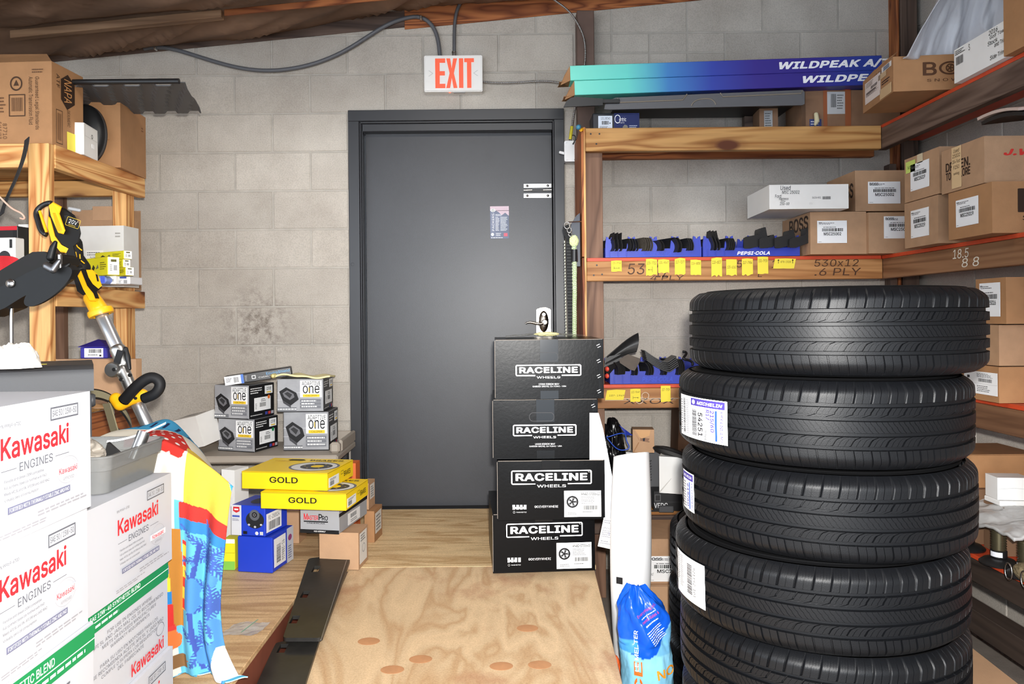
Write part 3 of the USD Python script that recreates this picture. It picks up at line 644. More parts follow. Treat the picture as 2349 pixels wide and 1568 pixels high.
# -- on top of the shelving
nb = carton('fluid_case', 'brown NAPA transmission fluid case with a torn yellow note atop the left shelving', (120,140,320), -190, 195, 2.84, -3, 'R', KRAFT2, {
  'front': [('ring',0.70,0.66,0.79,0.83,(70,48,32),0.22), ('poly',0,0,0,0,(70,48,32),[(0.725,0.72),(0.745,0.79),(0.765,0.72)]), ('frame',0.69,0.36,0.81,0.62,(70,48,32),0.012), ('bar',0.71,0.42,0.79,0.58,(90,62,42)),
            ('t','Guaranteed Legal Standards',0.875,0.2,0.91,0.82,(70,48,32),-90), ('t','Automatic Transmission Fluid',0.835,0.26,0.865,0.82,(70,48,32),-90), ('t','87710',0.645,0.10,0.675,0.28,(90,62,42),-90), ('t','5/15/23',0.605,0.10,0.635,0.30,(90,62,42),-90), ('lines',0.60,0.40,0.67,0.60,(100,70,48),5), ('lines',0.86,0.86,0.95,0.92,(100,70,48),2)],
  'right': [('poly',0,0,0,0,(52,36,26),[(0.26,0.60),(0.45,0.50),(0.70,0.60),(0.70,0.84),(0.48,0.93),(0.26,0.84)]), ('t','NAPA',0.36,0.58,0.60,0.86,(196,140,86),-90), ('t','ATF',0.12,0.72,0.22,0.88,(70,48,32),-90), ('frame',0.10,0.06,0.30,0.46,(70,48,32),0.012), ('bar',0.14,0.1,0.26,0.42,(110,76,50)), ('t','DEX/MERC',0.44,0.30,0.54,0.50,(70,48,32),-90), ('lines',0.80,0.04,0.95,0.22,(90,62,42),6),
            ('label',0.44,0.005,0.84,0.24,(238,222,84),[], 'torn_note')]}, z=ZT)
w_, d_, h_, l_ = px_box((120,140,320), -190, 195, 2.84, -3, 'R', None, ZT)
part(nb, 'flap', tmsh([(-w_/2,-d_/2,h_),(w_/2,-d_/2,h_),(w_/2-0.06,-d_/2+0.06,h_+0.05),(-w_/2,-d_/2+0.06,h_+0.06)], [(0,1,2,3)]), KRAFT2, label='bent open top flap')
carton('white_carton', 'white carton with a dark corner between the two brown boxes, atop the left shelving', (193,281,346), 150, 239, 2.98, 8, 'R', WHITEBOX, {'right': [('ring',0.50,0.62,0.62,0.76,(120,120,120),0.4), ('label',0.52,0.32,0.70,0.46,(250,250,250),None,'sticker'), ('frame',0.04,0.60,0.96,0.98,(190,188,184),0.01)]}, z=ZT, depth=0.135)
cw = thing('round_housing', 'black domed plastic housing behind the white carton on the top left shelf', 'housing', (XP(199,3.15),3.155,ZT))
part(cw, 'shell', xf(lathe([(0,0.16),(0.08,0.15),(0.15,0.10),(0.175,0.03),(0.175,0.0),(0,0)],40), np.diag([0.9,0.26,0.9,1]), T(0,0,0)) if False else xf(lathe([(0,0.04),(0.06,0.038),(0.10,0.025),(0.118,0.008),(0.118,-0.02),(0,-0.02)],40), RX(90), np.diag([0.70,1,1.06,1]), T(0,0,0.126)), BLACKPL, 40)
part(cw, 'rim', xf(lathe([(0.108,-0.012),(0.1185,-0.012),(0.1185,0.0),(0.108,0.0),(0.108,-0.012)],40), RX(90), np.diag([0.70,1,1.06,1]), T(0,0,0.126)), DARKPL, 40)
carton('brown_carton', 'plain orange-brown carton at the wall end of the top left shelf', (277,232,373), 208, 338, 3.24, 4, 'R', KRAFT2, {'front': [('lines',0.55,0.40,0.70,0.43,(140,96,60),1)], 'right': [('lines',0.8,0.72,0.9,0.8,(120,80,50),2)]}, z=ZT)
rb = thing('ribbed_panel', 'dark grey ribbed plastic panel lying across the brown carton', 'panel')
zt = ZT+(370-232)*3.2/F+0.010
zr = zt+0.012
def panel_fn(u, v):
    x = -1.82+u*0.46; y = 2.98+v*0.40
    return np.stack([x+0.10*(1-v)*1.0*u-0.02, y, zr+0.012*np.sign(np.sin(u*28+v*7))*np.minimum(1, np.abs(np.sin(u*28+v*7))*4)*0.5], 1)
part(rb, 'sheet', sheet(panel_fn, 140, 8, 0.004)[0], M('panel_grey', (78,78,80), 0.6, bump=0.3, bscale=400))
part(rb, 'rolled_edge', tube([(-1.82,2.97,zr+0.006),(-1.30,2.97,zr+0.006)], 0.011, 12), BLACKPL, 40)

# -- straps at the far left
def ribbon(pts, w, th, wdir=(0,1,0)):
    p = curve(pts, 50); wd = np.asarray(wdir, float); wd /= np.linalg.norm(wd)
    t = np.gradient(p, axis=0); t /= np.linalg.norm(t, axis=1, keepdims=True); n = np.cross(t, wd); n /= np.linalg.norm(n, axis=1, keepdims=True)
    r = [p+wd*w/2+n*th/2, p-wd*w/2+n*th/2, p-wd*w/2-n*th/2, p+wd*w/2-n*th/2]; v = np.stack(r, 1).reshape(-1,3); k = len(p)
    i, j = np.meshgrid(np.arange(k-1), np.arange(4), indexing='ij'); q = np.stack([i*4+j, (i+1)*4+j, (i+1)*4+(j+1)%4, i*4+(j+1)%4], -1).reshape(-1,4)
    return tmsh(v, np.vstack([q, [(0,1,2,3)], [((k-1)*4+3,(k-1)*4+2,(k-1)*4+1,(k-1)*4)]]))
WEB = M('black_webbing', (34,34,36), 0.8, bump=0.5, bscale=500)
solo('black_strap', ribbon([P(62,318,2.745),P(58,345,2.735),P(48,380,2.73),P(34,415,2.735),P(18,450,2.74),P(4,492,2.745)], 0.034, 0.003, (0.8,-0.5,0.3)), WEB, 'black webbing strap hanging down from the top left shelf', 'strap', 40)
solo('tan_cord', tube(curve([P(-20,436,2.70),P(10,462,2.70),P(35,482,2.70),P(52,492,2.70),P(56,498,2.705),P(46,500,2.71)],30), 0.0035, 8), M('tan_cord',(206,170,150),0.7), 'thin tan cord with a looped end at the far left edge', 'cord', True)

# -- middle left shelf
carton('red_edged_bin', 'black open bin with a red rim at the far left of the middle shelf', (40,518,600), -90, 60, 2.90, -8, 'R', BLACKPL, {'front': [('r',0,0.93,1,1,(196,40,52)), ('r',0.93,0,1,0.93,(30,30,32))]}, z=ZM, w=0.26, depth=0.2, soft=False)
carton('lamp_box', 'small white box with a printed lamp picture in front of the red-rimmed bin', (35,544,600), -6, 42, 2.848, -5, 'R', WHITEBOX, {'front': [('ring',0.1,0.3,0.75,0.65,(50,50,52),1.0), ('r',0.7,0.72,0.85,0.95,(40,40,42)), ('lines',0.1,0.1,0.9,0.25,(70,70,72),2)]}, z=ZM+0.029, depth=0.05, soft=False)
carton('white_carton', 'narrow white carton left of the front post on the middle shelf', (66,514,600), 44, 85, 3.13, -4, 'R', WHITEBOX, None, z=ZM, depth=0.15)
carton('yellow_carton', 'flat yellow carton under the lamp picture box at the far left', (70,582,606), -30, 82, 2.846, -3, 'R', M('carton_yellow',(236,226,40),0.5), {'front': [('r',0.62,0.0,1,0.45,(250,250,250)), ('r',0.66,0.12,0.95,0.32,(30,30,30))]}, z=ZM, h=0.027, depth=0.05, soft=False)
wcart = carton('white_carton', 'large dented white carton behind the yellow boxes on the middle shelf', (285,517,660), 150, 296, 3.27, -3, 'R', M('grey_white_card',(206,204,200),0.7,var=0.05), {'front': [('label',0.36,0.42,0.66,0.60,(222,220,214),[('lines',0.08,0.5,0.92,0.9,(120,120,120),2),('t','TK7RHW',0.25,0.12,0.75,0.42,(60,60,60))]), ('lines',0.86,0.80,0.95,0.9,(150,146,140),2)]}, z=ZM, depth=0.12)
oc = thing('open_carton', 'open brown carton holding clear bubble wrap behind the white carton', 'box', P(246,505,3.62)*np.array([1,1,0])+np.array([0,0,ZM]))
hh = P(246,478,3.62)[2]-ZM
for nm, a in (('panel', (-0.12,0.12,-0.09,-0.087,0,hh-0.02)), ('panel', (-0.12,0.12,0.087,0.09,0,hh)), ('panel', (-0.12,-0.117,-0.087,0.087,0,hh-0.01)), ('panel', (0.117,0.12,-0.087,0.087,0,hh-0.01)), ('base', (-0.117,0.117,-0.087,0.087,0,0.003))):
    part(oc, nm, slab(*a, 0.0005), KRAFT)
part(oc, 'flap', slab(-0.02,0.12,-0.0925,-0.0902,hh-0.07,hh-0.003,0.0005), KRAFT3)
BUB = clear('bubble_plastic', (225,225,228), 0.35, 0.1)
def crumple(w, d, h, seed, n=24, power=1.0):
    m = trimesh.creation.icosphere(4, 1.0); v = m.vertices
    f = 1+0.55*(np.abs(meshkit.fbm(v*2.3+seed*5, 4, seed)-0.5)*-2+0.45)
    v = v*f[:,None]; v = (v-(v.max(0)+v.min(0))/2)/(v.max(0)-v.min(0))*np.array([w,d,h]); v[:,2] += h/2; return tmsh(v, m.faces)
part(oc, 'bubble_wrap', xf(crumple(0.16,0.12,hh*0.9,3), T(-0.01,0,0.02)), BUB, 30)
YB = M('carton_yellow',(236,226,40),0.5); WC = M('white_card_gloss',(238,238,236),0.45)
def small_yellow(label, near, left, right, d, yaw, z=None, **kw):
    front = [('poly',0,0,0,0,(60,60,40),[(0.30,0.35),(0.38,0.62),(0.46,0.45),(0.40,0.3)]), ('poly',0,0,0,0,(120,120,96),[(0.48,0.35),(0.58,0.62),(0.62,0.42)]), ('lines',0.68,0.3,0.95,0.75,(110,106,40),4)]
    return carton('parts_box', label, near, left, right, d, yaw, 'R', YB, {'front': front, 'right': [('label',0.03,0.03,0.97,0.97,(244,244,242),[('r',0.25,0.74,0.75,0.88,(96,92,50)),('bar',0.5,0.25,0.8,0.55,(80,80,80)),('lines',0.15,0.2,0.4,0.6,(120,120,120),4)])]}, z=z, soft=False, group='yellow parts boxes stacked on the middle left shelf', **kw)
zs = ZM
cyl = thing('blue_roll_box', 'blue and white rounded parts box at the bottom of the yellow box pile', 'box', P(236,650,3.02)*np.array([1,1,0])+np.array([0,0,ZM]))
bh = P(240,634,3.02)[2]-ZM
part(cyl, 'body', cham(0.075,0.10,bh,0.012), M('pale_blue',(122,146,220),0.4)); prints(cyl, bface(0.075,0.1,bh,'front'), [('r',0.0,0.08,0.25,0.92,(150,170,226)),('r',0.75,0.08,0.97,0.92,(70,90,196))])
carton('filter_box', 'small white box with part sticker below the yellow boxes', (266,632,661), 243, 268, 3.02, -2, 'R', WC, {'front': [('bar',0.55,0.3,0.8,0.6,(70,70,70)),('lines',0.1,0.3,0.4,0.6,(120,120,120),3)]}, z=ZM, soft=False, depth=0.1)
carton('filter_box', 'small pale grey box with blue print at the bottom right of the yellow box pile', (298,634,661), 268, 300, 3.04, -2, 'R', M('pale_box',(214,214,216),0.5), {'front': [('r',0.25,0.75,0.75,1.0,(60,76,150)),('bar',0.55,0.1,0.8,0.55,(70,70,70)),('lines',0.1,0.1,0.45,0.6,(120,120,120),4)]}, z=ZM, soft=False, depth=0.1)
zs = ZM+bh+0.002
small_yellow('lowest yellow parts box, right end of the pile on the middle left shelf', (288,612,636), 250, 308, 3.02, -38, z=zs+0.002)
carton('filter_box', 'grey-topped white sample box between the yellow boxes', (283,600,613), 262, 297, 3.06, -20, 'R', WC, {'front': [('bar',0.55,0.2,0.8,0.7,(70,70,70)),('r',0.3,0.7,0.7,0.95,(190,180,90))]}, z=zs+0.050, soft=False, depth=0.06) if False else None
small_yellow('nearest yellow parts box, standing left of the pile with a large white end', (247,582,624), 196, 275, 2.95, -36, z=zs, h=0.074)
small_yellow('white-ended yellow parts box tucked behind the nearest one', (282,592,614), 240, 300, 3.17, -30, z=zs+0.046, h=0.035)
small_yellow('topmost yellow parts box of the pile on the middle left shelf', (284,572,592), 208, 304, 3.17, -30, z=zs+0.082, h=0.036)
carton('white_carton', 'small white carton on the middle shelf beside the trimmer handle', (150,555,576), 118, 162, 3.35, -20, 'R', WC, None, z=ZM+0.105, soft=False, h=0.05)
carton('bulb_box', 'small white box with a blue band under the small white carton', (150,580,620), 126, 157, 3.33, -6, 'R', WC, {'front': [('r',0.35,0.72,0.95,0.9,(64,78,160)),('bar',0.5,0.2,0.8,0.5,(80,80,80)),('lines',0.1,0.2,0.4,0.6,(130,130,130),3)]}, z=ZM, soft=False, h=0.104, depth=0.1)

# -- lower left shelf
cb = carton('brown_carton', 'tan carton with a bottom flap on the lower left shelf', (313,823,930), 60, 324, 3.10, -6, 'R', KRAFT3, {'front': [('r',0,0.02,1,0.10,(160,120,78))]}, z=ZB)
bzz = ZB+px_box((313,823,930), 60, 324, 3.10, -6, 'R', None, ZB)[2]+0.002
bb = carton('blue_parts_box', 'dark blue parts box with barcode label and open lid, on the tan carton', (246,796,823), 183, 258, 3.14, -4, 'R', M('navy_box',(44,36,150),0.45), {'front': [('label',0.16,0.08,0.86,0.92,(240,240,240),[('bar',0.25,0.5,0.9,0.9,(40,40,40)),('lines',0.2,0.2,0.8,0.38,(60,60,60),1),('r',0.8,0.12,0.9,0.3,(40,40,40))])], 'right': [('r',0.2,0.1,0.8,0.6,(206,60,50))]}, z=bzz, soft=False, depth=0.11)
bw_, bd_, bh_, _ = px_box((246,796,823), 183, 258, 3.14, -4, 'R', None, bzz, None, 0.11)
part(bb, 'lid', tmsh([(-bw_/2-0.01,-bd_/2,bh_+0.001),(bw_/2,-bd_/2,bh_+0.001),(bw_/2,bd_/2,bh_+0.012),(-bw_/2+0.01,bd_/2,bh_+0.03),(-bw_/2-0.01,-bd_/2,bh_+0.0025),(bw_/2,-bd_/2,bh_+0.0025),(bw_/2,bd_/2,bh_+0.0135),(-bw_/2+0.01,bd_/2,bh_+0.0315)], [(0,1,2,3),(7,6,5,4),(0,4,5,1),(1,5,6,2),(2,6,7,3),(3,7,4,0)]), M('navy_box'if 0 else 'navy_lid',(52,44,160),0.45))

# -- grey rolling tool chest with a rag
tc = thing('tool_chest', 'dark grey plastic tool chest with a rounded lid behind the white oil boxes', 'tool chest', (0,0,0))
cx, cy = XP(215,2.16,838), 2.16; yw = 30; ca, sa = math.cos(math.radians(yw)), math.sin(math.radians(yw))
tw, td = 0.62, 0.36; ctr = np.array([cx,cy,0])-np.array([ca*tw/2+sa*td/2, sa*tw/2-ca*td/2, 0]); ztop = 1.335-(832-727-8)*2.16/F
TB = T(*ctr)@RZ(yw)
lidp = [(-td/2,0),(td/2,0),(td/2,0.05),(td/2-0.03,0.075),(-td/2+0.035,0.075),(-td/2+0.008,0.062),(-td/2,0.045)]
lid = xf(prism(Polygon(lidp), tw), np.array([[0,0,1,-tw/2],[1,0,0,0],[0,1,0,0],[0,0,0,1]],float), T(0,0,ztop-0.075), TB)
part(tc, 'lid', lid, DARKPL, 35)
part(tc, 'body', xf(cham(tw-0.012,td-0.02,ztop-0.078-PLAT,0.012), T(0,0,PLAT), TB), M('chest_grey',(74,76,80),0.5,bump=0.15,bscale=700))
part(tc, 'panel_frame', xf(cat(slab(-0.22,0.22,-td/2-0.004,-td/2+0.012,0.62,0.63), slab(-0.22,0.22,-td/2-0.004,-td/2+0.012,0.98,0.99), slab(-0.22,-0.21,-td/2-0.004,-td/2+0.012,0.62,0.99), slab(0.21,0.22,-td/2-0.004,-td/2+0.012,0.62,0.99), slab(0.0,0.008,-td/2-0.004,-td/2+0.012,0.62,0.99)), TB), BLACKPL)
part(tc, 'latch', xf(xf(lathe([(0,0.012),(0.016,0.012),(0.02,0.006),(0.02,0)],20), RY(90)), T(tw/2-0.007,-0.10,ztop-0.11), TB), DARKPL, 30)
part(tc, 'lid_slot', xf(slab(0.13,0.19,-0.05,-0.04,ztop-0.0005,ztop+0.001), TB), NOTE)
def rag_fn(u, v):
    a = u*2*np.pi; r = np.sin(v*np.pi/2); n = meshkit.fbm(np.stack([np.cos(a)*r*2.2, np.sin(a)*r*2.2, v*2],1), 4, 5)
    return np.stack([0.062*r*np.cos(a)*(0.8+0.5*n), 0.05*r*np.sin(a)*(0.8+0.5*n), 0.062*(1-v**2.2)*(0.55+0.9*n)], 1)+np.array([XP(10,1.98,840), 2.02, ztop+0.002])
solo('white_rag', sheet(rag_fn, 60, 30)[0], M('rag_white',(226,220,212),0.95,bump=0.5,bscale=300), 'crumpled white rag lying on the grey tool chest lid', 'rag', True)

# -- battery string trimmer leaning on the shelving, head down
D0, D1 = 2.58, 2.42
def tp(px, py, off=0.0): return P(px, py, D0+(D1-D0)*np.clip((py-470)/515.0, 0, 1.1)+off)
tr = thing('string_trimmer', 'yellow and black battery string trimmer with a silver shaft leaning against the shelving', 'trimmer')
def hullpath(pts, rad, flat=(1,1,1)):
    """rounded limb: hulls of spheres along a path, as one mesh"""
    s = trimesh.creation.icosphere(2, 1.0).vertices; ms = []
    for (a, ra), (b, rb_) in zip(zip(pts[:-1], rad[:-1]), zip(pts[1:], rad[1:])): ms.append(hullm(np.vstack([s*ra*np.array(flat)+a, s*rb_*np.array(flat)+b])))
    import manifold3d as mf
    out = None
    for m in ms:
        k = mf.Manifold(mf.Mesh(np.asarray(m.vertices, np.float32), np.asarray(m.faces, np.uint32))); out = k if out is None else out+k
    q = out.to_mesh(); return trimesh.Trimesh(q.vert_properties[:,:3], q.tri_verts, process=False)
def plate(pts, thick, mat, name, parent=tr, off=0.0, bev=0.004, label=None):
    """a shape traced in the picture, standing at its own depth with real thickness"""
    w = np.array([tp(x, y, off) for x, y in pts]); back = np.array([tp(x, y, off+thick) for x, y in pts])
    c = w.mean(0); inn = c+(w-c)*0.93+np.array([0,-bev,0])
    n = len(pts); v = np.vstack([inn, w, back]); f = []
    poly = Polygon([(p[0], p[2]) for p in inn])
    tv, tf = trimesh.creation.triangulate_polygon(Polygon([(p[0],p[2]) for p in w]), engine='earcut')
    for i in range(n):
        j = (i+1)%n; f += [(i,j,n+j),(i,n+j,n+i),(n+i,n+j,2*n+j),(n+i,2*n+j,2*n+i)]
    # caps (earcut keeps the input order of vertices)
    idx = [int(np.argmin(((w[:,[0,2]]-q)**2).sum(1))) for q in tv]; tf = [[idx[k] for k in t] for t in tf]
    f += [tuple(t) for t in tf]+[tuple(2*n+x for x in t[::-1]) for t in tf]
    return part(parent, name, trimesh.Trimesh(v, np.array(f), process=False), mat, False, label)
plate([(112,478),(124,470),(150,478),(172,494),(182,515),(186,535),(181,556),(170,566),(176,590),(190,612),(165,618),(158,596),(150,565),(138,562),(124,545),(112,510)], 0.09, M('trimmer_black',(22,21,20),0.5,spec=0.3), 'motor_housing')
plate([(112,470),(122,463),(142,474),(137,490),(150,528),(146,537),(134,534),(117,494)], 0.02, YEL, 'side_cover', off=-0.018)
plate([(111,495),(116,500),(127,541),(142,562),(157,570),(152,580),(139,578),(118,552),(110,520)], 0.10, YEL, 'lower_rim', off=-0.004)
plate([(121,488),(127,488),(142,528),(137,532),(131,529)], 0.004, M('amber',(214,150,16),0.3), 'recess', off=-0.024, bev=0.0005)
fr = tube(curve([tp(118,466,0.03),tp(96,472,0.03),tp(84,486,0.03),tp(87,505,0.03),tp(96,530,0.03),tp(107,538,0.03)],30), 0.009, 10); part(tr, 'guard_loop', fr, BLACKPL, True)
part(tr, 'guard_stripe', tube([tp(91,484,0.018),tp(107,532,0.018)], 0.005, 8), YEL, True)
part(tr, 'latch_tab', hullpath([tp(160,478,0.0),tp(182,482,0.0)], [0.006,0.006]), M('grey_tab',(150,150,150),0.4), 40)
lg = plate([(146,493),(158,491),(176,504),(181,520),(168,518),(151,511)], 0.003, M('trimmer_badge',(20,20,20),0.4), 'badge', off=-0.012, bev=0.0005)
prints(lg, Face(tp(151,514,-0.0145),(0.94,0,-0.33),(0.33,0,0.94),0.044,0.026), [('frame',-0.05,-0.1,1.05,1.1,(226,176,40),0.05,0.15), ('t','20V',0.16,0.3,0.84,0.85,(226,226,226)), ('lines',0.2,0.05,0.8,0.2,(200,160,40),1)])
part(tr, 'grip', hullpath([tp(166,560,0.04),tp(176,590,0.04),tp(186,614,0.04)], [0.032,0.022,0.030]), M('trimmer_rubber',(24,23,22),0.65,spec=0.3), 40)
part(tr, 'grip_accent', cat(tube([tp(172,556,0.012),tp(178,566,0.014),tp(188,574,0.012)],0.0022,6), tube([tp(183,583,0.016),tp(184,596,0.016),tp(194,604,0.014)],0.0022,6), tube([tp(173,578,0.012),tp(176,598,0.012)],0.003,6)), YEL, True)
plate([(178,622),(190,616),(205,622),(218,633),(233,652),(233,660),(222,668),(228,684),(210,684),(195,662)], 0.075, M('trimmer_black',(22,21,20),0.5,spec=0.3), 'rear_housing', off=0.005)
plate([(177,628),(186,620),(200,655),(214,672),(221,690),(207,690),(192,664)], 0.03, YEL, 'rear_cover', off=-0.014)
plate([(198,618),(212,618),(226,632),(234,655),(226,662),(214,652),(204,636)], 0.02, YEL, 'cap_cover', off=-0.016)
plate([(219,628),(224,630),(227,645),(223,645)], 0.003, BLACKPL, 'cap_slot', off=-0.022, bev=0.0004)
plate([(168,632),(180,632),(196,660),(206,676),(190,677),(178,668)], 0.07, BLACKPL, 'battery', off=0.02)
part(tr, 'collar', hullpath([tp(211,684,0.04),tp(226,708,0.04)], [0.027,0.030]), YEL, 40)
part(tr, 'collar_ring', xf(lathe([(0.028,-0.012),(0.040,-0.010),(0.042,0.0),(0.040,0.010),(0.028,0.012)],24), RY(-20), T(*tp(231,716,0.04))), YEL, 30)
part(tr, 'shaft', tube([tp(231,716,0.04),tp(272,805,0.04)], 0.0215, 20), M('shaft_silver',(196,197,200),0.3,0.85), True)
part(tr, 'clamp', hullpath([tp(271,803,0.04),tp(283,832,0.04)], [0.026,0.023]), SILVER, 40)
part(tr, 'clamp_badge', xf(cham(0.022,0.004,0.045,0.001,False), RY(18), T(*tp(272,818,0.005))), INKK)
part(tr, 'pivot', cat(xf(lathe([(0,0.02),(0.022,0.02),(0.026,0.012),(0.026,-0.012),(0,-0.014)],20), RX(90), T(*tp(262,847,0.02))), hullpath([tp(262,847,0.035),tp(281,850,0.035),tp(290,868,0.035),tp(300,893,0.035)],[0.020,0.024,0.021,0.021])), SILVER, 35)
part(tr, 'pivot_bolt', cat(*[xf(trimesh.creation.cylinder(0.006,0.006,sections=12), RX(90), T(*tp(x,y,o))) for x,y,o in ((262,847,-0.002),(298,860,0.01),(278,870,0.012))]), BLACKPL)
part(tr, 'clamp_lever', hullpath([tp(288,800,0.02),tp(293,820,0.02),tp(297,845,0.02)], [0.008,0.009,0.006]), BLACKPL, 40)
part(tr, 'lower_shaft', tube([tp(298,888,0.035),tp(322,940,0.035),P(350,1000,2.46),P(377,1062,2.50)], 0.0205, 20), M('shaft_silver',(196,197,200),0.3,0.85), True)
part(tr, 'assist_handle', tube(curve([tp(284,918,-0.02),tp(300,900,-0.035),tp(325,876,-0.05),tp(352,866,-0.05),tp(366,876,-0.045),tp(362,896,-0.04),tp(345,908,-0.035),tp(330,914,-0.03)],50), np.linspace(0.019,0.0165,50), 14), M('handle_rubber',(24,24,26),0.6,spec=0.3), True)
part(tr, 'handle_bracket', hullpath([tp(266,914,0.0),tp(276,926,0.0),tp(300,915,0.0),tp(326,906,0.0)], [0.020,0.022,0.020,0.021]), YEL, 40)
part(tr, 'bracket_hole', xf(trimesh.creation.cylinder(0.005,0.004,sections=12), RX(90), T(*tp(311,913,-0.022))), BLACKPL)

# -- black guard of an upturned trimmer head
gd = thing('trimmer_guard', 'black plastic trimmer guard with two curved flaps on a thin upright rod', 'trimmer guard')
D2 = 2.30
def flap(pts, d, th, mat, name):
    w = [P(x,y,d) for x,y in pts]; pl = Polygon([(p[0],p[2]) for p in w]).buffer(0.006).buffer(-0.004, quad_segs=4)
    m = xf(prism(pl, th), XZ, T(0,d+th,0)); return part(gd, name, m, mat, 30)
GB = M('guard_black',(12,12,12),0.5,spec=0.3,bump=0.1,bscale=300)
e = [(math.cos(a)*66, math.sin(a)*22) for a in np.linspace(0,2*np.pi,36,endpoint=False)]
rot = math.radians(-38); flap([(110+x*math.cos(rot)-y*math.sin(rot), 657+x*math.sin(rot)+y*math.cos(rot)) for x,y in e], D2-0.03, 0.012, GB, 'flap')
flap([(-40,640),(0,622),(50,592),(75,579),(100,578),(117,586),(112,600),(88,612),(55,628),(20,650),(-10,676),(-40,690)], D2, 0.16, M('guard_top',(30,29,28),0.6,spec=0.2), 'hood')
flap([(-40,682),(10,655),(60,628),(95,612),(130,605),(140,616),(128,636),(90,660),(50,680),(10,705),(-40,725)], D2-0.02, 0.10, GB, 'frame')
part(gd, 'arm', hullpath([P(116,590,D2+0.0),P(122,568,D2+0.0),P(127,556,D2+0.0)],[0.012,0.010,0.006]), GB, 40)
part(gd, 'arm', hullpath([P(134,628,D2-0.01),P(150,612,D2-0.01),P(158,606,D2-0.01)],[0.012,0.010,0.006]), GB, 40)
part(gd, 'bracket', hullpath([P(108,610,D2-0.05),P(122,618,D2-0.05),P(136,598,D2-0.05)],[0.012,0.012,0.006]), M('dull_steel',(120,120,122),0.35,0.9), 40)
part(gd, 'stud', hullpath([P(137,585,D2-0.02),P(139,622,D2-0.02)],[0.006,0.006]), STEEL, 40)
part(gd, 'bolt', xf(lathe([(0,0.008),(0.012,0.006),(0.014,0)],14), RX(90), T(*P(24,650,D2-0.022))), STEEL, True)
part(gd, 'support_rod', tube([P(26,676,D2+0.02),np.r_[P(26,676,D2+0.02)[:2]+np.array([0.0,0.0]), ztop+0.001]], 0.006, 10), STEEL, True)
solo('red_cloth', sheet(lambda u,v: np.stack([XP(-30,2.36)+u*0.115-0.02*v, 2.42+0.05*np.sin(u*5)+0.03*v, ZP(572,2.36)+(-0.045*u-0.09*v*(1-0.6*u))+0.008*np.sin(u*9+v*4)],1), 24, 20, 0.003)[0], M('cloth_red',(186,34,42),0.85,bump=0.4,bscale=500), 'red cloth draped behind the black guard at the left edge', 'cloth', True)

# -- oil cases in two stacks
OIL = M('oil_case_white',(186,188,194),0.55, var=0.02, vscale=4); GREY = (96,98,106); GRN = (20,128,72); REDK = (206,40,48)
KA = 'Kawasaki'
def oil_items(band):
    it = [('tb',KA,0.31,0.61,0.80,0.775,REDK), ('t','ENGINES',0.43,0.50,0.67,0.565,GREY), ('r',0.31,0.53,0.41,0.534,GREY), ('r',0.69,0.53,0.80,0.534,GREY),
          ('frame',0.655,0.82,0.88,0.925,GREY,0.012), ('t','SAE 50 / 15W-50',0.67,0.845,0.865,0.90,GREY), ('t','P/N 99969-6700',0.30,0.84,0.44,0.87,GREY),
          ('ring',0.70,0.285,0.88,0.505,(170,170,176),0.03), ('ring',0.715,0.305,0.865,0.485,(190,190,194),0.02), ('r',0.69,0.365,0.89,0.425,(232,232,234)), ('tb',KA,0.715,0.37,0.865,0.42,(214,70,80)), ('t','APPROVED',0.745,0.315,0.835,0.34,(150,150,156)),
          ('t','Flexible and diesel OEM compatible',0.33,0.44,0.60,0.465,GREY) , ('t','Full synthetic base oils fortified with PAO',0.33,0.395,0.62,0.42,GREY), ('t','Meets API SL and SN, API SM and JASO MA2',0.33,0.35,0.64,0.375,GREY), ('t','Virtually zero oil consumption',0.33,0.305,0.56,0.33,GREY),
          ('r',0.345,0.215,0.80,0.265,(110,112,136)), ('t','FORTIFIED WITH THERMALLY STABLE ZINC AND PAO',0.355,0.225,0.79,0.255,(232,232,236)), ('lines',0.55,0.11,0.95,0.16,(150,150,156),2), ('lines',0.28,0.05,0.62,0.09,(150,150,156),2)]
    if band: it = [('r',0.0,0.76,1,0.985,GRN), ('r',0.0,0.855,1,0.865,(226,240,230)), ('tb','10W-40 SYNTHETIC BLEND',0.06,0.885,0.66,0.955,(240,246,240)), ('lines',0.50,0.785,0.97,0.845,(220,236,226),1), ('lines',0.2,0.55,0.8,0.68,GREY,3), ('lines',0.2,0.36,0.75,0.5,GREY,3), ('tb',KA,0.62,0.06,0.97,0.22,REDK)]
    return it
def text_items():
    t = [('r',0.0,0.80,1,1.0,GRN), ('r',0,0.895,1,0.905,(226,240,230)), ('tb','SAE 10W-40 SYNTHETIC BLEND',0.06,0.925,0.62,0.97,(240,246,240)), ('lines',0.06,0.825,0.50,0.88,(226,240,230),1)]
    for i, s in enumerate(('FOR USE IN ENGINES WHERE','API SL AND JASO MA2 OIL IS RECOMMENDED','MEETS OR EXCEEDS MANUFACTURER','WARRANTY REQUIREMENTS')): t.append(('t',s,0.5-0.011*len(s),0.70-0.055*i,0.5+0.011*len(s),0.735-0.055*i,GREY))
    for i, s in enumerate(('PARA SU USO EN MOTORES PARA LOS','SE RECOMIENDA ACEITE API SL Y JASO MA2','CUMPLE O SUPERA LOS REQUISITOS','DEL FABRICANTE')): t.append(('t',s,0.5-0.011*len(s),0.42-0.055*i,0.5+0.011*len(s),0.455-0.055*i,GREY))
    return t+[('tb',KA,0.50,0.05,0.92,0.19,REDK), ('ring',0.82,0.22,0.93,0.36,GREY,0.08)]
BH = 0.2392; bd, bl = 0.27, 0.40
gO = 'white oil cases stacked at the left'
oilx = -0.862
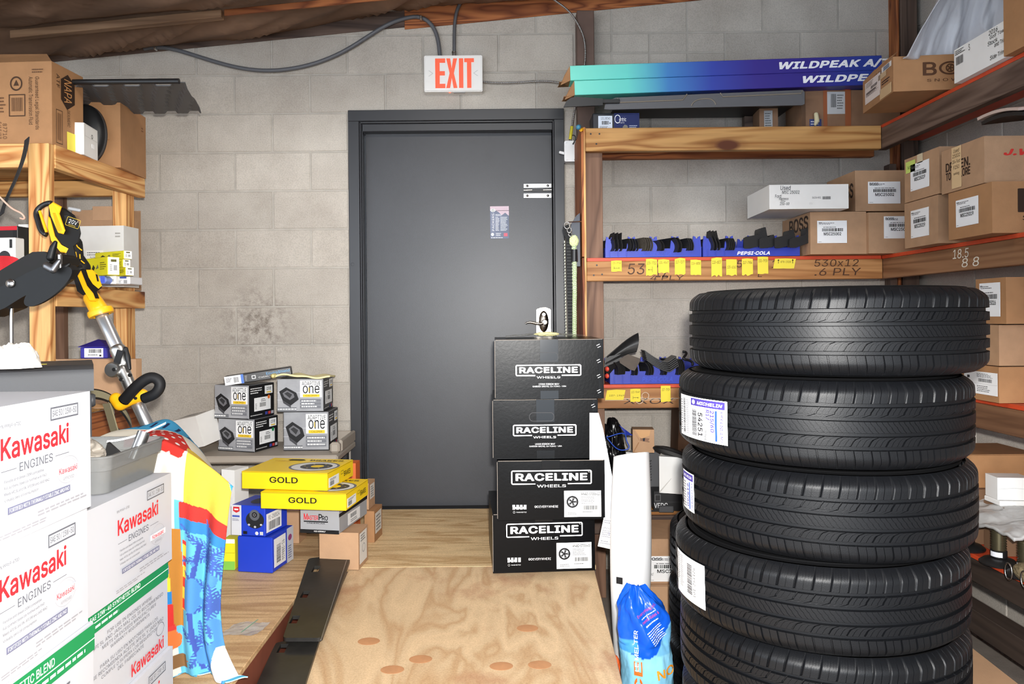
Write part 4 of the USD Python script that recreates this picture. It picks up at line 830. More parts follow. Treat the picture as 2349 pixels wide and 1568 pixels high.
def oil(label, x, y0, z, items, h=BH-0.001, yaw=0): return carton_at('oil_case', label, bd, bl, h, (x-bd/2, y0+bl/2, z), yaw, OIL, {'right': items, 'front': [('tb',KA,0.15,0.6,0.85,0.78,REDK)]}, gO, c=0.004, seed=int(z*100)%50)
for k in range(5): oil({4:'white red-lettered oil case topping the nearer stack at the left edge',3:'white red-lettered oil case second from the top of the nearer stack',2:'oil case with a green stripe third from the top of the nearer stack'}.get(k,['lowest white oil case of the nearer stack, on the floor','second lowest white oil case of the nearer stack'][min(k,1)]), oilx-0.004*(k%2), 1.13+0.004*(k%3), k*BH, oil_items(k == 2), yaw=0.8*(k%2))
for k in range(4): oil({3:'white red-lettered oil case under the clear plastic tub',2:'green banded oil case with grey paragraphs, below the case under the clear tub'}.get(k,['lowest white oil case of the farther stack, on the floor','second lowest white oil case of the farther stack'][min(k,1)]), -0.905-(0.010 if k == 2 else 0), 1.594-(0.0 if k != 2 else 0.004), k*0.2328, text_items() if k == 2 else oil_items(False), h=0.2318, yaw=-0.5*(k%2))
# -- clear tub with odds and ends
ZTUB = 4*0.2328+0.002
TUBM = clear('tub_plastic', (196,197,196), 0.26, 0.2)
tb = thing('plastic_tub', 'clear plastic tub of loose parts on the white oil case', 'tub', (-1.065,1.868,ZTUB))
tx, ty, th_ = 0.27, 0.30, 0.090
def tubshell(w, d, h, t, taper, r):
    rings = []
    for z, s in ((0,taper),(h*0.62,1-(1-taper)*0.35),(h*0.62,1.0),(h,1.02)):
        for kk in (0,):
            p = np.array(rrect(w*s,d*s,r).exterior.coords)[:-1]; rings.append(np.c_[p, np.full(len(p), z)])
    n = len(rings[0]); inner = [np.c_[r_[:,:2]*(1-2*t/min(w,d)), r_[:,2]+(t if i == 0 else 0)] for i, r_ in enumerate(rings)][::-1]
    rr = rings+inner; v = np.vstack(rr); f = []
    for a in range(len(rr)-1):
        for j in range(n): f.append((a*n+j, a*n+(j+1)%n, (a+1)*n+(j+1)%n, (a+1)*n+j))
    v = np.vstack([v, [0,0,0],[0,0,t]]); m1 = len(v)-2; fs = np.array(f); tri = np.vstack([fs[:,[0,1,2]],fs[:,[0,2,3]]])
    cap = [(m1,(j+1)%n,j) for j in range(n)]+[(m1+1,(len(rr)-1)*n+j,(len(rr)-1)*n+(j+1)%n) for j in range(n)]
    return trimesh.Trimesh(v, np.vstack([tri,cap]), process=False)
part(tb, 'shell', tubshell(tx,ty,th_,0.002,0.90,0.03), TUBM, 30)
part(tb, 'rim', cat([xf(m, T(0,0,th_-0.004)) for m in [prism(rrect(tx+0.014,ty+0.014,0.034).difference(rrect(tx-0.002,ty-0.002,0.028)),0.005)]]), TUBM)
solo('parts_bag', xf(crumple(0.17,0.17,0.11,8), T(-1.085,1.83,ZTUB+0.012)), clear('bag_tan',(206,198,186),0.6,0.2), 'crinkled clear bag of parts in the plastic tub', 'bag', 30)
solo('metal_bushing', xf(tube([(0,0,0),(0,0,0.075)],0.016,18), RX(-22), RY(12), T(-0.985,1.955,ZTUB+0.04)), STEEL, 'short silver metal tube standing in the plastic tub', 'tube', 40)
solo('black_bracket', xf(hullm([(0,0,0),(0.09,0.02,0.0),(0.02,0.0,0.07),(0.0,0.012,0.0),(0.02,0.012,0.07)]), T(-1.06,1.93,ZTUB+0.02)), BLACKPL, 'black angular bracket sticking out of the plastic tub', 'bracket')
solo('grey_parts', xf(crumple(0.20,0.12,0.06,12), T(-1.03,1.93,ZTUB+0.006)) if False else xf(cham(0.05,0.12,0.04,0.01), T(-0.975,1.86,ZTUB+0.006)), M('part_grey',(110,112,114),0.5), 'grey block of hardware seen through the side of the tub', 'part')
solo('zip_tie', ribbon([P(245,1012,1.98),P(285,1006,2.0),P(330,992,2.02),P(380,970,2.03)], 0.006, 0.0016, (0.2,0.2,1)), WHITE, 'white zip tie poking up above the clear tub', 'zip tie', 40)

# -- beach towel over a stool
st = thing('stool', 'brown wooden stool under the bright beach towel', 'stool', (-1.165,2.285,PLAT))
part(st, 'seat', slab(-0.105,0.105,-0.105,0.105,0.61,0.635), DARKWOOD[0])
for sx in (-1,1):
    for sy in (-1,1): part(st, 'leg', slab(sx*0.088-0.016,sx*0.088+0.016,sy*0.088-0.016,sy*0.088+0.016,0.0,0.609), M('leg_brown',(70,42,34),0.5))
ZS = PLAT+0.64
Lb, Lt, Lf = 0.34, 0.36, 0.66
def towel_fn(u, v):
    # v: 0 back edge on the seat .. 1 lower hem; u: left .. right
    s = v*(Lt+Lf)
    seat = np.clip(s/Lt, 0, 1); hang = np.maximum(s-Lt, 0)
    flare = hang/Lf
    x = -1.215+u*(0.215+0.215*seat**0.8+0.03*flare-0.045*np.sin(flare*np.pi)) + 0.012*np.sin(v*9+u*3)
    side = np.clip((u-0.42)/0.58, 0, 1)
    fold = (np.sin(u*19+1.2+flare*1.5)*0.5+0.5*np.sin(u*41+flare*2))*(0.03*np.minimum(flare*2.2,1)**0.8)
    y = 2.42-0.30*seat-fold-0.01*flare
    z = ZS+0.016+0.012*np.sin(u*8+seat*3)*seat*(1-seat)*4+0.028*np.exp(-((u-0.42)/0.25)**2)*(1-seat*0.3) - side**2.1*0.125*(1-flare)*np.minimum(1,0.85+seat)
    z = np.where(hang > 0, z-hang-0.02*(1-np.exp(-hang*20)), z)
    y = y-0.025*(1-np.exp(-hang*16))
    cor = np.clip((flare-0.80)/0.2,0,1)*np.clip((u-0.70)/0.3,0,1)
    x = x+0.035*cor; y = y-0.03*cor
    return np.stack([x,y,np.maximum(z, PLAT+0.014)],1)
NU, NV = 220, 420
tm_, U, V = sheet(towel_fn, NU, NV, 0.004)
def towel_col(u, v, back):
    c = np.zeros((len(u),3)); sky = np.array(lin((104,190,226))); c[:] = sky
    pos = lambda m, rgb: c.__setitem__(m, lin(rgb))
    w = v+0.04*np.sin(u*6)
    Uv = (u-0.30)/0.70
    nz = meshkit.fbm(np.stack([u*7,v*11,u*0],1),3,4)
    cream = (248,240,222)
    pos((v < 0.47)|((v < 0.64)&(Uv < 0.53)), cream)
    # dotted red kerchief near the top
    ker = (v > 0.16)&(v < 0.37)&(Uv > -0.1+0.6*(v-0.16))&(Uv < 0.50+1.0*(v-0.16)-2.2*np.maximum(v-0.30,0)); pos(ker, (214,52,44))
    gx, gy = np.mod(u*13+0.5*np.floor(np.mod(v*20,2)), 1)-0.5, np.mod(v*20,1)-0.5
    pos(ker&(gx**2*0.7+gy**2*0.9 < 0.028), (250,246,240))
    pos((v < 0.15)|((v < 0.40)&(Uv > 0.92)), (72,170,220)); pos((v > 0.05)&(v < 0.12)&(np.abs(np.sin(u*23+v*9)) > 0.93), (30,44,92))
    a = v-0.10*(1-Uv)**2
    pos((a > 0.345+0.06*np.cos(Uv*5))&(a < 0.455)&(Uv > 0.60), (240,200,76)); pos((a >= 0.455)&(a < 0.50)&(Uv > 0.56), (204,58,52)); pos((a >= 0.50)&(a < 0.535)&(Uv > 0.56), (58,134,196))
    L = Uv < 0.52
    band = [((0.52,0.56),(206,150,70)),((0.56,0.605),(216,56,50)),((0.605,0.64),(44,130,196)),((0.64,0.69),(246,210,64)),((0.69,0.725),(44,130,196)),((0.725,0.79),(214,52,48))]
    b2 = v-0.055+0.06*(Uv-0.2)
    for (p, q), rgb in band: pos(L&(b2 > p)&(b2 <= q), rgb)
    pos(L&(b2 > 0.79)&(b2 < 0.93), (240,232,214)); pos(L&(np.abs(b2-0.86-0.06*np.sin(u*17)) < 0.012), (214,60,56)); pos(L&(b2 > 0.84)&(b2 < 0.885)&(Uv < 0.12), (60,160,205)); pos(L&(b2 > 0.885)&(b2 < 0.91)&(Uv < 0.16), (176,124,70))
    pos((np.abs(Uv-0.54-0.02*np.sin(v*9)) < 0.045)&(v > 0.55)&(v < 0.83), (190,128,54))
    pos((np.abs(Uv-0.605) < 0.025)&(v > 0.58)&(v < 0.78)&(np.mod(v*16,1) < 0.45), (222,60,52)); pos((np.abs(Uv-0.605) < 0.025)&(v > 0.58)&(v < 0.78)&(np.mod(v*16,1) >= 0.45), (246,206,70))
    pos((Uv > 0.42)&(Uv < 0.62)&(v > 0.84)&(v < 0.93)&(nz > 0.44), (226,120,60)); pos((Uv > 0.44)&(Uv < 0.60)&(v >= 0.91)&(v < 0.95), (136,100,64))
    # palm fronds, leaflet by leaflet
    X_, Y_ = Uv*0.30, v*1.02
    for (cx, cy, ln, n_) in ((0.262,0.60,0.105,7),(0.280,0.735,0.110,7),(0.235,0.90,0.080,6),(0.285,0.88,0.07,5)):
        for k in range(n_):
            th = -2.6+k*(4.4/(n_-1))*1.15+0.2*np.sin(k*3+cx*40); A = (X_-cx)*np.cos(th)+(Y_-cy)*np.sin(th); B = -(X_-cx)*np.sin(th)+(Y_-cy)*np.cos(th)+1.6*A*A*(1 if k % 2 else -1)
            wd = 0.021*np.clip(1-A/ln,0,1)**0.6*np.clip(A/0.012,0,1)
            pos((A > 0)&(A < ln)&(np.abs(B) < wd)&((np.abs(B) < 0.0025)|(np.mod((A-0.9*np.abs(B))*95,1) < 0.56)), (74,104,184))
    pos((np.abs(X_-0.232-0.03*np.sin(v*6)) < 0.0055)&(v > 0.57)&(v < 0.95), (70,92,174))
    pos((Uv > 0.62)&(v > 0.55)&(nz > 0.60), (86,150,214))
    pos(v > 0.985, (84,176,216)); c[~back] = lin((240,240,238)); c *= 0.74; c[(u > 0.86)&(v > 0.86)&(v < 0.975)&(u-0.86 > (0.965-v)*0.9)] = lin((240,240,238))
    return c
N1 = (NU+1)*(NV+1); back = np.arange(len(U)) >= N1
part_t = part('/World','beach_towel', tm_, vcol('towel_print'), True, col=towel_col(U, V, back))
tagp(part_t, 'bright multicoloured beach towel with palm fronds draped over the stool', 'towel')
# -- tan canvas belt
TAN = M('canvas_tan',(140,132,104),0.9,bump=0.6,bscale=400)
bl_ = thing('canvas_belt', 'looped tan canvas belt with dark edging hanging by the trimmer shaft', 'belt')
bp_ = [P(205,903,2.62),P(240,908,2.60),P(268,925,2.58),P(292,955,2.56),P(302,985,2.55),P(298,1003,2.54),P(276,998,2.53),P(262,965,2.52),P(250,930,2.54)]
part(bl_, 'webbing', ribbon(bp_, 0.050, 0.004, (0.45,-0.7,-0.5)), TAN, 40)
part(bl_, 'webbing', ribbon([P(244,925,2.50),P(252,950,2.49),P(262,985,2.48),P(275,1020,2.48)], 0.05, 0.004, (0.8,-0.6,0.1)), TAN, 40)
for sg in (-1,1): part(bl_, 'edging', ribbon([q+sg*0.025*np.array([0.45,-0.7,-0.5])/0.975 for q in bp_], 0.007, 0.006, (0.45,-0.7,-0.5)), BLACKPL, 40)

# -- grey plastic cart against the wall
CART = M('cart_grey',(166,156,144),0.55,bump=0.15,bscale=600)
ct = thing('utility_cart', 'tan-grey plastic utility cart against the wall under the brake part boxes', 'cart', (0,0,0))
CZT = 0.70; cx0, cx1, cy0, cy1 = -1.66, XP(792,3.66), 3.47, 3.885
part(ct, 'tray', slab(cx0,cx1,cy0,cy1,CZT-0.035,CZT,0.008), CART)
part(ct, 'rim', cat(slab(cx1-0.02,cx1,cy0+0.10,cy1,CZT,CZT+0.055,0.006), slab(cx1-0.13,cx1-0.02,cy1-0.02,cy1,CZT,CZT+0.055,0.006)), CART)
part(ct, 'corner_post', slab(cx1-0.052,cx1-0.004,cy0+0.055,cy0+0.098,CZT,CZT+0.05,0.01), CART)
for a in (cx0+0.03, cx1-0.07):
    for b in (cy0+0.02, cy1-0.06): part(ct, 'leg', slab(a,a+0.04,b,b+0.04,PLAT,CZT-0.035,0.006), M('leg_black',(40,40,42),0.5))
part(ct, 'lower_tray', slab(cx0,cx1-0.01,cy0+0.005,cy1,PLAT+0.03,PLAT+0.06,0.006), CART)
# -- brake part boxes
AD = M('adaptive_grey',(176,177,180),0.4,c2=(140,141,146),vscale=5); BLK = M('gloss_black_card',(22,22,24),0.35)
def adaptive(label, near, left, right, d, yaw, z, dot, **kw):
    front = [('r',0.0,0.04,0.42,0.14,(120,122,126)),('r',0,0.36,0.5,0.37,(206,206,208)),('r',0,0.58,0.5,0.59,(206,206,208)), ('r',0.50,0.44,0.97,0.95,(240,240,240)), ('t','ADAPTIVE',0.54,0.80,0.94,0.92,(60,60,62)), ('t','one',0.56,0.56,0.92,0.79,(40,40,42)), ('r',0.56,0.45,0.92,0.53,(240,200,50)), ('t','CALIPER',0.62,0.465,0.86,0.515,(120,100,30)), ('r',0.685,0.60,0.70,0.74,(236,190,40)),
             ('poly',0,0,0,0,(34,34,36),[(0.05,0.62),(0.20,0.75),(0.42,0.58),(0.47,0.38),(0.30,0.20),(0.12,0.36)]), ('poly',0,0,0,0,(110,110,114),[(0.12,0.57),(0.22,0.66),(0.36,0.55),(0.38,0.45),(0.28,0.36),(0.16,0.46)]), ('poly',0,0,0,0,(52,52,54),[(0.16,0.56),(0.23,0.61),(0.33,0.53),(0.28,0.42)]), ('poly',0,0,0,0,(70,70,74),[(0.12,0.36),(0.30,0.20),(0.30,0.13),(0.14,0.27)]),
             ('r',0.50,0.31,0.95,0.385,(120,122,128)),('r',0.50,0.21,0.95,0.29,(120,122,128)),('r',0.50,0.11,0.95,0.19,(120,122,128)), ('lines',0.53,0.12,0.93,0.38,(220,220,220),3), ('lines',0.02,0.05,0.44,0.13,(235,235,235),1), ('r',0,0,1,0.025,(40,40,42))]
    side = [('lines',0.06,0.72,0.52,0.92,(230,230,230),3), ('label',0.62,0.68,0.93,0.93,(244,244,244),[('t','one',0.2,0.4,0.8,0.8,(50,50,50)),('r',0.2,0.12,0.8,0.25,(240,200,50))],'seal'),
            ('label',0.20,0.20,0.85,0.60,(246,246,246),[('bar',0.32,0.28,0.7,0.6,(60,60,60)),('lines',0.4,0.66,0.75,0.9,(90,90,90),2),('lines',0.05,0.15,0.16,0.6,(120,120,120),4)]), ('r',0.62,0.05,0.72,0.14,(60,70,150)),('r',0.74,0.05,0.84,0.14,(190,60,60)),('r',0.86,0.05,0.96,0.14,(180,180,190)), ('lines',0.05,0.06,0.55,0.12,(200,200,200),1)]
    t = carton('caliper_box', label, near, left, right, d, yaw, 'R', AD, {'front': front}, z=z, group='grey caliper boxes on the cart', soft=False, **kw)
    w, dd, h, _ = px_box(near, left, right, d, yaw, 'R', kw.get('h'), z, None, kw.get('depth'))
    part(t, 'side_panel', slab(w/2,w/2+0.0006,-dd/2+0.001,dd/2-0.001,0.001,h-0.001,0.0002), BLK)
    prints(t, bface(w,dd,h,'right',0.001), side+([('ring',0.72,0.52,0.82,0.64,dot,1.0)] if dot else []))
    part(t, 'top_panel', slab(-w/2+0.004,w/2-0.002,-dd/2+0.004,dd/2-0.004,h,h+0.0006,0.0002), M('dark_card',(52,52,56),0.5))
    return h
h1 = adaptive('grey caliper box with a green dot sticker, lower left of the four', (584,962,1037), 498, 635, 3.56, -18, CZT+0.001, (30,140,80))
h2 = adaptive('grey caliper box with an orange dot sticker, upper left of the four', (571,884,958), 490, 627, 3.55, -18, CZT+h1+0.003, (236,120,50))
h3 = adaptive('grey caliper box at the lower right of the four', (754,944,1015), 648, 778, 3.60, 0, CZT+0.001, None, depth=0.2)
h4 = adaptive('grey caliper box under the folded yellow paper, upper right of the four', (742,868,943), 634, 767, 3.59, 0, CZT+h3+0.003, None, depth=0.2)
zf = CZT+h1+h2+0.0235
cf = carton_at('cabin_filter_box', 'long narrow black cabin filter box with a white end lying on the left caliper boxes', 0.31, 0.09, 0.044, P(596,862,3.62)*np.array([1,1,0])+np.array([0,0,zf]), 14, BLK, {
   'front': [('label',0.0,0.02,0.24,0.98,(242,242,244),[('bar',0.55,0.2,0.85,0.8,(60,60,60)),('lines',0.1,0.3,0.45,0.8,(90,90,90),4)],'end_label'), ('r',0.24,0.0,0.28,1.0,(90,130,210)), ('t','EnviroShield',0.62,0.52,0.97,0.80,(110,176,226)), ('t','Cabin Filter',0.50,0.30,0.80,0.46,(226,226,226)), ('frame',0.40,0.3,0.46,0.7,(220,220,220),0.08), ('lines',0.3,0.2,0.34,0.8,(180,180,180),4)],
   'right': [('frame',0.55,0.2,0.9,0.85,(226,226,226),0.12), ('r',0.1,0.2,0.3,0.8,(200,200,210)), ('r',0.36,0.2,0.46,0.8,(90,130,200))]}, None, 'box', False, pitch=0, roll=-7.5)
yp = thing('yellow_paper', 'folded pale yellow paper with a rolled end on the right caliper box', 'paper', P(702,866,3.63)*np.array([1,1,0])+np.array([0,0,CZT+h3+h4+0.005]))
part(yp, 'sheet', sheet(lambda u,v: np.stack([-0.14+u*0.27, -0.06+v*0.12, 0.010+0.016*np.exp(-((u-0.25)/0.2)**2)*(1-0.5*v)+0.004*np.sin(u*14+v*3)],1), 30, 12, 0.008)[0], M('paper_yellow',(244,232,176),0.8), True)
part(yp, 'roll', tube([(-0.143,-0.065,0.014),(-0.143,0.06,0.014)], 0.012, 14), M('paper_yellow2',(226,214,150),0.8), True)
wk = carton_at('crumpled_white_box', 'crumpled white carton tipped over on the cart near the wall', 0.15, 0.13, 0.15, P(462,1008,3.60)*np.array([1,1,0])+np.array([0,0,CZT+0.034]), -20, WHITEBOX, {'top': [('lines',0.2,0.3,0.8,0.7,(120,120,120),4), ('frame',0.15,0.25,0.85,0.75,(110,110,112),0.03)], 'front': [('lines',0.1,0.5,0.4,0.53,(190,190,190),1)]}, pitch=8, roll=-12, seed=21)
solo('foil_strip', ribbon([P(397,998,3.56),P(412,1004,3.55),P(428,1003,3.55),P(441,1009,3.55)], 0.022, 0.002, (0.2,0.8,0.5)), STEEL, 'shiny crumpled foil strip beside the crumpled white carton', 'strip', 30)
# -- yellow brake rotor boxes
YG = M('rotor_yellow',(250,212,24),0.42); KK = (36,32,22)
def rotor_box(label, near, left, right, d, yaw, z, h):
    w, dd, hh, _ = px_box(near, left, right, d, yaw, 'R', h, z)
    top = [('ring',0.42,0.10,1.0,0.74,(226,226,224),1.0), ('ring',0.42,0.10,1.0,0.74,(120,120,122),0.10), ('ring',0.55,0.22,0.92,0.62,(70,70,74),1.0), ('ring',0.67,0.34,0.82,0.51,(246,208,30),1.0)]+[('ring',0.735+0.14*math.cos(a)-0.012,0.425+0.15*math.sin(a)-0.013,0.735+0.14*math.cos(a)+0.012,0.425+0.15*math.sin(a)+0.013,(220,200,110),1.0) for a in np.arange(6)*np.pi/3]+[
           ('poly',0,0,0,0,KK,[(0.24,0.84),(0.28,0.80),(0.42,0.80),(0.46,0.84),(0.42,0.89),(0.28,0.89)]), ('tb','NAPA',0.29,0.815,0.41,0.875,(246,208,30)), ('tb','BRAKES',0.52,0.80,0.93,0.88,KK), ('t','ROTOR',0.62,0.755,0.8,0.785,(120,100,30)), ('t','PREMIUM',0.12,0.72,0.30,0.765,(200,150,40))]
    t = carton('rotor_box', label, near, left, right, d, yaw, 'R', YG, {'front': [('tb','GOLD',0.33,0.38,0.66,0.72,KK)], 'right': [('label',0.05,0.12,0.42,0.66,(240,240,236),[('bar',0.1,0.15,0.5,0.6,(60,60,60)),('lines',0.1,0.66,0.9,0.9,(90,90,90),2)]), ('tb','BRAKES',0.62,0.30,0.88,0.60,KK), ('frame',0.5,0.5,0.6,0.7,KK,0.02)], 'top': top}, z=z, h=h, group='yellow brake rotor boxes', soft=False, c=0.002)
    part(t, 'lid_edge', cat(slab(-w/2,w/2,-dd/2-0.0009,-dd/2,h-0.004,h-0.001,0.0003), slab(w/2,w/2+0.0009,-dd/2,dd/2,h-0.004,h-0.001,0.0003)), M('rotor_yellow_dark',(196,160,20),0.5))
    return hh
zg2 = 0.598; rotor_box('lower yellow GOLD brake rotor box, shifted to the right', (794,1128,1168), 594, 841, 2.86, -8, zg2, 0.066)
rotor_box('upper yellow GOLD brake rotor box, on top of the other', (751,1084,1126), 551, 807, 2.90, -9, zg2+0.068, 0.070)
# -- hub boxes
BLU = M('hub_blue',(28,62,196),0.4); BLU2 = M('hub_navy',(34,40,140),0.42)
hb1 = carton('hub_box', 'plain blue hub box with a barcode label at the base of the pile', (625,1228,1315), 540, 668, 2.945, -10, 'R', BLU, {'right': [('label',0.08,0.12,0.62,0.92,(236,236,236),[('barv',0.2,0.12,0.55,0.75,(40,40,40)),('t','91-288624',0.65,0.1,0.88,0.8,(40,40,40),-90)]), ('r',0.68,0.0,1.0,1.0,(200,202,208)), ('ring',0.74,0.62,0.92,0.8,(150,70,120),1.0), ('lines',0.74,0.1,0.92,0.5,(90,96,130),6)]}, z=PLAT+0.001, h=0.142, soft=False)
hb2 = carton('hub_box', 'blue and silver hub box with a wheel hub picture, under the rotor boxes', (608,1153,1231), 527, 655, 2.95, -14, 'R', BLU, {
  'front': [('r',0.0,0.0,0.30,1.0,(214,216,222)), ('poly',0,0,0,0,(206,44,52),[(0.05,0.80),(0.06,0.94),(0.24,0.94),(0.25,0.80),(0.15,0.74)]), ('r',0.09,0.83,0.21,0.88,(240,240,244)), ('r',0.03,0.60,0.25,0.66,(70,90,180)), ('lines',0.03,0.47,0.25,0.56,(120,120,140),2),
            ('ring',0.44,0.26,0.98,0.82,(34,36,40),1.0), ('ring',0.55,0.52,0.85,0.88,(92,96,104),1.0), ('ring',0.62,0.62,0.78,0.80,(30,30,34),1.0), ('ring',0.50,0.34,0.57,0.41,(190,192,198),1.0), ('ring',0.68,0.28,0.75,0.35,(190,192,198),1.0), ('ring',0.86,0.36,0.93,0.43,(190,192,198),1.0), ('ring',0.66,0.66,0.74,0.76,(150,152,158),0.3), ('r',0.36,0.06,0.48,0.16,(20,20,24)), ('ring',0.72,0.05,0.82,0.17,(220,220,224),1.0), ('r',0.86,0.06,0.96,0.17,(200,204,210))],
  'right': [('label',0.06,0.10,0.72,0.72,(238,238,238),[('bar',0.15,0.1,0.88,0.55,(40,40,40)),('t','91-258524',0.12,0.66,0.85,0.88,(40,40,40))])], 'top': [('ring',0.3,0.2,0.8,0.8,(60,64,80),1.0)]}, z=PLAT+0.145, h=0.121, soft=False)
mp = carton('hub_box', 'grey MasterPro hub assembly box with a black stripe', (778,1168,1228), 684, 838, 2.96, -10, 'R', M('masterpro_grey',(158,160,164),0.45), {
  'front': [('tb','M',0.10,0.46,0.20,0.68,(206,36,44)), ('tb','ASTER',0.20,0.46,0.47,0.62,(206,36,44)), ('tb','P',0.48,0.46,0.57,0.68,(24,24,26)), ('tb','RO',0.57,0.46,0.72,0.62,(24,24,26)), ('r',0.10,0.39,0.72,0.43,(24,24,26)), ('tb','UNDERCAR',0.18,0.33,0.64,0.38,(60,60,62)), ('r',0,0.0,1,0.13,(24,24,26)), ('tb','HUB ASSEMBLY',0.36,0.05,0.66,0.10,(230,230,230))],
  'right': [('r',0,0.58,1,0.70,(24,24,26)), ('tb','MASTERPRO',0.1,0.76,0.8,0.9,(190,40,48)), ('label',0.30,0.08,0.72,0.50,(240,240,240),[('bar',0.2,0.5,0.7,0.85,(50,50,50)),('lines',0.2,0.1,0.8,0.4,(120,120,120),2)]), ('ring',0.60,0.78,0.78,0.98,(60,200,70),1.0)]}, z=PLAT+0.150, h=0.115, soft=False)
carton('brown_carton', 'brown carton with a paper label under the grey MasterPro box', (823,1240,1306), 728, 838, 2.98, -6, 'R', KRAFT3, {'right': [('label',0.08,0.12,0.80,0.95,(226,222,216),[('ring',0.3,0.3,0.75,0.6,(170,170,172),0.2),('lines',0.1,0.7,0.9,0.95,(120,120,120),3)])]}, z=PLAT+0.001, h=0.148, depth=0.13)
carton('brown_carton', 'small brown carton standing on the platform right of the MasterPro box', (859,1172,1244), 832, 869, 3.34, -6, 'R', KRAFT2, {'right': [('label',0.1,0.25,0.85,0.9,(214,210,204),[('lines',0.1,0.1,0.9,0.9,(120,120,120),5)])]}, z=PLAT+0.001, depth=0.13)
carton('brown_carton', 'small brown carton balanced on another carton beside the door', (846,1108,1170), 826, 852, 3.36, -6, 'R', KRAFT3, {'right': [('label',0.2,0.35,0.85,0.9,(220,216,210),[('lines',0.1,0.1,0.9,0.9,(120,120,120),5)])]}, z=PLAT+0.001+(1244-1172)*3.34/F+0.002, depth=0.10)
carton('brown_carton', 'brown carton in the shade behind the blue hub boxes', (686,1158,1226), 645, 692, 3.34, -4, 'R', KRAFT3, None, z=PLAT+0.001, depth=0.10)
carton('orange_carton', 'tall carton with an orange top peeking out behind the rotor boxes', (817,1062,1180), 785, 822, 3.56, -3, 'R', M('card_orange',(226,110,50),0.6), None, z=PLAT+0.001, depth=0.08)
carton('white_carton', 'white carton half hidden between the towel and the rotor boxes', (540,1078,1300), 505, 550, 3.22, -20, 'R', WC, {'front': [('lines',0.2,0.75,0.9,0.78,(170,170,170),1)]}, z=PLAT+0.001, depth=0.09)
carton('yellow_green_box', 'yellow box with a green base half hidden by the towel', (539,1236,1312), 506, 541, 2.99, -4, 'R', YB, {'front': [('r',0,0,1,0.28,(130,196,80)), ('r',0,0.86,1,1,(240,240,236)), ('r',0,0.55,1,0.565,(200,180,30))]}, z=PLAT+0.001, depth=0.06, soft=False)
# -- black steel cutting edge bars lying along the ramp
BAR = M('black_bar',(30,29,28),0.38,spec=0.5,c2=(46,44,40),vscale=9,bump=0.15,bscale=60)
def bar_pt(px, py, up):
    u, v = px-PX, py-PY; u, v = u-ROLL*v, v+ROLL*u
    d = (CZ-PLAT-up+RS*YF)/(v/F+RS); return np.array([u*d/F, d])
def bar(name, label, pts, up, th, holes):
    o = Polygon([bar_pt(x,y,up) for x,y in pts]).buffer(-0.014).buffer(0.014, quad_segs=6)
    for x, y in holes: c = bar_pt(x,y,up); o = o.difference(sbox(c[0]-0.013,c[1]-0.024,c[0]+0.013,c[1]+0.024))
    m = prism(o, th); m.vertices[:,2] += np.array([ramp_z(y) for y in m.vertices[:,1]])+up-th
    t = thing(name, label, 'steel bar'); part(t, 'bar', m, BAR); return t, o
b1, o1 = bar('cutting_edge_bar', 'upper black steel bar with square holes lying along the ramp edge', [(708,1280),(790,1270),(803,1282),(790,1320),(735,1472),(728,1462),(649,1462)], 0.045, 0.013, [(725,1304),(700,1362),(676,1420)])
b2, o2 = bar('cutting_edge_bar', 'lower black steel bar running out of the picture beside the ramp', [(632,1474),(738,1450),(700,1568),(655,1700),(528,1700)], 0.015, 0.013, [(648,1486)])
cnt = np.array([bar_pt(795,1284,0.046),bar_pt(736,1466,0.046)])
part(b1, 'worn_edge', tube([np.r_[q, ramp_z(q[1])+0.0445] for q in cnt], 0.0022, 6), M('worn_steel',(150,150,150),0.4,0.8))
bg = thing('zip_bag', 'small clear zip bag lying on the left of the platform', 'bag', G(556,1450,PLAT)+np.array([0,0,0.001]))
part(bg, 'film', sheet(lambda u,v: np.stack([-0.055+u*0.11+0.02*v, -0.05+v*0.10, 0.004+0.016*meshkit.fbm(np.stack([u*3,v*3,u*0],1),3,2)],1), 20, 16)[0], clear('zip_film',(230,232,234),0.35,0.15), True)
part(bg, 'zip_strip', sheet(lambda u,v: np.stack([0.012+0.004*u+0.02*v, -0.05+v*0.10, 0.021+0*u],1), 2, 10)[0], M('zip_green',(120,170,140),0.4), True)

# ================================================================== RIGHT SIDE
DF = 3.505; XS = 1.777
# -- shelving along the back and right walls
rs_ = thing('wooden_shelving', 'old lumber shelving wrapping the back right corner, with red-edged boards', 'shelf')
REDEDGE = M('red_edge_paint', (196,70,36), 0.5, var=0.12, vscale=15)
LV = [(2.116,2.225,True), (1.505,1.598,True), (0.906,1.000,True), (0.315,0.400,False)]
SHZ = [2.226, 1.616, 1.018, 0.418]
part(rs_, 'post', slab(0.383,0.467,DF+0.022,DF+0.062,0.0,2.21), BROWNWOOD[2])
part(rs_, 'end_panel', slab(0.362,0.381,DF-0.02,3.815,1.62,2.228), REDWOOD[2]); part(rs_, 'end_panel', slab(0.362,0.381,DF-0.02,3.815,0.0,1.616), wood('end_wood',(150,84,48),(96,46,26),2,ring=10,knots=False))
part(rs_, 'edge_strip', slab(0.372,0.3815,DF-0.026,DF-0.0205,0.0,2.228,0.001), PINE[2])
FW = [OLDPINE[0], wood('board_tan_x',(182,132,82),(146,96,52),0,ring=6), wood('board_tan2_x',(176,126,80),(140,94,56),0,ring=6), DARKWOOD[0]]
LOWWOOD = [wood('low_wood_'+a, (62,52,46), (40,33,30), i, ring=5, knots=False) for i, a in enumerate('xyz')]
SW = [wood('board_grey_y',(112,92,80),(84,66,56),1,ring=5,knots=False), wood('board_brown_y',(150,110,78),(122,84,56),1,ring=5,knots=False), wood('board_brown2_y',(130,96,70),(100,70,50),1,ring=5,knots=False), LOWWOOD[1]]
XE = [XS, XS, XS, XS]
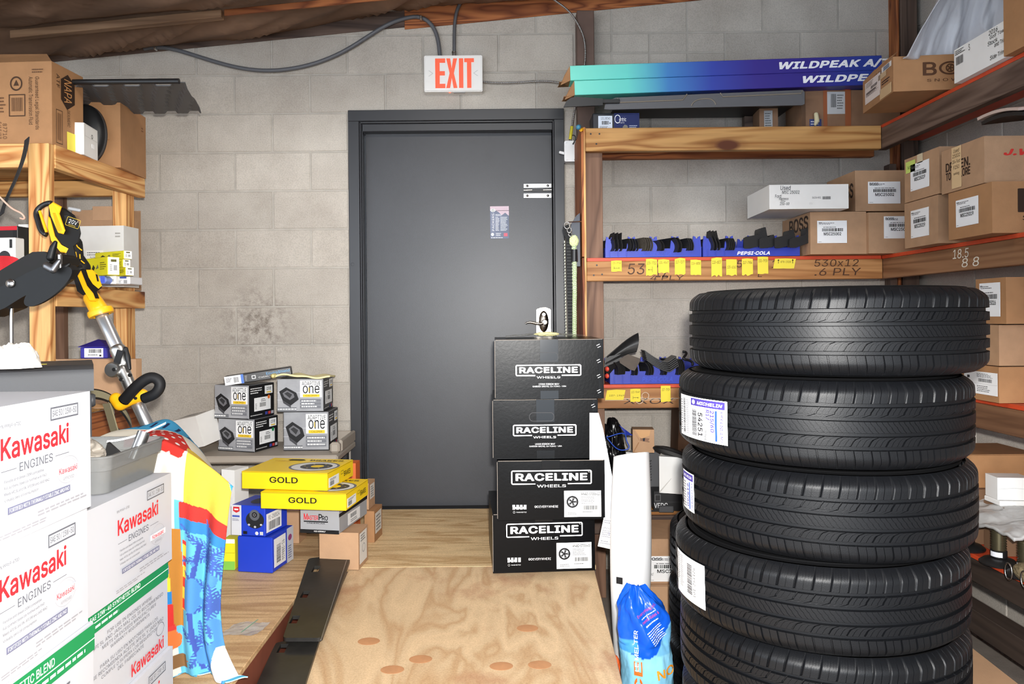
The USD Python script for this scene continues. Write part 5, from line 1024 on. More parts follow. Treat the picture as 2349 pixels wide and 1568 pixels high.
for i, (z0, z1, red) in enumerate(LV):
    part(rs_, 'front_board', slab(0.3825,XS-0.002,DF-0.02,DF+0.02,z0,z1,0.003), FW[i])
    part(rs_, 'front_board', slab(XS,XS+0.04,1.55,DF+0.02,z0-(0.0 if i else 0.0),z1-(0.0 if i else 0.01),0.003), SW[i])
    zt = SHZ[i]
    part(rs_, 'shelf_board', slab(0.386,XS-0.002,DF-0.006,3.755,z1+0.001,zt-0.0005,0.001) if i else slab(0.386,XS-0.002,DF+0.021,3.86,z1-0.018,z1,0.001), REDEDGE if i in (1,2) else OLDPINE[0])
    part(rs_, 'shelf_board', slab(XS+0.004,2.12,1.55,3.755,(z1+0.001 if i else z1-0.009),zt-0.0005 if i else z1+0.006,0.001), REDEDGE)
part(rs_, 'ledger', slab(0.475,1.93,3.865,3.905,2.16,2.205,0.002), REDWOOD[0])
part(rs_, 'post', slab(1.955,1.99,3.76,3.82,0.0,2.10), DARKWOOD[2])
part(rs_, 'post', slab(1.82,1.90,1.60,1.66,0.0,2.20), DARKWOOD[2])
nails = [(1355,307),(1375,307),(1368,330),(1369,608),(1362,631),(1381,629)]
for x, y in nails:
    q = P(x,y,DF-0.02); part(rs_, 'screw_head', xf(trimesh.creation.cylinder(0.0042,0.0015,sections=10), RX(90), T(q[0],DF-0.0205,q[2])), M('screw_dark',(40,36,32),0.5))
def board_text(items, x0, x1, y0, y1, name='marker_writing'):
    a, b = P(x0,y1,DF-0.02), P(x1,y0,DF-0.02); prints(rs_, Face((a[0],DF-0.0205,a[2]),(1,0,0),(0,0,1),b[0]-a[0],b[2]-a[2]), items, name)
MK = (76,48,30)
board_text([('th','53',0,0.30,0.26,1,MK),('th','12',0.42,0.1,0.62,0.9,MK),('th','4 PLY',0.34,-0.08,0.86,0.22,MK)], 1440, 1590, 603, 640)
board_text([('th','5',0,0.55,0.08,1,MK),('th','L',0.30,-0.1,0.36,0.25,MK),('th','12',0.5,0.5,0.66,1,MK)], 1690, 1850, 596, 632)
board_text([('th','530x12',0.0,0.56,0.95,1,MK),('th','.6 PLY',0.0,0.0,1.0,0.46,MK)], 1868, 1975, 594, 632)
board_text([('th','XXOX',0.25,0.1,0.95,0.45,(60,42,30)),('r',0.0,0.42,1.0,0.46,(206,190,170)),('r',0.0,0.33,0.97,0.355,(206,190,170)),('ring',0.12,0.45,0.24,0.95,(206,190,170),0.14),('ring',0.42,0.1,0.52,0.55,(206,190,170),0.14),('ring',0.50,0.40,0.60,0.85,(206,190,170),0.14)], 1388, 1556, 893, 930)
def side_pt(px, py, x=XS):
    u, v = px-PX, py-PY; u, v = u-ROLL*v, v+ROLL*u
    d = x*F/u; return np.array([x, d, CZ-v*d/F])
a, b = side_pt(2186,604), side_pt(2246,566)
fc_ = Face((XS-0.0005,a[1],1.512),(0,-1,0),(0,0,1),a[1]-b[1],0.08)
prints(rs_, fc_, [('th','18.5',0.0,0.52,0.62,0.98,(226,220,206)),('th','8 8',0.35,0.06,1.0,0.50,(226,220,206))], 'chalk_writing')

# -- things hanging on the shelf end
gs = thing('half_round_guard', 'dark blue-grey half-round plastic scoop hung on the shelf end beside the door', 'guard', (0.356,3.50,0))
q0, q1 = ZP(490,3.50), ZP(612,3.50)
arc = [(0.0,0.0)]+[(-0.115*math.cos(t)*1.0, (q0-q1)*0.98*math.sin(t)) for t in np.linspace(0.25,np.pi/2,12)]+[(0.0,(q0-q1))]
gpts = [(0.0,0),(-0.055,0.0),(-0.072,0.06),(-0.066,0.13),(-0.045,0.19),(-0.018,0.225),(0.0,0.236)]
pl = Polygon([(x*0.86, y*(q0-q1)/0.236) for x, y in gpts])
SC = M('scoop_blue',(38,44,58),0.4)
part(gs, 'face', xf(prism(pl,0.004), XZ, T(-0.002,0.0,q1)), SC, 30)
part(gs, 'rim', xf(cat(prism(pl.difference(pl.buffer(-0.006)),0.07)), XZ, T(-0.002,0.07,q1)), SC, 30)
DL = 3.44
twt = thing('tow_strap', 'black nylon tow strap with cream stitched edges hanging beside the door frame', 'strap')
part(twt, 'webbing', ribbon([P(1305,545,DL+0.012),P(1306,620,DL+0.012),P(1309,720,DL+0.012),P(1311,830,DL+0.012)],0.026,0.004,(1,0,0)), M('strap_black',(30,30,31),0.85,bump=0.8,bscale=350), 40)
part(twt, 'folded_end', hullm(np.vstack([P(x,y,DL+o) for o in (0.0,0.012) for x,y in ((1291,521),(1304,514),(1313,548),(1297,547))])), M('strap_black',(30,30,31),0.85))
for xs in (1298, 1315):
    ms = [tube([P(xs-3+(y-552)*0.017, y, DL+0.008), P(xs-3+(y+4.6-552)*0.017, y+4.6, DL+0.008)], 0.0026, 6) for y in np.arange(552, 815, 7.2)]
    part(twt, 'stitching', cat(ms), M('rope_cream',(222,224,196),0.85), True, kind='stuff')
part(twt, 'cross_weave', cat([slab(P(1300+(y-552)*0.017,y,DL)[0],P(1311+(y-552)*0.017,y,DL)[0],DL+0.0085,DL+0.0115,ZP(y,DL)-0.0022,ZP(y,DL)+0.0022,0.0008) for y in np.arange(556,815,7.2)]), M('weave_grey',(66,66,66),0.85), kind='stuff')
lead = thing('rope_leash', 'braided cream and green rope leash hanging beside the black tow strap', 'rope')
c = curve([P(1316,540,DL-0.012),P(1318,600,DL-0.012),P(1318,700,DL-0.012),P(1320,830,DL-0.012)], 200); tt = np.linspace(0,1,200)
for k, mt in enumerate((M('rope_cream',(222,224,196),0.85), M('rope_green',(150,176,120),0.85))):
    for o in (0, 0.5):
        ph = 2*np.pi*(tt*34+o)+k*np.pi/2
        part(lead, 'strand', tube(c+np.stack([0.0075*np.cos(ph)*(1 if k else -1), 0.005*np.sin(ph), 0*ph],1), 0.0042, 6), mt, True)
part(lead, 'sleeve', tube([P(1317,572,DL-0.013),P(1318,600,DL-0.013)], 0.0155, 14), BLACKPL, 40)
part(lead, 'knot', crumple(0.045,0.03,0.055,4).apply_transform(T(*P(1317,566,DL-0.012))), M('rope_knot',(206,214,160),0.85,bump=0.8,bscale=300), True)
hook = part(lead, 'snap_hook', cat([tube([P(1301,517,DL-0.02)+np.array([dx+r*np.cos(t),0.004*np.sin(t),dz+r*1.25*np.sin(t)]) for t in np.linspace(0,2*np.pi,24)], 0.0028, 8, False) for dx, dz, r in ((0,0,0.013),(0.010,-0.022,0.010),(0.014,-0.040,0.008))]), STEEL, True)
part(lead, 'hanging_nail', tube([P(1301,511,DL-0.02)+np.array([0,0.004,0.004]), np.array([0.3615,3.49,ZP(511,DL)+0.01])], 0.0028, 8), STEEL, True)
solo('tie_wires', cat(tube(curve([P(1313,310,3.44),P(1319,322,3.43),P(1315,330,3.43),P(1322,318,3.43)],20),0.003,6)), BLACKPL, 'loop of thin black wire hooked on the shelf top corner', 'wire', True)
sc = thing('screwdriver', 'blue-tipped yellow screwdriver handle poking out of the shelf top corner', 'screwdriver')
part(sc, 'cap', hullpath([P(1327,292,3.46),P(1328,291,3.49)],[0.012,0.012]), M('driver_blue',(64,130,160),0.4), 40)
part(sc, 'handle', tube([P(1332,298,3.47),P(1341,296,3.50)],0.008,10), YEL, 40)

# -- on the top shelf of the back wall
WPM_nodes = {'g': ('geometry', {}), 's': ('separate_xyz', {}), 'mr': ('map_range', {'from_min': XP(1320,3.53,160), 'from_max': XP(2010,3.53,160), 'to_min': 0, 'to_max': 1}), 'n': ('noise_texture', {'scale': 3.0}), 'ad': ('math', {'math_type': 'multiply_add', 'value2': 0.05}),
    'r': ('rgb_ramp', {'ramp': [(0.0, lin((120,226,206))), (0.20, lin((104,214,204))), (0.34, lin((64,130,196))), (0.48, lin((52,70,170))), (0.62, lin((56,44,140))), (0.82, lin((50,40,134))), (1.0, lin((44,66,158)))]}), 'p': ('principled_bsdf', {'roughness': 0.4})}
mats['wild'] = usdkit.material(stage, '/World/Looks/gradient_print', WPM_nodes, [('g.position','s.vector'), ('s.x','mr.value'), ('n.fac','ad.value1'), ('mr.result','ad.value3'), ('ad.value','r.fac'), ('r.color','p.base_color')], surface='p.BSDF')
def wild(label, x0, x1, yl, yr, h, d, z_l, text, tx0, tx1, kraft_l):
    a = P(x0, yl, d); b = P(x1, yr, d); w = np.linalg.norm(b-a); tilt = math.degrees(math.atan2(b[2]-a[2], b[0]-a[0]))
    t = thing('tire_poster_carton', label, 'carton', a, 0, None, None, 0, -tilt)
    D = 0.10
    part(t, 'body', slab(0.0,w,0,D,0,h,0.002), mats['wild'])
    part(t, 'open_end', cat(slab(-0.05,0.0,D*0.2,D,0.0,0.0025,0.0005), tmsh([(0,0,0),(-0.035,0.02,0.0),(-0.055,D,0.0),(0,D,0.0),(0,0,h*0.98),(0,D,h)],[(0,1,4),(1,2,3),(2,3,5)])), KRAFT2)
    part(t, 'end_flap', tmsh([(0.001,0.0,h),(0.001,0.0,0.0),(-0.045,0.03,-0.012),(-0.025,0.02,h*0.45),(0.0015,0.002,h),(0.0015,0.002,0.0),(-0.0445,0.032,-0.012),(-0.0245,0.022,h*0.45)],[(0,3,2,1),(5,6,7,4),(0,4,7,3),(1,2,6,5)]), KRAFT2)
    f0 = (XP(tx0,d)-a[0])/w; f1 = (XP(tx1,d)-a[0])/w
    prints(t, Face((0,-0.0002,0),(1,0,0),(0,0,1),w,h), [('ti',text,f0,0.21,f1,0.79,(244,244,248))])
    return t
zw = SHZ[0]
wild('lower teal to purple WILDPEAK carton lying across the top shelf', 1318, 2030, 218, 193, 0.0685, 3.53, 0, 'WILDPEAK A/T', 1847, 2130, True)
wild('upper teal to purple WILDPEAK carton, on top of the other', 1308, 2024, 184.5, 160.5, 0.0706, 3.54, 0, 'WILDPEAK A/T', 1793, 2052, True)
# dark air deflector panel carrying them
DEF = M('deflector_black',(46,47,50),0.35)
df = thing('deflector_panel', 'long dark plastic truck panel with pressed recesses under the teal cartons', 'panel', (0,0,0))
DEF = M('deflector_grey',(92,92,95),0.45,bump=0.15,bscale=500); DFY = 3.525
dpt = lambda pts, d=DFY: Polygon([(q[0], q[2]) for q in [P(x,y,d) for x,y in pts]])
dface = dpt([(1386,250),(1388,240),(1396,230),(1412,224),(1842,206),(1846,212),(1846,238),(1840,241),(1400,251)])
part(df, 'panel', xf(prism(dface, 0.012), XZ, T(0,DFY+0.012,0)), DEF, 30)
part(df, 'top_return', slab(P(1415,224,DFY)[0],P(1838,206,DFY)[0],DFY+0.012,DFY+0.30,P(1630,232,DFY)[2],P(1630,230,DFY)[2]), BLACKPL)
RIDGE = M('ridge_tan',(128,120,108),0.5)
for pts in ([(1416,225),(1422,235),(1566,229),(1576,216)],[(1652,213),(1658,222),(1838,214),(1840,208)]):
    q = [P(x,y,DFY-0.001) for x,y in pts]; part(df, 'recess_edge', tube(q, 0.0035, 8), RIDGE, True)
part(df, 'arch_edge', tube(curve([P(x,y,DFY-0.001) for x,y in ((1586,243),(1594,232),(1610,227),(1632,228),(1642,240))],20), 0.003, 8), RIDGE, True)
part(df, 'support_block', slab(1.23,1.28,3.79,3.83,SHZ[0]+0.001,P(1630,232,DFY)[2]-0.001), DARKWOOD[0])
ar = thing('visor_piece', 'short black curved visor piece left of the long dark truck panel', 'visor')
pl = [P(x,y,3.50) for x,y in ((1293,245),(1299,232),(1310,224),(1322,222),(1383,226),(1383,241),(1345,243))]
part(ar, 'visor', xf(prism(Polygon([(p[0],p[2]) for p in pl]), 0.012), XZ, T(0,3.512,0)), BLACKPL, 30)
part(ar, 'rear_tail', slab(P(1340,230,3.52)[0],0.55,3.513,3.524,P(1340,238,3.52)[2],P(1340,228,3.52)[2]), BLACKPL)
carton('parts_box', 'black and navy brake parts box with a white label at the left end of the top shelf', (1411,256,293), 1364, 1471, 3.58, 2, 'R', M('navy_black',(20,22,34),0.4), None, z=SHZ[0]+0.001, depth=0.10, soft=False) if False else None
cpw, cph = XP(1471,3.57)-XP(1364,3.57), 0.090
cp = carton_at('parts_box', 'black and navy Centric parts box with a cut corner at the top shelf left end', cpw, 0.13, cph, (XP(1417,3.57),3.635,SHZ[0]+0.001), 0, M('navy_black',(18,20,30),0.4), {'front': [('label',0.12,0.14,0.42,0.86,(214,222,234),[('t','101.08340',0.2,0.72,0.85,0.92,(40,40,40)),('bar',0.25,0.35,0.75,0.62,(50,50,50)),('ring',0.8,0.4,0.88,0.5,(40,40,40),1.0),('lines',0.1,0.08,0.8,0.25,(120,120,120),2)]),
   ('r',0.46,0.0,1.0,1.0,(30,40,92)), ('ring',0.47,0.45,0.60,0.92,(236,236,240),0.2), ('t','entric',0.57,0.56,0.72,0.78,(236,236,240)), ('t','PARTS',0.58,0.44,0.68,0.52,(200,200,210)), ('lines',0.78,0.12,0.98,0.36,(190,196,220),3), ('poly',0,0,0,0,(126,124,120),[(0.66,0.0),(0.64,0.25),(0.68,0.38),(0.74,0.34),(0.78,0.0)])]}, None, 'box', False)
# brown cartons deep on the top shelf
carton('brown_carton', 'worn brown carton with a shipping label under the teal cartons on the top shelf', (1742,236,292), 1705, 1760, 3.66, -4, 'L', M('kraft_dull',(134,100,74),0.75,var=0.1,vscale=14), {'front': [('label',0.25,0.2,0.7,0.75,(170,170,170),[('lines',0.1,0.1,0.9,0.9,(90,90,90),6)])]}, z=SHZ[0]+0.001, w=0.09, depth=0.12)
oc2 = carton_at('brown_carton', 'open brown carton with loose labels behind the snow plow box on the top shelf', 0.48, 0.20, 0.20, (1.685,3.70,SHZ[0]+0.001), 0, M('kraft_dull',(134,100,74),0.75), {'front': [('r',0.0,0.0,0.04,1,(96,70,50)), ('label',0.26,0.42,0.44,0.96,(186,186,186),[('bar',0.2,0.3,0.5,0.9,(80,80,80)),('lines',0.55,0.2,0.95,0.9,(110,110,110),6)]), ('label',0.08,0.0,0.2,0.30,(60,70,120),[('lines',0.1,0.3,0.9,0.9,(200,200,210),3)]), ('r',0.44,0.0,0.50,1,(150,86,52)), ('r',0.22,0.0,0.26,1,(150,86,52))]})
solo('orange_fabric', sheet(lambda u,v: np.stack([1.46+u*0.42, 3.60+v*0.16+0.01*np.sin(u*9), SHZ[0]+0.207+0.022*meshkit.fbm(np.stack([u*6,v*3,u*0],1),3,9)+0.02*np.sin(v*3.0)],1), 40, 20, 0.012)[0], M('fabric_orange',(206,78,34),0.8,bump=0.4,bscale=300), 'bright orange fabric strap lying on the open brown carton', 'fabric', True)
solo('cord_tassel', hullpath([P(1872,262,3.58),P(1874,277,3.58),P(1870,286,3.58)],[0.010,0.012,0.006]), M('tassel_cream',(206,196,160),0.8), 'small cream tassel hanging in front of the open brown carton', 'tassel', 40)
BOSSK = (84,54,34)
def boss_wheel(x0,y0,x1,y1,c): return [('ring',x0,y0,x1,y1,c,0.22), ('wheel',x0+(x1-x0)*0.18,y0+(y1-y0)*0.18,x1-(x1-x0)*0.18,y1-(y1-y0)*0.18,c)]
bsn = carton('brown_carton', 'brown BOSS snow plow carton with a torn lid on the top corner shelf', (2050,130,272), 1990, 2215, 3.02, -6, 'L', KRAFT2, {
   'left': [('label',0.10,0.20,0.62,0.86,(220,206,196),[('bar',0.4,0.55,0.8,0.68,(90,80,76)),('lines',0.08,0.72,0.7,0.95,(120,110,104),4),('lines',0.08,0.3,0.9,0.5,(100,90,86),6),('r',0.1,0.42,0.7,0.5,(110,100,96))]), ('label',0.66,0.78,0.96,0.93,(220,214,206),[('barv',0.2,0.1,0.8,0.9,(90,110,140))]), ('label',0.55,0.62,0.80,0.78,(196,168,130),None,'tape'), ('label',0.60,0.02,0.96,0.32,(200,168,126),None,'tape'), ('th','68 36',0.40,0.78,0.66,0.90,(70,50,36)), ('lines',0.66,0.40,0.95,0.54,(60,44,32),2), ('lines',0.60,0.24,0.95,0.36,(60,44,32),1)],
   'front': [('tb','B',0.42,0.42,0.62,0.80,BOSSK)]+boss_wheel(0.65,0.42,0.97,0.80,BOSSK)+[('t','S N O W P',0.48,0.24,1.03,0.32,BOSSK)]}, z=SHZ[0]+0.018, depth=0.33)
w_, d_, h_, _ = px_box((2050,130,272), 1990, 2215, 3.02, -6, 'L', None, SHZ[0]+0.018, None, 0.33)
part(bsn, 'torn_flap', tmsh([(-w_/2,d_/2,h_),(-w_/2,-d_/2,h_),(-w_/2+0.02,-d_/2,h_+0.022),(-w_/2+0.01,-0.05,h_+0.020),(-w_/2+0.015,0.02,h_+0.012),(-w_/2+0.02,0.08,h_+0.028)],[(0,1,2,3),(0,3,4,5)]), KRAFT2)
carton('white_carton', 'white carton with handwritten notes under the grey plastic bag', (2190,128,205), 2170, 2345, 2.80, 22, 'L', WHITEBOX, {
   'front': [('lines',0.03,0.84,0.22,0.95,(60,60,60),3), ('bar',0.05,0.66,0.17,0.80,(60,60,60)), ('th','S',0.28,0.84,0.31,0.94,(70,70,70)), ('th','2016',0.70,0.76,0.84,0.94,(40,40,40)), ('th','Golf Tow',0.72,0.64,0.98,0.76,(40,40,40)), ('th','Stock',0.70,0.44,0.86,0.56,(40,40,40)), ('th','and Tools',0.80,0.34,1.0,0.46,(40,40,40)), ('th','Side Trim',0.72,0.08,0.98,0.22,(40,40,40))]}, z=SHZ[0]+0.016, h=0.23, w=0.36, depth=0.16) if False else None
# white and orange cartons along the right shelf, long face to the aisle
def aisle(name, label, xa, xb, ytop_near, z, x=XS-0.05, depth=0.34, mat=None, decals=None, h=None, gap=0.0, **kw):
    """carton on the right shelf: its aisle face spans picture x from xa (far) to xb (near)"""
    ya, yb = side_pt(xa, 500, x)[1], side_pt(xb, 500, x)[1]
    hh = h or (side_pt(xb, ytop_near, x)[2]-z)
    w, d = depth, ya-yb
    return carton_at(name, label, w, d-gap, hh, (x+w/2, (ya+yb)/2, z), 0, mat or KRAFT, decals, **kw)
ZR0 = LV[0][1]+0.008
aisle('white_carton', 'white carton with handwritten notes under the grey plastic bag', 2192, 2312, 72, ZR0, XS-0.02, 0.34, WHITEBOX, {
   'left': [('lines',0.03,0.80,0.24,0.95,(60,60,60),3), ('bar',0.05,0.50,0.20,0.74,(60,60,60)), ('t','S',0.31,0.74,0.335,0.92,(70,70,70)), ('th','2016',0.70,0.82,0.86,0.95,(40,40,40)), ('th','Golf Tow',0.72,0.70,0.98,0.80,(40,40,40)), ('th','Stock',0.68,0.54,0.86,0.66,(40,40,40)), ('th','and Trim',0.80,0.42,1.0,0.54,(40,40,40)), ('th','Side Trim',0.72,0.12,0.98,0.24,(40,40,40))]}, h=0.13)
aisle('brown_carton', 'orange-brown carton with marker letters at the top right edge of the picture', 2306, 2460, -60, ZR0, XS-0.03, 0.36, KRAFT2, {'left': [('th','HO',0.10,0.42,0.45,0.58,(70,46,30))]}, h=0.46)
# grey plastic bag heaped on the white carton
def bagfn(u, v):
    n1 = meshkit.fbm(np.stack([u*2.5,v*7,u*0],1),4,31); fold = np.abs(np.sin(v*9+u*5+n1*4))
    y = 3.00-u*0.38+0.04*np.sin(v*4); x = XS-0.06+v*0.30-0.10*(1-u)*(1-v)
    z = ZR0+0.150+0.34*np.sin(np.clip(u*1.15,0,1)*np.pi*0.55)*np.sin(np.clip(0.15+v*0.9,0,1)*np.pi)**0.7*1.0+0.05*fold*np.sin(v*np.pi)-0.05*(1-u)**2
    return np.stack([x,y,np.clip(z+0.02*n1, ZR0+0.142, 3.0)],1)
solo('plastic_bag', sheet(bagfn, 60, 60, 0.004)[0], M('bag_grey',(196,198,204),0.35,spec=0.6,bump=0.9,bscale=28), 'crumpled pale grey plastic bag heaped on the white carton', 'bag', True)
vz = thing('curved_cover', 'pale curved plastic cover with a black underside hanging under the upper right shelf', 'cover')
pc = [side_pt(2292,268,XS+0.02), side_pt(2318,256,XS+0.02), side_pt(2349,247,XS+0.02), side_pt(2390,244,XS+0.02)]
part(vz, 'shell', ribbon(pc, 0.16, 0.010, (1,0,0.1)), M('cover_pale',(190,168,156),0.4), 40)
part(vz, 'underside', ribbon([q-np.array([-0.01,0,0.016]) for q in pc], 0.15, 0.012, (1,0,0.1)), BLACKPL, 40)
part(vz, 'hanger', cat(slab(pc[2][0]+0.02,pc[2][0]+0.05,pc[2][1]-0.02,pc[2][1]+0.02,pc[2][2],LV[0][0]-0.002)), DARKPL)

# -- middle shelf: labelled cartons
Z1 = SHZ[1]
def msc(code, boss=False): 
    return [('lines',0.06,0.82,0.62,0.92,(90,90,90),2), ('lines',0.2,0.68,0.85,0.74,(110,110,110),1), ('bar',0.16,0.52,0.86,0.66,(40,40,40)), ('tb',code,0.22,0.34,0.80,0.48,(40,40,40)), ('lines',0.04,0.04,0.16,0.08,(130,130,130),1)]+([('tb','BOSS',0.05,0.83,0.32,0.95,(40,40,40))] if boss else [('tb','BOSS',0.05,0.88,0.16,0.93,(60,60,60))])
LB = (236,236,236); KB = (50,34,24)
gM = 'brown labelled cartons on the middle shelf'
k1 = carton('labelled_carton', 'brown carton labelled MSC25002 low on the middle shelf, under the white box', (1859,486,581), 1768, 1989, 3.42, 0, 'L', KRAFT, {'front': [('label',0.12,0.26,0.65,0.79,LB,msc('MSC25002'))], 'left': [('tb','BOSS',0.28,0.60,0.95,0.94,KB)]}, z=Z1+0.001, group=gM, depth=0.34)
k2 = carton('labelled_carton', 'brown BOSS carton lower right on the middle back shelf, partly behind the corner cartons', (1993,487,580), 1988, 2130, 3.40, 0, 'L', KRAFT, {'front': [('label',0.27,0.36,0.84,0.90,LB,msc('MSC25002',True))]}, z=Z1+0.001, group=gM, w=0.255, depth=0.34)
hk = px_box((1859,486,581), 1768, 1989, 3.42, 0, 'L', None, Z1+0.001)[2]
k3 = carton('labelled_carton', 'brown BOSS carton labelled MSC25002 at the upper level behind the white box', (1962,391,484), 1893, 2084, 3.43, 0, 'L', KRAFT, {'front': [('label',0.24,0.18,0.86,0.72,LB,msc('MSC25002',True))], 'left': [('tb','BOSS',0.45,0.35,0.95,0.72,KB)]}, z=Z1+0.004+hk, group=gM, depth=0.30)
carton('white_carton', 'long white carton marked Used lying on the brown cartons of the middle shelf', (1765,424,489), 1727, 1949, 3.34, -1, 'L', M('white_used',(226,224,220),0.6,var=0.03), {
   'front': [('th','Used',0.14,0.78,0.27,0.96,(50,50,54)), ('th','MSC 25002',0.16,0.62,0.38,0.76,(50,50,54)), ('th','Ford',0.07,0.46,0.15,0.60,(50,50,54)), ('th','Harness',0.12,0.37,0.24,0.48,(50,50,54)), ('th','20+',0.14,0.28,0.20,0.38,(50,50,54)), ('th','250-00',0.13,0.16,0.25,0.27,(50,50,54)), ('t','562564R01',0.54,0.42,0.65,0.50,(90,90,90)), ('bar',0.67,0.38,0.77,0.50,(90,90,90)), ('lines',0.5,0.18,0.56,0.26,(206,204,200),2)]}, z=Z1+0.004+hk, depth=0.32, soft=True)
ZC = Z1+0.001
aisle('labelled_carton', 'brown corner carton labelled MSC25019 at the lower level, nearer the back wall', 2075, 2152, 446, ZC, 1.713, 0.36, KRAFT, {'left': [('label',0.22,0.20,0.76,0.80,LB,msc('MSC25019'))]}, group=gM)
aisle('labelled_carton', 'brown BOSS SNOW carton labelled MSC25019 at the lower level, right side', 2176, 2276, 416, ZC, 1.695, 0.40, KRAFT2, {'left': [('label',0.20,0.24,0.72,0.80,LB,msc('MSC25019'))], 'front': [('tb','B',0.22,0.40,0.52,0.86,KB), ('t','S N O W',0.26,0.24,0.9,0.34,KB), ('t','IRON',0.30,0.12,0.62,0.19,KB)]}, group=gM)
hC = side_pt(2152,446,1.713)[2]-ZC; hD = side_pt(2276,416,1.695)[2]-ZC
aisle('labelled_carton', 'brown carton with a lime green note and MSC25019 label at the upper level', 2076, 2156, 335, ZC+hC+0.003, 1.712, 0.34, KRAFT, {'left': [('label',0.20,0.22,0.74,0.82,LB,msc('MSC25019')), ('label',0.06,0.66,0.34,0.92,(196,214,110),[('th','MSC',0.2,0.3,0.8,0.6,(90,110,50))],'green_note'), ('label',0.40,0.80,0.56,1.0,(206,190,160),None,'tape')]}, group=gM)
aisle('labelled_carton', 'brown carton printed DRIVEN TO with a taped note, at the upper level right side', 2161, 2259, 311, ZC+hD+0.004, 1.700, 0.42, KRAFT, {'left': [('tb','DRIVEN.',0.12,0.48,0.70,0.68,KB), ('tb','TO EXPLORE',0.12,0.28,0.70,0.46,KB), ('label',0.27,0.06,0.50,0.99,(212,180,136),[('th','Used',0.2,0.86,0.8,0.95,KB),('th','25002',0.1,0.74,0.9,0.83,KB),('th','20+ Ford',0.1,0.60,0.9,0.69,KB),('th','F250',0.2,0.46,0.8,0.55,KB),('th','wiring',0.2,0.30,0.8,0.39,KB)],'paper_tape')],
    'front': [('ti','J.W. SPEAKER',0.16,0.58,1.1,0.72,(200,50,44)), ('ti','Engineered',0.42,0.46,0.8,0.52,(120,80,56)), ('t','www.jwspeaker.com',0.40,0.14,1.2,0.22,KB)]}, group=gM)
solo('bag_scrap', xf(crumple(0.10,0.08,0.05,15), T(2.02,2.50,ZC+hD+0.2)) if False else xf(crumple(0.09,0.06,0.05,15), T(1.98,2.62,0)) if False else xf(crumple(0.10,0.06,0.05,15), T(2.02,2.41,1.618)), BUB, 'scrap of clear plastic film at the right edge of the middle shelf', 'film', 30)

# -- blue drink crates with curved pads
CR = M('crate_blue',(42,58,168),0.4,var=0.06,vscale=12)
def crate(label, x0, x1, d, z, h_low, h_hi, white_text, n=5, ghost=False):
    X0, X1 = XP(x0,d,600), XP(x1,d,600); w, D = X1-X0-0.004, 0.30
    t = thing('drink_crate', label, 'crate', ((X0+X1)/2, d+D/2, z), group='blue drink crates')
    lo = [(-w/2,0)]; top = []
    pw = w/(n)*0.42
    pts = [(-w/2,0),(w/2,0)]
    xs = np.linspace(w/2-pw*0.55, -w/2+pw*0.55, n)
    for i, xc in enumerate(xs):
        pts += [(xc+pw*0.62,h_low),(xc+pw*0.42,h_hi),(xc+pw*0.16,h_hi-0.004),(xc+pw*0.10,h_hi-0.012),(xc-pw*0.10,h_hi-0.012),(xc-pw*0.16,h_hi-0.004),(xc-pw*0.42,h_hi),(xc-pw*0.62,h_low)]
    pts[2] = (w/2,h_low) if pts[2][0] > w/2 else pts[2]
    pl = Polygon(pts).buffer(0).intersection(sbox(-w/2,0,w/2,0.3))
    for y in (-D/2, 0.0, D/2-0.012): part(t, 'wall', xf(prism(pl,0.012), XZ, T(0,y+0.012,0)), CR)
    for sx in (-1,1): part(t, 'end_wall', slab(sx*(w/2-0.006)-0.006,sx*(w/2-0.006)+0.006,-D/2+0.013,D/2-0.013,0.0,h_low+0.01,0.003), CR)
    part(t, 'floor', slab(-w/2+0.013,w/2-0.013,-D/2+0.013,D/2-0.013,0.004,0.012,0.002), CR)
    part(t, 'rib', cat(*[slab(x-0.003,x+0.003,-D/2-0.0025,-D/2,0.004,h_low-0.006,0.001) for x in np.linspace(-w/2+0.02,-w/2+0.10,3)]), CR)
    tc_ = (240,240,248) if white_text else (62,80,186)
    prints(t, Face((-w/2,-D/2-0.0004,0),(1,0,0),(0,0,1),w,h_low), [('ti','PEPSI·COLA',0.35,0.16,0.69,0.58,tc_)], 'lettering')
    return t
crate('left blue drink crate on the middle shelf with faint moulded lettering', 1388, 1610, 3.50, Z1+0.001, 0.040, 0.098, False)
crate('right blue drink crate on the middle shelf with white PEPSI-COLA lettering', 1612, 1836, 3.50, Z1+0.001, 0.040, 0.098, True)
crate('blue drink crate on the lower shelf beside the tire stack', 1396, 1606, 3.50, SHZ[2]+0.001, 0.060, 0.112, False)
PAD = [M('pad_black',(32,32,33),0.42,bump=0.2,bscale=300), M('pad_dusty',(62,56,48),0.7,var=0.3,vscale=40)]
def bent(L, H, bow, th, wing=0.0):
    """curved plate: profile bowed in x over height H, extruded back over L"""
    n = 9; zz = np.linspace(0,H,n); xx = bow*(1-((zz/H-0.45)/0.55)**2)+wing*np.clip(zz/H-0.75,0,1)
    p = np.r_[np.c_[xx,zz], np.c_[xx-th,zz][::-1]]
    return xf(prism(Polygon(p).buffer(0), L), XZ, T(0,L,0))
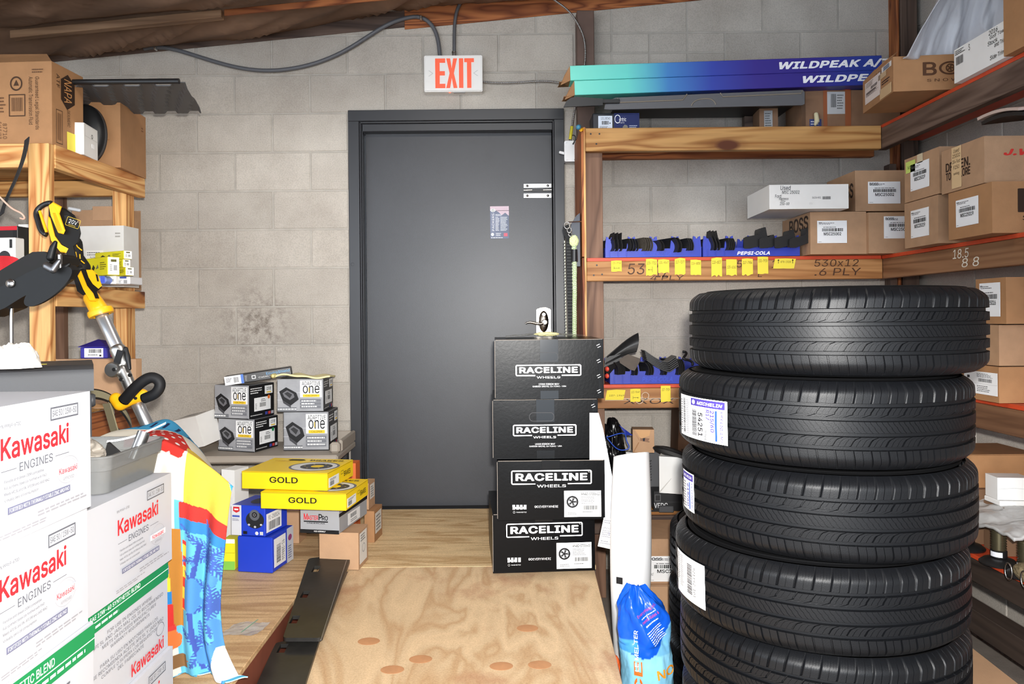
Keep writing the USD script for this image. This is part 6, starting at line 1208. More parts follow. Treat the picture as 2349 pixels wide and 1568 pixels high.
def pads(label, x0, yt, yb, count, step, yaw, lean=0, bow=0.014, L=0.16, kind=0, wing=0.0, d=3.49, z=None, zoff=0.0, group=None):
    H = (yb-yt)*d/F; base = P(x0, yb, d); z = base[2] if z is None else z
    t = thing('curved_pad', label, 'pad', (base[0], d, z+zoff), yaw, group or label.split(' in ')[0], None, 0, lean)
    part(t, 'plate', bent(L,H,bow,0.0055,wing), PAD[kind], 25)
    if wing: part(t, 'wing', hullm([(0,0.0,H*0.92),(0.005,0.0,H*0.92),(wing*0.55,0.02,H+0.034),(wing*0.55+0.004,0.02,H+0.034),(0,0.05,H*0.92),(wing*0.5,0.05,H+0.03)]), PAD[kind])
    for k in range(1, count):
        o = k*step; copy(t, (base[0]+o*math.cos(math.radians(yaw))*1.0, d+0.004*k+o*math.sin(math.radians(yaw))*0.3, z+zoff), yaw, None, None, 0, lean)
Z1p = Z1+0.030
pads('curved black rubber pad with an upright wing in the first group of the left crate', 1407, 540, 567, 3, 0.020, 24, 0, 0.012, 0.17, 0, 0.03, 3.475, Z1p, group='first group of pads in the left crate')
pads('curved black rubber pad in the second group of the left crate', 1444, 540, 568, 4, 0.014, 24, 0, 0.012, 0.17, 0, 0.0, 3.475, Z1p, group='second group of pads in the left crate')
pads('dusty brown curved pad in the third group of the left crate', 1479, 538, 568, 4, 0.012, 24, 0, 0.012, 0.17, 1, 0.0, 3.475, Z1p, group='third group of pads in the left crate')
pads('slanting black pad in the fourth group of the left crate', 1516, 544, 568, 2, 0.016, 30, -14, 0.012, 0.14, 0, 0.0, 3.475, Z1p, group='fourth group of pads in the left crate')
pads('black pad curling over the front of the left crate in its fifth group', 1553, 536, 570, 2, 0.018, 26, -10, 0.018, 0.15, 0, 0.0, 3.473, Z1p-0.008, group='fifth group of pads in the left crate')
pads('small black pad in the rightmost group of the left crate', 1581, 540, 568, 3, 0.010, 18, -8, 0.010, 0.12, 0, 0.0, 3.475, Z1p, group='last group of pads in the left crate')
pads('black pad with a raised wing in the first group of the right crate', 1636, 540, 569, 3, 0.016, 14, -10, 0.012, 0.15, 0, 0.02, 3.475, Z1p, group='first group of pads in the right crate')
pads('small black pad in the second group of the right crate', 1671, 541, 568, 4, 0.010, 16, 0, 0.010, 0.12, 0, 0.0, 3.475, Z1p, group='second group of pads in the right crate')
def long_pad(label, x0, y0, x1, y1, hpx, d, yaw, tip):
    a = P(x0, y0, d); w = XP(x1,d)-a[0]; h = hpx*d/F; dz = (y0-y1)*d/F
    pl = Polygon([(0,0.004),(0.006,0),(w*0.25,0),(w-0.012,dz*0.8),(w,dz+0.01),(w+0.004,dz+h*0.45),(w-0.006,dz+h+tip),(w*0.72,dz+h+tip*0.55),(w*0.66,h*0.95+dz*0.4),(0.012,h*0.9),(0.0,h*0.8)]).buffer(-0.002).buffer(0.002)
    t = thing('bent_pad', label, 'pad', (a[0], d, a[2]), yaw)
    part(t, 'plate', xf(prism(pl, 0.006), XZ), PAD[0], 25)
    part(t, 'flange', xf(prism(pl.intersection(sbox(w*0.70,-1,w+1,1)), 0.05), XZ, T(0,0.052,0)), PAD[0], 25)
    return t
long_pad('long black bent pad sticking up, third in the right crate', 1705, 570, 1762, 560, 30, 3.478, 6, 0.020)
long_pad('low black bent pad, fourth in the right crate', 1741, 569, 1780, 566, 26, 3.466, 6, 0.004)
long_pad('black bent pad, fifth in the right crate, near the brown carton', 1776, 569, 1826, 560, 28, 3.452, 6, 0.012)
long_pad('rightmost black bent pad, reaching past the right crate end', 1810, 568, 1871, 551, 24, 3.438, 6, 0.016)
# lower crate
Z2p = SHZ[2]+0.035
bl = thing('scraper', 'large curved black scraper blade slanting up out of the lower crate', 'scraper')
def blade_fn(u, v): 
    q = np.array([P(1388,826,3.46),P(1418,806,3.46),P(1440,793,3.46),P(1460,785,3.46)]); cc = curve(q, 60)
    i = (u*59).astype(int); p = cc[i]; wv = 0.020+0.036*u
    return p+np.stack([0.010*np.sin(v*np.pi)*np.ones_like(u)+0.010*v, 0.02*np.sin(v*3.0), (v-0.5)*wv*2*np.array(0.75)],1)
part(bl, 'blade', sheet(blade_fn, 40, 12, 0.005)[0], PAD[0], 40)
part(bl, 'stem', hullm([P(1386,842,3.47),P(1388,818,3.47),P(1424,812,3.47),P(1428,824,3.47),P(1386,842,3.50),P(1388,818,3.50),P(1424,812,3.50),P(1428,824,3.50),np.r_[P(1392,842,3.50)[:2],Z2p]]), PAD[0], 30)
sd = thing('brown_shroud', 'worn brown-grey curved shroud lying in the lower crate', 'shroud')
part(sd, 'shroud', hullm([P(x,y,d) for x,y in ((1420,824),(1440,812),(1462,828),(1469,822),(1466,832),(1456,850),(1446,848),(1422,832)) for d in (3.462,3.474)]), M('shroud_brown',(74,62,52),0.6,var=0.2,vscale=30), 20)
pads('black nested pad in the first group of the lower crate', 1419, 838, 868, 5, 0.0085, 26, -16, 0.012, 0.14, 0, 0.0, 3.468, SHZ[2]+0.048, group='first group of pads in the lower crate')
pads('black pad in the second group of the lower crate', 1454, 836, 868, 2, 0.016, 24, -12, 0.014, 0.14, 0, 0.0, 3.475, SHZ[2]+0.044, group='second group of pads in the lower crate')
pads('black pad in the third group of the lower crate', 1487, 838, 868, 3, 0.012, 22, -12, 0.014, 0.14, 0, 0.0, 3.475, SHZ[2]+0.044, group='third group of pads in the lower crate')
pads('black pad in the fourth group of the lower crate', 1521, 838, 868, 2, 0.016, 22, -12, 0.014, 0.14, 0, 0.0, 3.475, SHZ[2]+0.044, group='fourth group of pads in the lower crate')
pads('black pad at the right end of the lower crate beside the tires', 1556, 832, 868, 4, 0.010, 20, -6, 0.012, 0.14, 0, 0.0, 3.475, SHZ[2]+0.044, group='last group of pads in the lower crate')
def wavy(k):
    def f(u, v):
        x = XP(1478,3.46)+u*0.145; z = ZP(806,3.46)-0.055*np.sin(np.clip(u*1.25,0,1)*np.pi*0.5)+0.045*np.clip(u-0.72,0,1)**1.0*2.2
        return np.stack([x+0.002*k, 3.452+v*0.10, z-0.0085*k+0.0*v],1)
    return sheet(f, 30, 4, 0.005)[0]
for k in range(6): solo('corrugated_strip', wavy(5-k), PAD[0], 'wavy black strip in the nested stack across the lower crate', 'strip', 25, group='nested wavy strips on the lower crate')
solo('wire_bundle', tube(curve([P(1566,806,3.5),P(1574,812,3.48),P(1568,822,3.46),P(1580,826,3.46),P(1588,838,3.46)],40),0.006,8), BLACKPL, 'tangled black wire on the lower crate behind the top tire', 'wire', True)
rdp = thing('red_reflectors', 'pair of red round reflectors at the left end of the lower crate', 'reflector')
for yy in (846, 862): part(rdp, 'reflector', xf(lathe([(0,0.008),(0.010,0.006),(0.012,0)],16), RX(90), RZ(-50), T(*P(1393,yy,3.47))), M('reflector_red',(206,70,54),0.3), True)

# -- yellow paper notes with part numbers
def note(text, x0, x1, y0, y1, ragged, skew=0, arrow=None, col=NOTE, ty=0.78, seed=0):
    r_ = random.Random(seed+int(x0)); d = DF-0.0225
    a, b = P(x0,y1,d), P(x1,y0,d); w, h = b[0]-a[0], b[2]-a[2]
    nb_ = 6; bot = [(w*i/nb_, r_.uniform(0,ragged)*h) for i in range(nb_+1)]; top = [(w,h*(1-r_.uniform(0,0.06))),(w*0.5,h),(0,h*(1-r_.uniform(0,0.08)))]
    pl = Polygon([(x+skew*w*(1-y/h)*-1 if skew else x, y) for x, y in bot+top])
    t = thing('paper_note', f'yellow paper note marked {text} taped to the shelf edge', 'note', (a[0], d, a[2]))
    part(t, 'paper', xf(prism(pl, 0.0005), XZ), col)
    it = [('th',text,0.10,ty-0.10,0.92,ty+0.06,(60,54,30))]
    if arrow == 'r': it += [('r',0.25,0.32,0.72,0.345,(60,54,30)),('r',0.25,0.22,0.275,0.46,(60,54,30)),('poly',0,0,0,0,(60,54,30),[(0.72,0.39),(0.80,0.33),(0.72,0.27)])]
    if arrow == 'l': it += [('r',0.28,0.36,0.58,0.38,(60,54,30)),('r',0.55,0.22,0.575,0.56,(60,54,30)),('poly',0,0,0,0,(60,54,30),[(0.28,0.42),(0.20,0.37),(0.28,0.32)])]
    if arrow == 'u':
        it[0] = ('th',text,0.26,0.56,0.74,0.76,(60,54,30))
        for xx in (0.16,0.84): it += [('r',xx-0.012,0.5,xx+0.012,0.85,(60,54,30)),('poly',0,0,0,0,(60,54,30),[(xx-0.05,0.78),(xx,0.92),(xx+0.05,0.78)])]
    prints(t, Face((0,-0.0006,0),(1,0,0),(0,0,1),w,h), it, 'handwriting')
for a_ in (('135-7718',1402,1426,597,623,0.05,0,'r'),('135-7712',1482,1507,593,633,0.14,0,'l'),('131-9047',1510,1535,594,627,0.10),('117-7277',1548,1572,591,631,0.10),('116-6858',1584,1608,595,631,0.04),('110-6837',1632,1656,590,636,0.14),('133-6162',1666,1690,594,633,0.10),('117-7984',1702,1727,592,633,0.12),('131-7939',1738,1762,588,629,0.05),('878-1028',1778,1826,592,616,0.02,0.10,'u')):
    note(*a_, ty=(0.55 if a_[0] == '133-6162' else 0.78))
for a_ in (('137-1949',1393,1435,893,917,0.02,0.12),('115-9649',1446,1469,891,922,0.06,0,'r'),('137-7939',1516,1538,884,922,0.05)): note(*a_, ty=(0.45 if a_[0] == '137-1949' else 0.78))

# -- lower shelves beside the tires, back wall side
Z3 = SHZ[3]
wd = thing('wooden_ledge', 'worn plank ledge behind the white paper roll', 'plank') if False else None
gb = thing('garbage_bag', 'black garbage bag with blue drawstring behind the white paper rolls', 'bag', (XP(1420,3.60),3.66,SHZ[3]+0.001))
part(gb, 'bag', crumple(0.130,0.17,0.41,17).apply_transform(T(-0.018,0.08,0)), M('bag_black',(18,18,20),0.25,spec=0.6), 50)
bx_ = XP(1420,3.5)
part(gb, 'drawstring', tube([np.array(q)-np.array([XP(1420,3.60),3.66,SHZ[3]+0.001]) for q in curve([P(1391,1002,3.52),P(1416,995,3.51),P(1434,996,3.52),P(1438,1012,3.52),P(1443,1026,3.52),P(1430,1032,3.52),P(1412,1026,3.52),P(1392,1004,3.52)],50)], 0.0028, 8), M('string_blue',(40,80,190),0.4), True)
part(gb, 'tie_flap', tmsh([P(1420,974,3.55)-np.array([XP(1420,3.60),3.66,SHZ[3]+0.001]),P(1452,998,3.54)-np.array([XP(1420,3.60),3.66,SHZ[3]+0.001]),P(1436,998,3.53)-np.array([XP(1420,3.60),3.66,SHZ[3]+0.001]),P(1434,986,3.54)-np.array([XP(1420,3.60),3.66,SHZ[3]+0.001])],[(0,1,2,3)]), M('bag_blue',(30,50,150),0.4))
tal = carton('grey_carton', 'grey-sided white carton behind the white paper roll', (1475,1041,1175), 1434, 1511, 3.53, -38, 'R', M('grey_card',(138,140,144),0.6), {'front': [('r',0,0,1,1,(230,230,228))], 'right': [('lines',0.35,0.45,0.5,0.85,(80,80,84),8)]}, z=Z3+0.001, h=ZP(1041,3.52,1475)-Z3-0.001)
zt_ = ZP(1041,3.52,1475)
sbx = carton('open_carton', 'small open brown carton with folded flaps on the grey-sided white carton', (1501,985,1041), 1449, 1508, 3.53, -6, 'R', KRAFT3, {'front': [('poly',0,0,0,0,(168,122,82),[(0.0,1.0),(0.35,0.45),(0.28,0.6),(0.0,0.96)]), ('poly',0,0,0,0,(140,104,80),[(0.36,0.66),(0.34,0.52),(0.70,0.46),(0.78,0.62)]), ('poly',0,0,0,0,(206,160,112),[(0.1,1.0),(0.82,0.97),(0.78,0.74),(0.42,0.62),(0.32,0.66)]), ('poly',0,0,0,0,(30,30,40),[(0.46,0.62),(0.58,0.64),(0.55,0.50),(0.48,0.50)]), ('r',0.70,0.465,0.78,0.49,(90,70,60)), ('poly',0,0,0,0,(160,116,78),[(0.0,0.02),(0.26,0.46),(0.30,0.44),(0.04,0.0)])]}, z=zt_+0.004, depth=0.09)
wbx = carton('white_carton', 'white carton tilted against the tires under the black round cap', (1513,1108,1180), 1510, 1580, 3.46, -18, 'L', WC, {'front': [('poly',0,0,0,0,(200,198,194),[(0.0,0.04),(0.42,0.42),(0.43,0.41),(0.02,0.0)]), ('poly',0,0,0,0,(120,110,100),[(0.80,0.30),(0.90,0.42),(0.91,0.41),(0.82,0.28)])]}, z=Z3+0.096, h=0.17, w=0.13, depth=0.10)
solo('round_cover', xf(lathe([(0,0.03),(0.05,0.028),(0.085,0.012),(0.09,0.0),(0.085,-0.006),(0,-0.006)],36), np.diag([1,0.9,0.7,1]), RY(20), RX(-16), T(*P(1541,1040,3.42))), M('cap_black',(24,24,26),0.6), 'black domed round cap resting above the tilted white carton', 'cap', 40)
carton('black_case', 'flat black case with white lettering on the lowest shelf behind the paper roll', (1500,1096,1134), 1494, 1580, 3.50, -2, 'L', M('case_black',(26,26,28),0.45), {'front': [('tb','VEDC',0.0,0.15,0.40,0.42,(210,210,212)), ('frame',0.02,0.5,0.2,0.85,(90,90,92),0.04), ('r',0.0,0.45,1,0.47,(70,70,72))]}, z=Z3+0.001, h=0.092, w=0.16, depth=0.10)
carton('dark_block', 'small dark grey plastic block on the plank behind the paper roll', (1511,1131,1146), 1508, 1550, 3.47, -4, 'L', DARKPL, None, z=Z3+0.001, h=0.03, w=0.07, depth=0.015, soft=False)
solo('pen', hullpath([P(1488,1157,3.486)*np.array([1,1,0])+np.array([0,0,Z3+0.005]),P(1524,1158,3.486)*np.array([1,1,0])+np.array([0,0,Z3+0.005]),P(1534,1159,3.486)*np.array([1,1,0])+np.array([0,0,Z3+0.004])],[0.004,0.004,0.0015]), BLACKPL, 'black pen lying on the plank behind the white paper roll', 'pen', 40)
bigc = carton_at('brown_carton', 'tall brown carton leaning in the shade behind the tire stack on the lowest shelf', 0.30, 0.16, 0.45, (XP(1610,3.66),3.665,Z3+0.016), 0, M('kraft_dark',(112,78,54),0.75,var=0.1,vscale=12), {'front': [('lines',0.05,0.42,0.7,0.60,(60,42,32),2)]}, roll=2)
# floor level cartons under the lowest shelf, back wall
fl1 = carton('labelled_carton', 'brown BOSS carton labelled MSC25000 low behind the blue ice melt bag', (1492,1262,1352), 1486, 1600, 3.16, -1, 'L', KRAFT, {'front': [('label',-0.08,0.05,0.88,0.62,LB,msc('MSC25000',True)+[('th','Used',0.02,0.24,0.14,0.36,(90,90,94))])]}, z=PLAT-0.13, h=0.19, w=0.22, depth=0.30)
carton('brown_carton', 'lower tan carton under the MSC25000 carton', (1480,1352,1390), 1478, 1590, 3.13, -1, 'L', KRAFT3, None, z=0.001, h=PLAT-0.133, w=0.24, depth=0.34)
carton('brown_carton', 'dark BOSS carton on edge behind the ramp and the white paper', (1395,1200,1340), 1385, 1412, 3.20, 2, 'L', M('kraft_shadow',(104,80,64),0.75), {'front': [('tb','BO',-0.1,0.62,0.98,0.84,(40,30,24)), ('r',0.05,0.02,0.7,0.20,(180,180,180))]}, z=PLAT-0.10, h=0.32, w=0.10, depth=0.14) if False else None
dk = carton_at('brown_carton', 'dark BOSS carton on edge beside the ramp behind the white paper roll', 0.12, 0.16, 0.335, (XP(1404,3.12)+0.0,3.16-0.26,0.001), 0, M('kraft_shadow',(104,80,64),0.75), {'front': [('tb','BOSS',0.05,0.58,1.4,0.80,(40,30,24)), ('r',0.05,0.02,0.7,0.20,(180,180,180))]}) if False else None

# -- white paper rolls and sheets standing beside the ramp
yR = 2.76
zr0 = 0.02
def roll_fn(u, v):
    a = -0.4+u*2*np.pi*1.12; r = 0.053+0.012*np.sin(v*2.2)+0.004*u
    lean = -0.012*(1-v)
    cxr = XP(1449,yR,1200)+lean
    bulge = 0.016*np.sin(np.clip(1-v,0,1)*np.pi)
    return np.stack([cxr+(r+bulge*0.6)*np.cos(a), yR+r*np.sin(a), zr0+v*(ZP(1042,yR,1440)-zr0)+0.012*np.sin(a+2.4)*v],1)
prl = thing('paper_roll', 'tall roll of white paper standing beside the ramp behind the blue bag', 'roll')
part(prl, 'paper', sheet(roll_fn, 60, 24, 0.0012)[0], WHITE, True)
part(prl, 'printed_square', xf(slab(-0.012,0.012,-0.0005,0,-0.012,0.012,0.0001), RZ(-28), T(*P(1421,1331,yR-0.068))), INKK)
solo('paper_sheet', tmsh([P(1371,948,2.86),P(1378,950,2.85),P(1412,1190,2.80),P(1399,1166,2.82),P(1371,1090,2.85),P(1371,948,2.862),P(1378,950,2.852),P(1412,1190,2.802),P(1399,1166,2.822),P(1371,1090,2.852)],[(0,1,2,3),(0,3,4,4),(5,8,7,6),(5,9,8,8),(0,5,6,1),(1,6,7,2)]), M('paper_bluish',(214,218,224),0.7), 'stiff pale sheet leaning between the black wheel boxes and the paper roll', 'sheet') if False else None
shp = Polygon([(0,0),(0.11,0.0),(0.09,0.10),(0.012,0.40),(0.0,0.40)])
a0 = P(1371,948,2.80); b0 = P(1415,1200,2.80)
pls = [(1352,946),(1373,946),(1384,985),(1406,1100),(1414,1210),(1395,1215),(1352,1100)]
solo('paper_sheet', xf(prism(Polygon([(p[0],p[2]) for p in [P(x,y,2.84) for x,y in pls]]), 0.0015), XZ, T(0,2.84,0)), M('paper_bluish',(216,220,226),0.7), 'stiff pale sheet leaning between the black wheel boxes and the white paper roll', 'sheet')
inv = thing('invoice', 'white printed invoice sheet hanging below the pale stiff sheet', 'paper')
pi_ = [P(x,y,2.80) for x,y in ((1371,1252),(1411,1261),(1411,1190),(1385,1186))]
part(inv, 'sheet', xf(prism(Polygon([(p[0],p[2]) for p in pi_]), 0.001), XZ, T(0,2.80,0)), WHITE)
w0 = pi_[1]-pi_[0]; prints(inv, Face((pi_[0][0]+0.006,2.7985,pi_[0][2]+0.005),(0.985,0,-0.17),(0.17,0,0.985),0.055,0.105), [('lines',0.05,0.8,0.9,0.95,(130,130,136),2),('bar',0.1,0.6,0.85,0.68,(120,120,126)),('lines',0.05,0.3,0.95,0.58,(140,140,146),4),('t','10',0.5,0.42,0.7,0.5,(90,90,140)),('lines',0.05,0.05,0.8,0.2,(130,130,136),2)])
solo('orange_scrap', crumple(0.06,0.05,0.03,22).apply_transform(T(*np.r_[P(1400,1368,2.62)[:2],0.20])) if False else xf(crumple(0.07,0.05,0.16,22), T(*np.r_[P(1402,1368,2.60)[:2],0.001])), M('scrap_orange',(226,96,40),0.6), 'bright orange plastic scrap on the floor beside the ramp', 'scrap', True)

# -- blue ice melt bag
ib = thing('ice_melt_bag', 'blue and pale blue plastic ice melt bag standing beside the ramp', 'bag')
yB = 2.46
def bag_x(v): return 0.42+0.0*v
zB1 = ZP(1342,yB,1450)
def bag_fn(u, v):
    a = u*2*np.pi; n = meshkit.fbm(np.stack([np.cos(a)*2.2,np.sin(a)*2.2,v*5],1),4,13)-0.5
    z = v*zB1*1.0
    rx = np.interp(v,[0,0.1,0.45,0.72,0.86,0.94,1.0],[0.075,0.084,0.086,0.084,0.074,0.045,0.016]); ry = np.interp(v,[0,0.1,0.45,0.72,0.86,0.94,1.0],[0.07,0.085,0.08,0.06,0.045,0.022,0.006])
    xc = np.interp(v,[0,0.5,0.8,1.0],[0.458,0.456,0.445,0.424])
    cr = 0.020*n*(0.4+1.3*v)+0.006*np.sin(a*5+v*14)*(v > 0.6)
    return np.stack([xc+(rx+cr)*np.cos(a), yB+(ry+cr)*np.sin(a), z+0.02*n*(v > 0.9)],1)
bm, bu, bv = sheet(bag_fn, 120, 90)
xx, zz = bm.vertices[:,0], bm.vertices[:,2]
ang = bu*2*np.pi
bc = np.zeros((len(bu),3)); bc[:] = lin((20,84,196))
lightm = zz < 0.245+0.012*np.sin(xx*40); bc[lightm] = lin((136,198,226))
mid = (zz < 0.285)&(zz > 0.245)&(xx < 0.42); bc[mid] = lin((70,146,216))
bc[(xx > 0.475)&(zz > 0.24)&(zz < 0.24+(xx-0.475)*1.8)] = lin((112,176,214))
part(ib, 'bag', bm, vcol('bag_print',0.25,0.15,60), True, col=bc)
def on_bag(items, x0, z0, w, h, rot, name):
    """printing laid on the bag's front skin"""
    f = Face((0,0,0),(1,0,0),(0,0,1),w,h); rs2 = random.Random(4); by = {}
    for it in items: by.setdefault(tuple(it[6] if it[0] in ('t','tb','ti','th') else it[5]), []).append(it)
    from scipy.spatial import cKDTree
    front = np.sin(ang) < -0.05; tree = cKDTree(np.c_[xx[front], zz[front]]); fy = bm.vertices[front,1]
    for c, its in by.items():
        vs, fs, o = [], [], 0
        for it in its:
            arg = it if it[0] in ('t','tb','ti','th') else it[:5]+(None,)+tuple(it[6:])
            for v, t_ in shapes(f, arg, rs2): vs.append(v); fs.append(np.asarray(t_)+o); o += len(v)
        v = np.vstack(vs); ca, sa_ = math.cos(math.radians(rot)), math.sin(math.radians(rot))
        X, Z_ = x0+ca*v[:,0]-sa_*v[:,1], z0+sa_*v[:,0]+ca*v[:,1]
        dd, ii = tree.query(np.c_[X,Z_], k=4); yy = (fy[ii]).mean(1)-0.0065
        part(ib, name, tmsh(np.stack([X,yy,Z_],1), np.vstack(fs)), ink(c))
on_bag([('tb','LE MELTER',0,0,1,1,(240,240,244))], 0.419, 0.195, 0.125, 0.012, 90, 'lettering')
on_bag([('tb','ICE',0.0,0,1.0,1.0,(230,110,40))], 0.430, 0.075, 0.15, 0.026, 90, 'lettering')
on_bag([('tb','NO',0,0,1,1,(236,150,40))], 0.478, 0.172, 0.062, 0.030, 8, 'lettering')
on_bag([('th','Everything you',0,0.75,1,0.98,(214,60,120)),('th','need, Sales &',0.05,0.28,0.9,0.5,(214,60,120)),('lines',0.1,0.55,0.9,0.68,(200,216,240),1),('lines',0.1,0.02,0.8,0.2,(200,216,240),1)], 0.442, 0.325, 0.075, 0.050, 32, 'lettering')
on_bag([('lines',0,0,1,1,(226,238,248),7)], 0.472, 0.275, 0.058, 0.050, 32, 'lettering')

# -- stack of black wheel boxes
RB = M('wheel_box_black',(5,5,6),0.32,spec=0.16,bump=0.12,bscale=90)
Wt = (236,236,236)
def race(u0, v0, u1, v1):
    w, h = u1-u0, v1-v0
    X = lambda x: u0+w*x
    Y = lambda y: v0+h*y
    return [('frame',X(0),Y(0.22),X(1),Y(1),Wt,0.022,0.03,X(0.30),X(0.70)), ('tx','RACELINE',X(0.055),Y(0.42),X(0.945),Y(0.84),Wt), ('tb','WHEELS',X(0.32),Y(0.06),X(0.68),Y(0.22),Wt), ('ring',X(0.955),Y(0.86),X(0.985),Y(0.94),Wt,0.3)]
def rl(label, near_l, near_r, yt, yb, d, yaw, z, h, kind):
    it = []
    if kind == 0:
        it = race(0.19,0.33,0.795,0.58)+[('tb','15300 EDISON WAY',0.40,0.235,0.59,0.265,Wt),('tb','GARDEN GROVE, CA 92841- USA',0.345,0.195,0.655,0.225,Wt), ('frame',0.345,0.63,0.585,0.785,(60,60,62),0.012,0.07)]
    else:
        it = race(0.13,0.53,0.88,0.84)+[('lines',0.14,0.17,0.27,0.25,Wt,1),('r',0.14,0.18,0.165,0.26,Wt),('r',0.175,0.18,0.2,0.26,Wt),('r',0.21,0.18,0.235,0.26,Wt),('r',0.245,0.18,0.27,0.26,Wt),('tb','GO',0.345,0.205,0.385,0.245,Wt),('t','EVERYWHERE',0.39,0.205,0.565,0.245,Wt), ('tb','PLEASE RECYCLE',0.175,0.125,0.27,0.145,(200,200,200)), ('ring',0.145,0.115,0.165,0.155,(200,200,200),0.3),
             ('label',0.62,0.045,0.965,0.49,(238,238,236),[('wheel',0.05,0.35,0.40,0.80,(24,24,26)),('tb','A94BZ-57056+10',0.46,0.82,0.97,0.92,(60,60,60)),('lines',0.46,0.5,0.85,0.78,(150,150,150),5),('bar',0.52,0.28,0.90,0.43,(40,40,40)),('lines',0.1,0.08,0.4,0.2,(140,140,140),2),('lines',0.5,0.16,0.85,0.22,(120,120,120),1)])]
    w = XP(near_r,d)-XP(near_l,d)
    c, s = math.cos(math.radians(yaw)), math.sin(math.radians(yaw))
    X0 = XP(near_l,d); D = 0.40
    loc = (X0+c*w/2-s*D/2, d+s*w/2+c*D/2, z)
    t = carton_at('wheel_box', label, w/c, D, h, loc, yaw, RB, {'front': it}, 'black wheel boxes stacked on the landing', c=0.003, seed=near_l % 40)
    ww = w/c
    if kind == 0:
        for q0_, q1_ in ((h*0.62,h),(0,h*0.14)): part(t, 'tape', slab(-0.035,0.035,-D/2-0.0022,-D/2-0.0014,q0_,q1_,0.0002), M('glossy_tape',(8,8,9),0.16,spec=0.42,bump=0.8,bscale=70))
        for k in range(4): part(t, 'staple', xf(cat(slab(-0.007,0.007,-D/2-0.0034,-D/2-0.0012,-0.006,-0.003,0.0004), slab(-0.007,0.007,-D/2-0.0034,-D/2-0.0012,0.003,0.006,0.0004)), RY(-25), T(ww*0.455,0,h*(0.12+0.255*k))), STEEL)
        part(t, 'edge_band', slab(ww/2-0.020,ww/2-0.0005,-D/2-0.0018,-D/2-0.0011,0.002,h-0.002,0.0002), M('glossy_tape2',(8,8,9),0.18,spec=0.42))
    else:
        part(t, 'tape', slab(-0.035,0.035,-D/2-0.0022,-D/2-0.0014,h*0.86,h,0.0002), M('glossy_tape',(8,8,9),0.16,spec=0.42))
    edge = M('worn_card_edge',(150,140,130),0.8)
    part(t, 'worn_edge', cat(tube([(-ww/2+0.004,-D/2+0.0006,h-0.0008),(ww/2-0.004,-D/2+0.0006,h-0.0008)],0.0013,6), tube([(-ww/2+0.0006,-D/2+0.0006,0.006),(-ww/2+0.0006,-D/2+0.0006,h-0.004)],0.0012,6)), edge)
    return t
zz_ = PLAT+0.001
hb_ = [0.232, 0.226, 0.228, 0.228]
rl('bottom black RACELINE wheel box with a white sticker, offset to the left', 1126, 1362, 0, 0, 2.925, 3.5, zz_, hb_[0], 1); zz_ += hb_[0]+0.003
rl('black RACELINE wheel box with a white sticker, second from the bottom', 1137, 1384, 0, 0, 2.83, 0.5, zz_, hb_[1], 1); zz_ += hb_[1]+0.003
rl('black RACELINE wheel box with taped handle hole, second from the top', 1128, 1370, 0, 0, 2.85, 1.0, zz_, hb_[2], 0); zz_ += hb_[2]+0.003
rl('top black RACELINE wheel box with plastic wrap on its lid', 1134, 1384, 0, 0, 2.84, 0.8, zz_, hb_[3], 0); zz_ += hb_[3]+0.002
fw = thing('plastic_wrap', 'sheet of clear plastic wrap with a torn yellow tab lying on the top wheel box', 'wrap', (XP(1250,3.0),3.0,zz_))
part(fw, 'film', sheet(lambda u,v: np.stack([-0.16+u*0.33, -0.14+v*0.3, 0.004+0.022*meshkit.fbm(np.stack([u*5,v*5,u*0],1),3,6)*np.clip(1.3-np.abs(u-0.5)*2,0.15,1)],1), 40, 30)[0], clear('film_clear',(235,235,232),0.22,0.08), True)
part(fw, 'torn_tab', crumple(0.10,0.05,0.018,33).apply_transform(T(0.0,-0.10,0.008)), M('tab_yellow',(216,206,150),0.5), True)

# -- right side lower shelves: cartons and spare parts
Z2 = SHZ[2]
aisle('labelled_carton', 'brown carton labelled MSC25016 just under the lower right shelf board', 2237, 2306, 609, 1.300, XS-0.015, 0.36, KRAFT2, {'left': [('label',0.15,0.16,0.84,0.90,LB,msc('MSC25016'))], 'front': [('tb','B',0.36,0.55,0.75,0.9,KB),('t','S N O W',0.40,0.40,1.0,0.48,KB)]}, h=0.165)
aisle('brown_carton', 'plain brown carton in the middle of the right stack beside the top tire', 2190, 2289, 691, 1.150, XS-0.018, 0.36, KRAFT, {'front': [('lines',0.5,0.3,0.7,0.34,(120,90,64),1)]}, h=0.146)
aisle('labelled_carton', 'brown carton with a large shipping label and Used sticker beside the second tire', 2200, 2288, 798, Z2+0.001, XS-0.03, 0.36, KRAFT2, {'left': [('label',0.12,0.18,0.98,0.82,(236,236,236),[('bar',0.45,0.55,0.85,0.7,(50,50,50)),('r',0.1,0.68,0.18,0.8,(50,50,50)),('lines',0.4,0.74,0.9,0.94,(120,120,120),4),('lines',0.4,0.1,0.8,0.4,(120,120,120),4),('r',0.0,0.46,1,0.465,(120,120,120))])], 'front': [('label',0.25,0.38,0.95,0.92,LB,msc('MSC25015')+[('th','Used',0.2,0.18,0.6,0.32,(120,120,124))]), ('th','616',0.4,0.24,0.6,0.34,(110,80,54)), ('th','307',0.3,0.10,0.48,0.20,(110,80,54))]}, h=0.128)
aisle('brown_carton', 'short brown carton low between the tires and the lower right stack', 2110, 2186, 640, Z2+0.001, XS+0.03, 0.30, M('kraft_shadow2',(120,90,66),0.75), None, h=0.26)
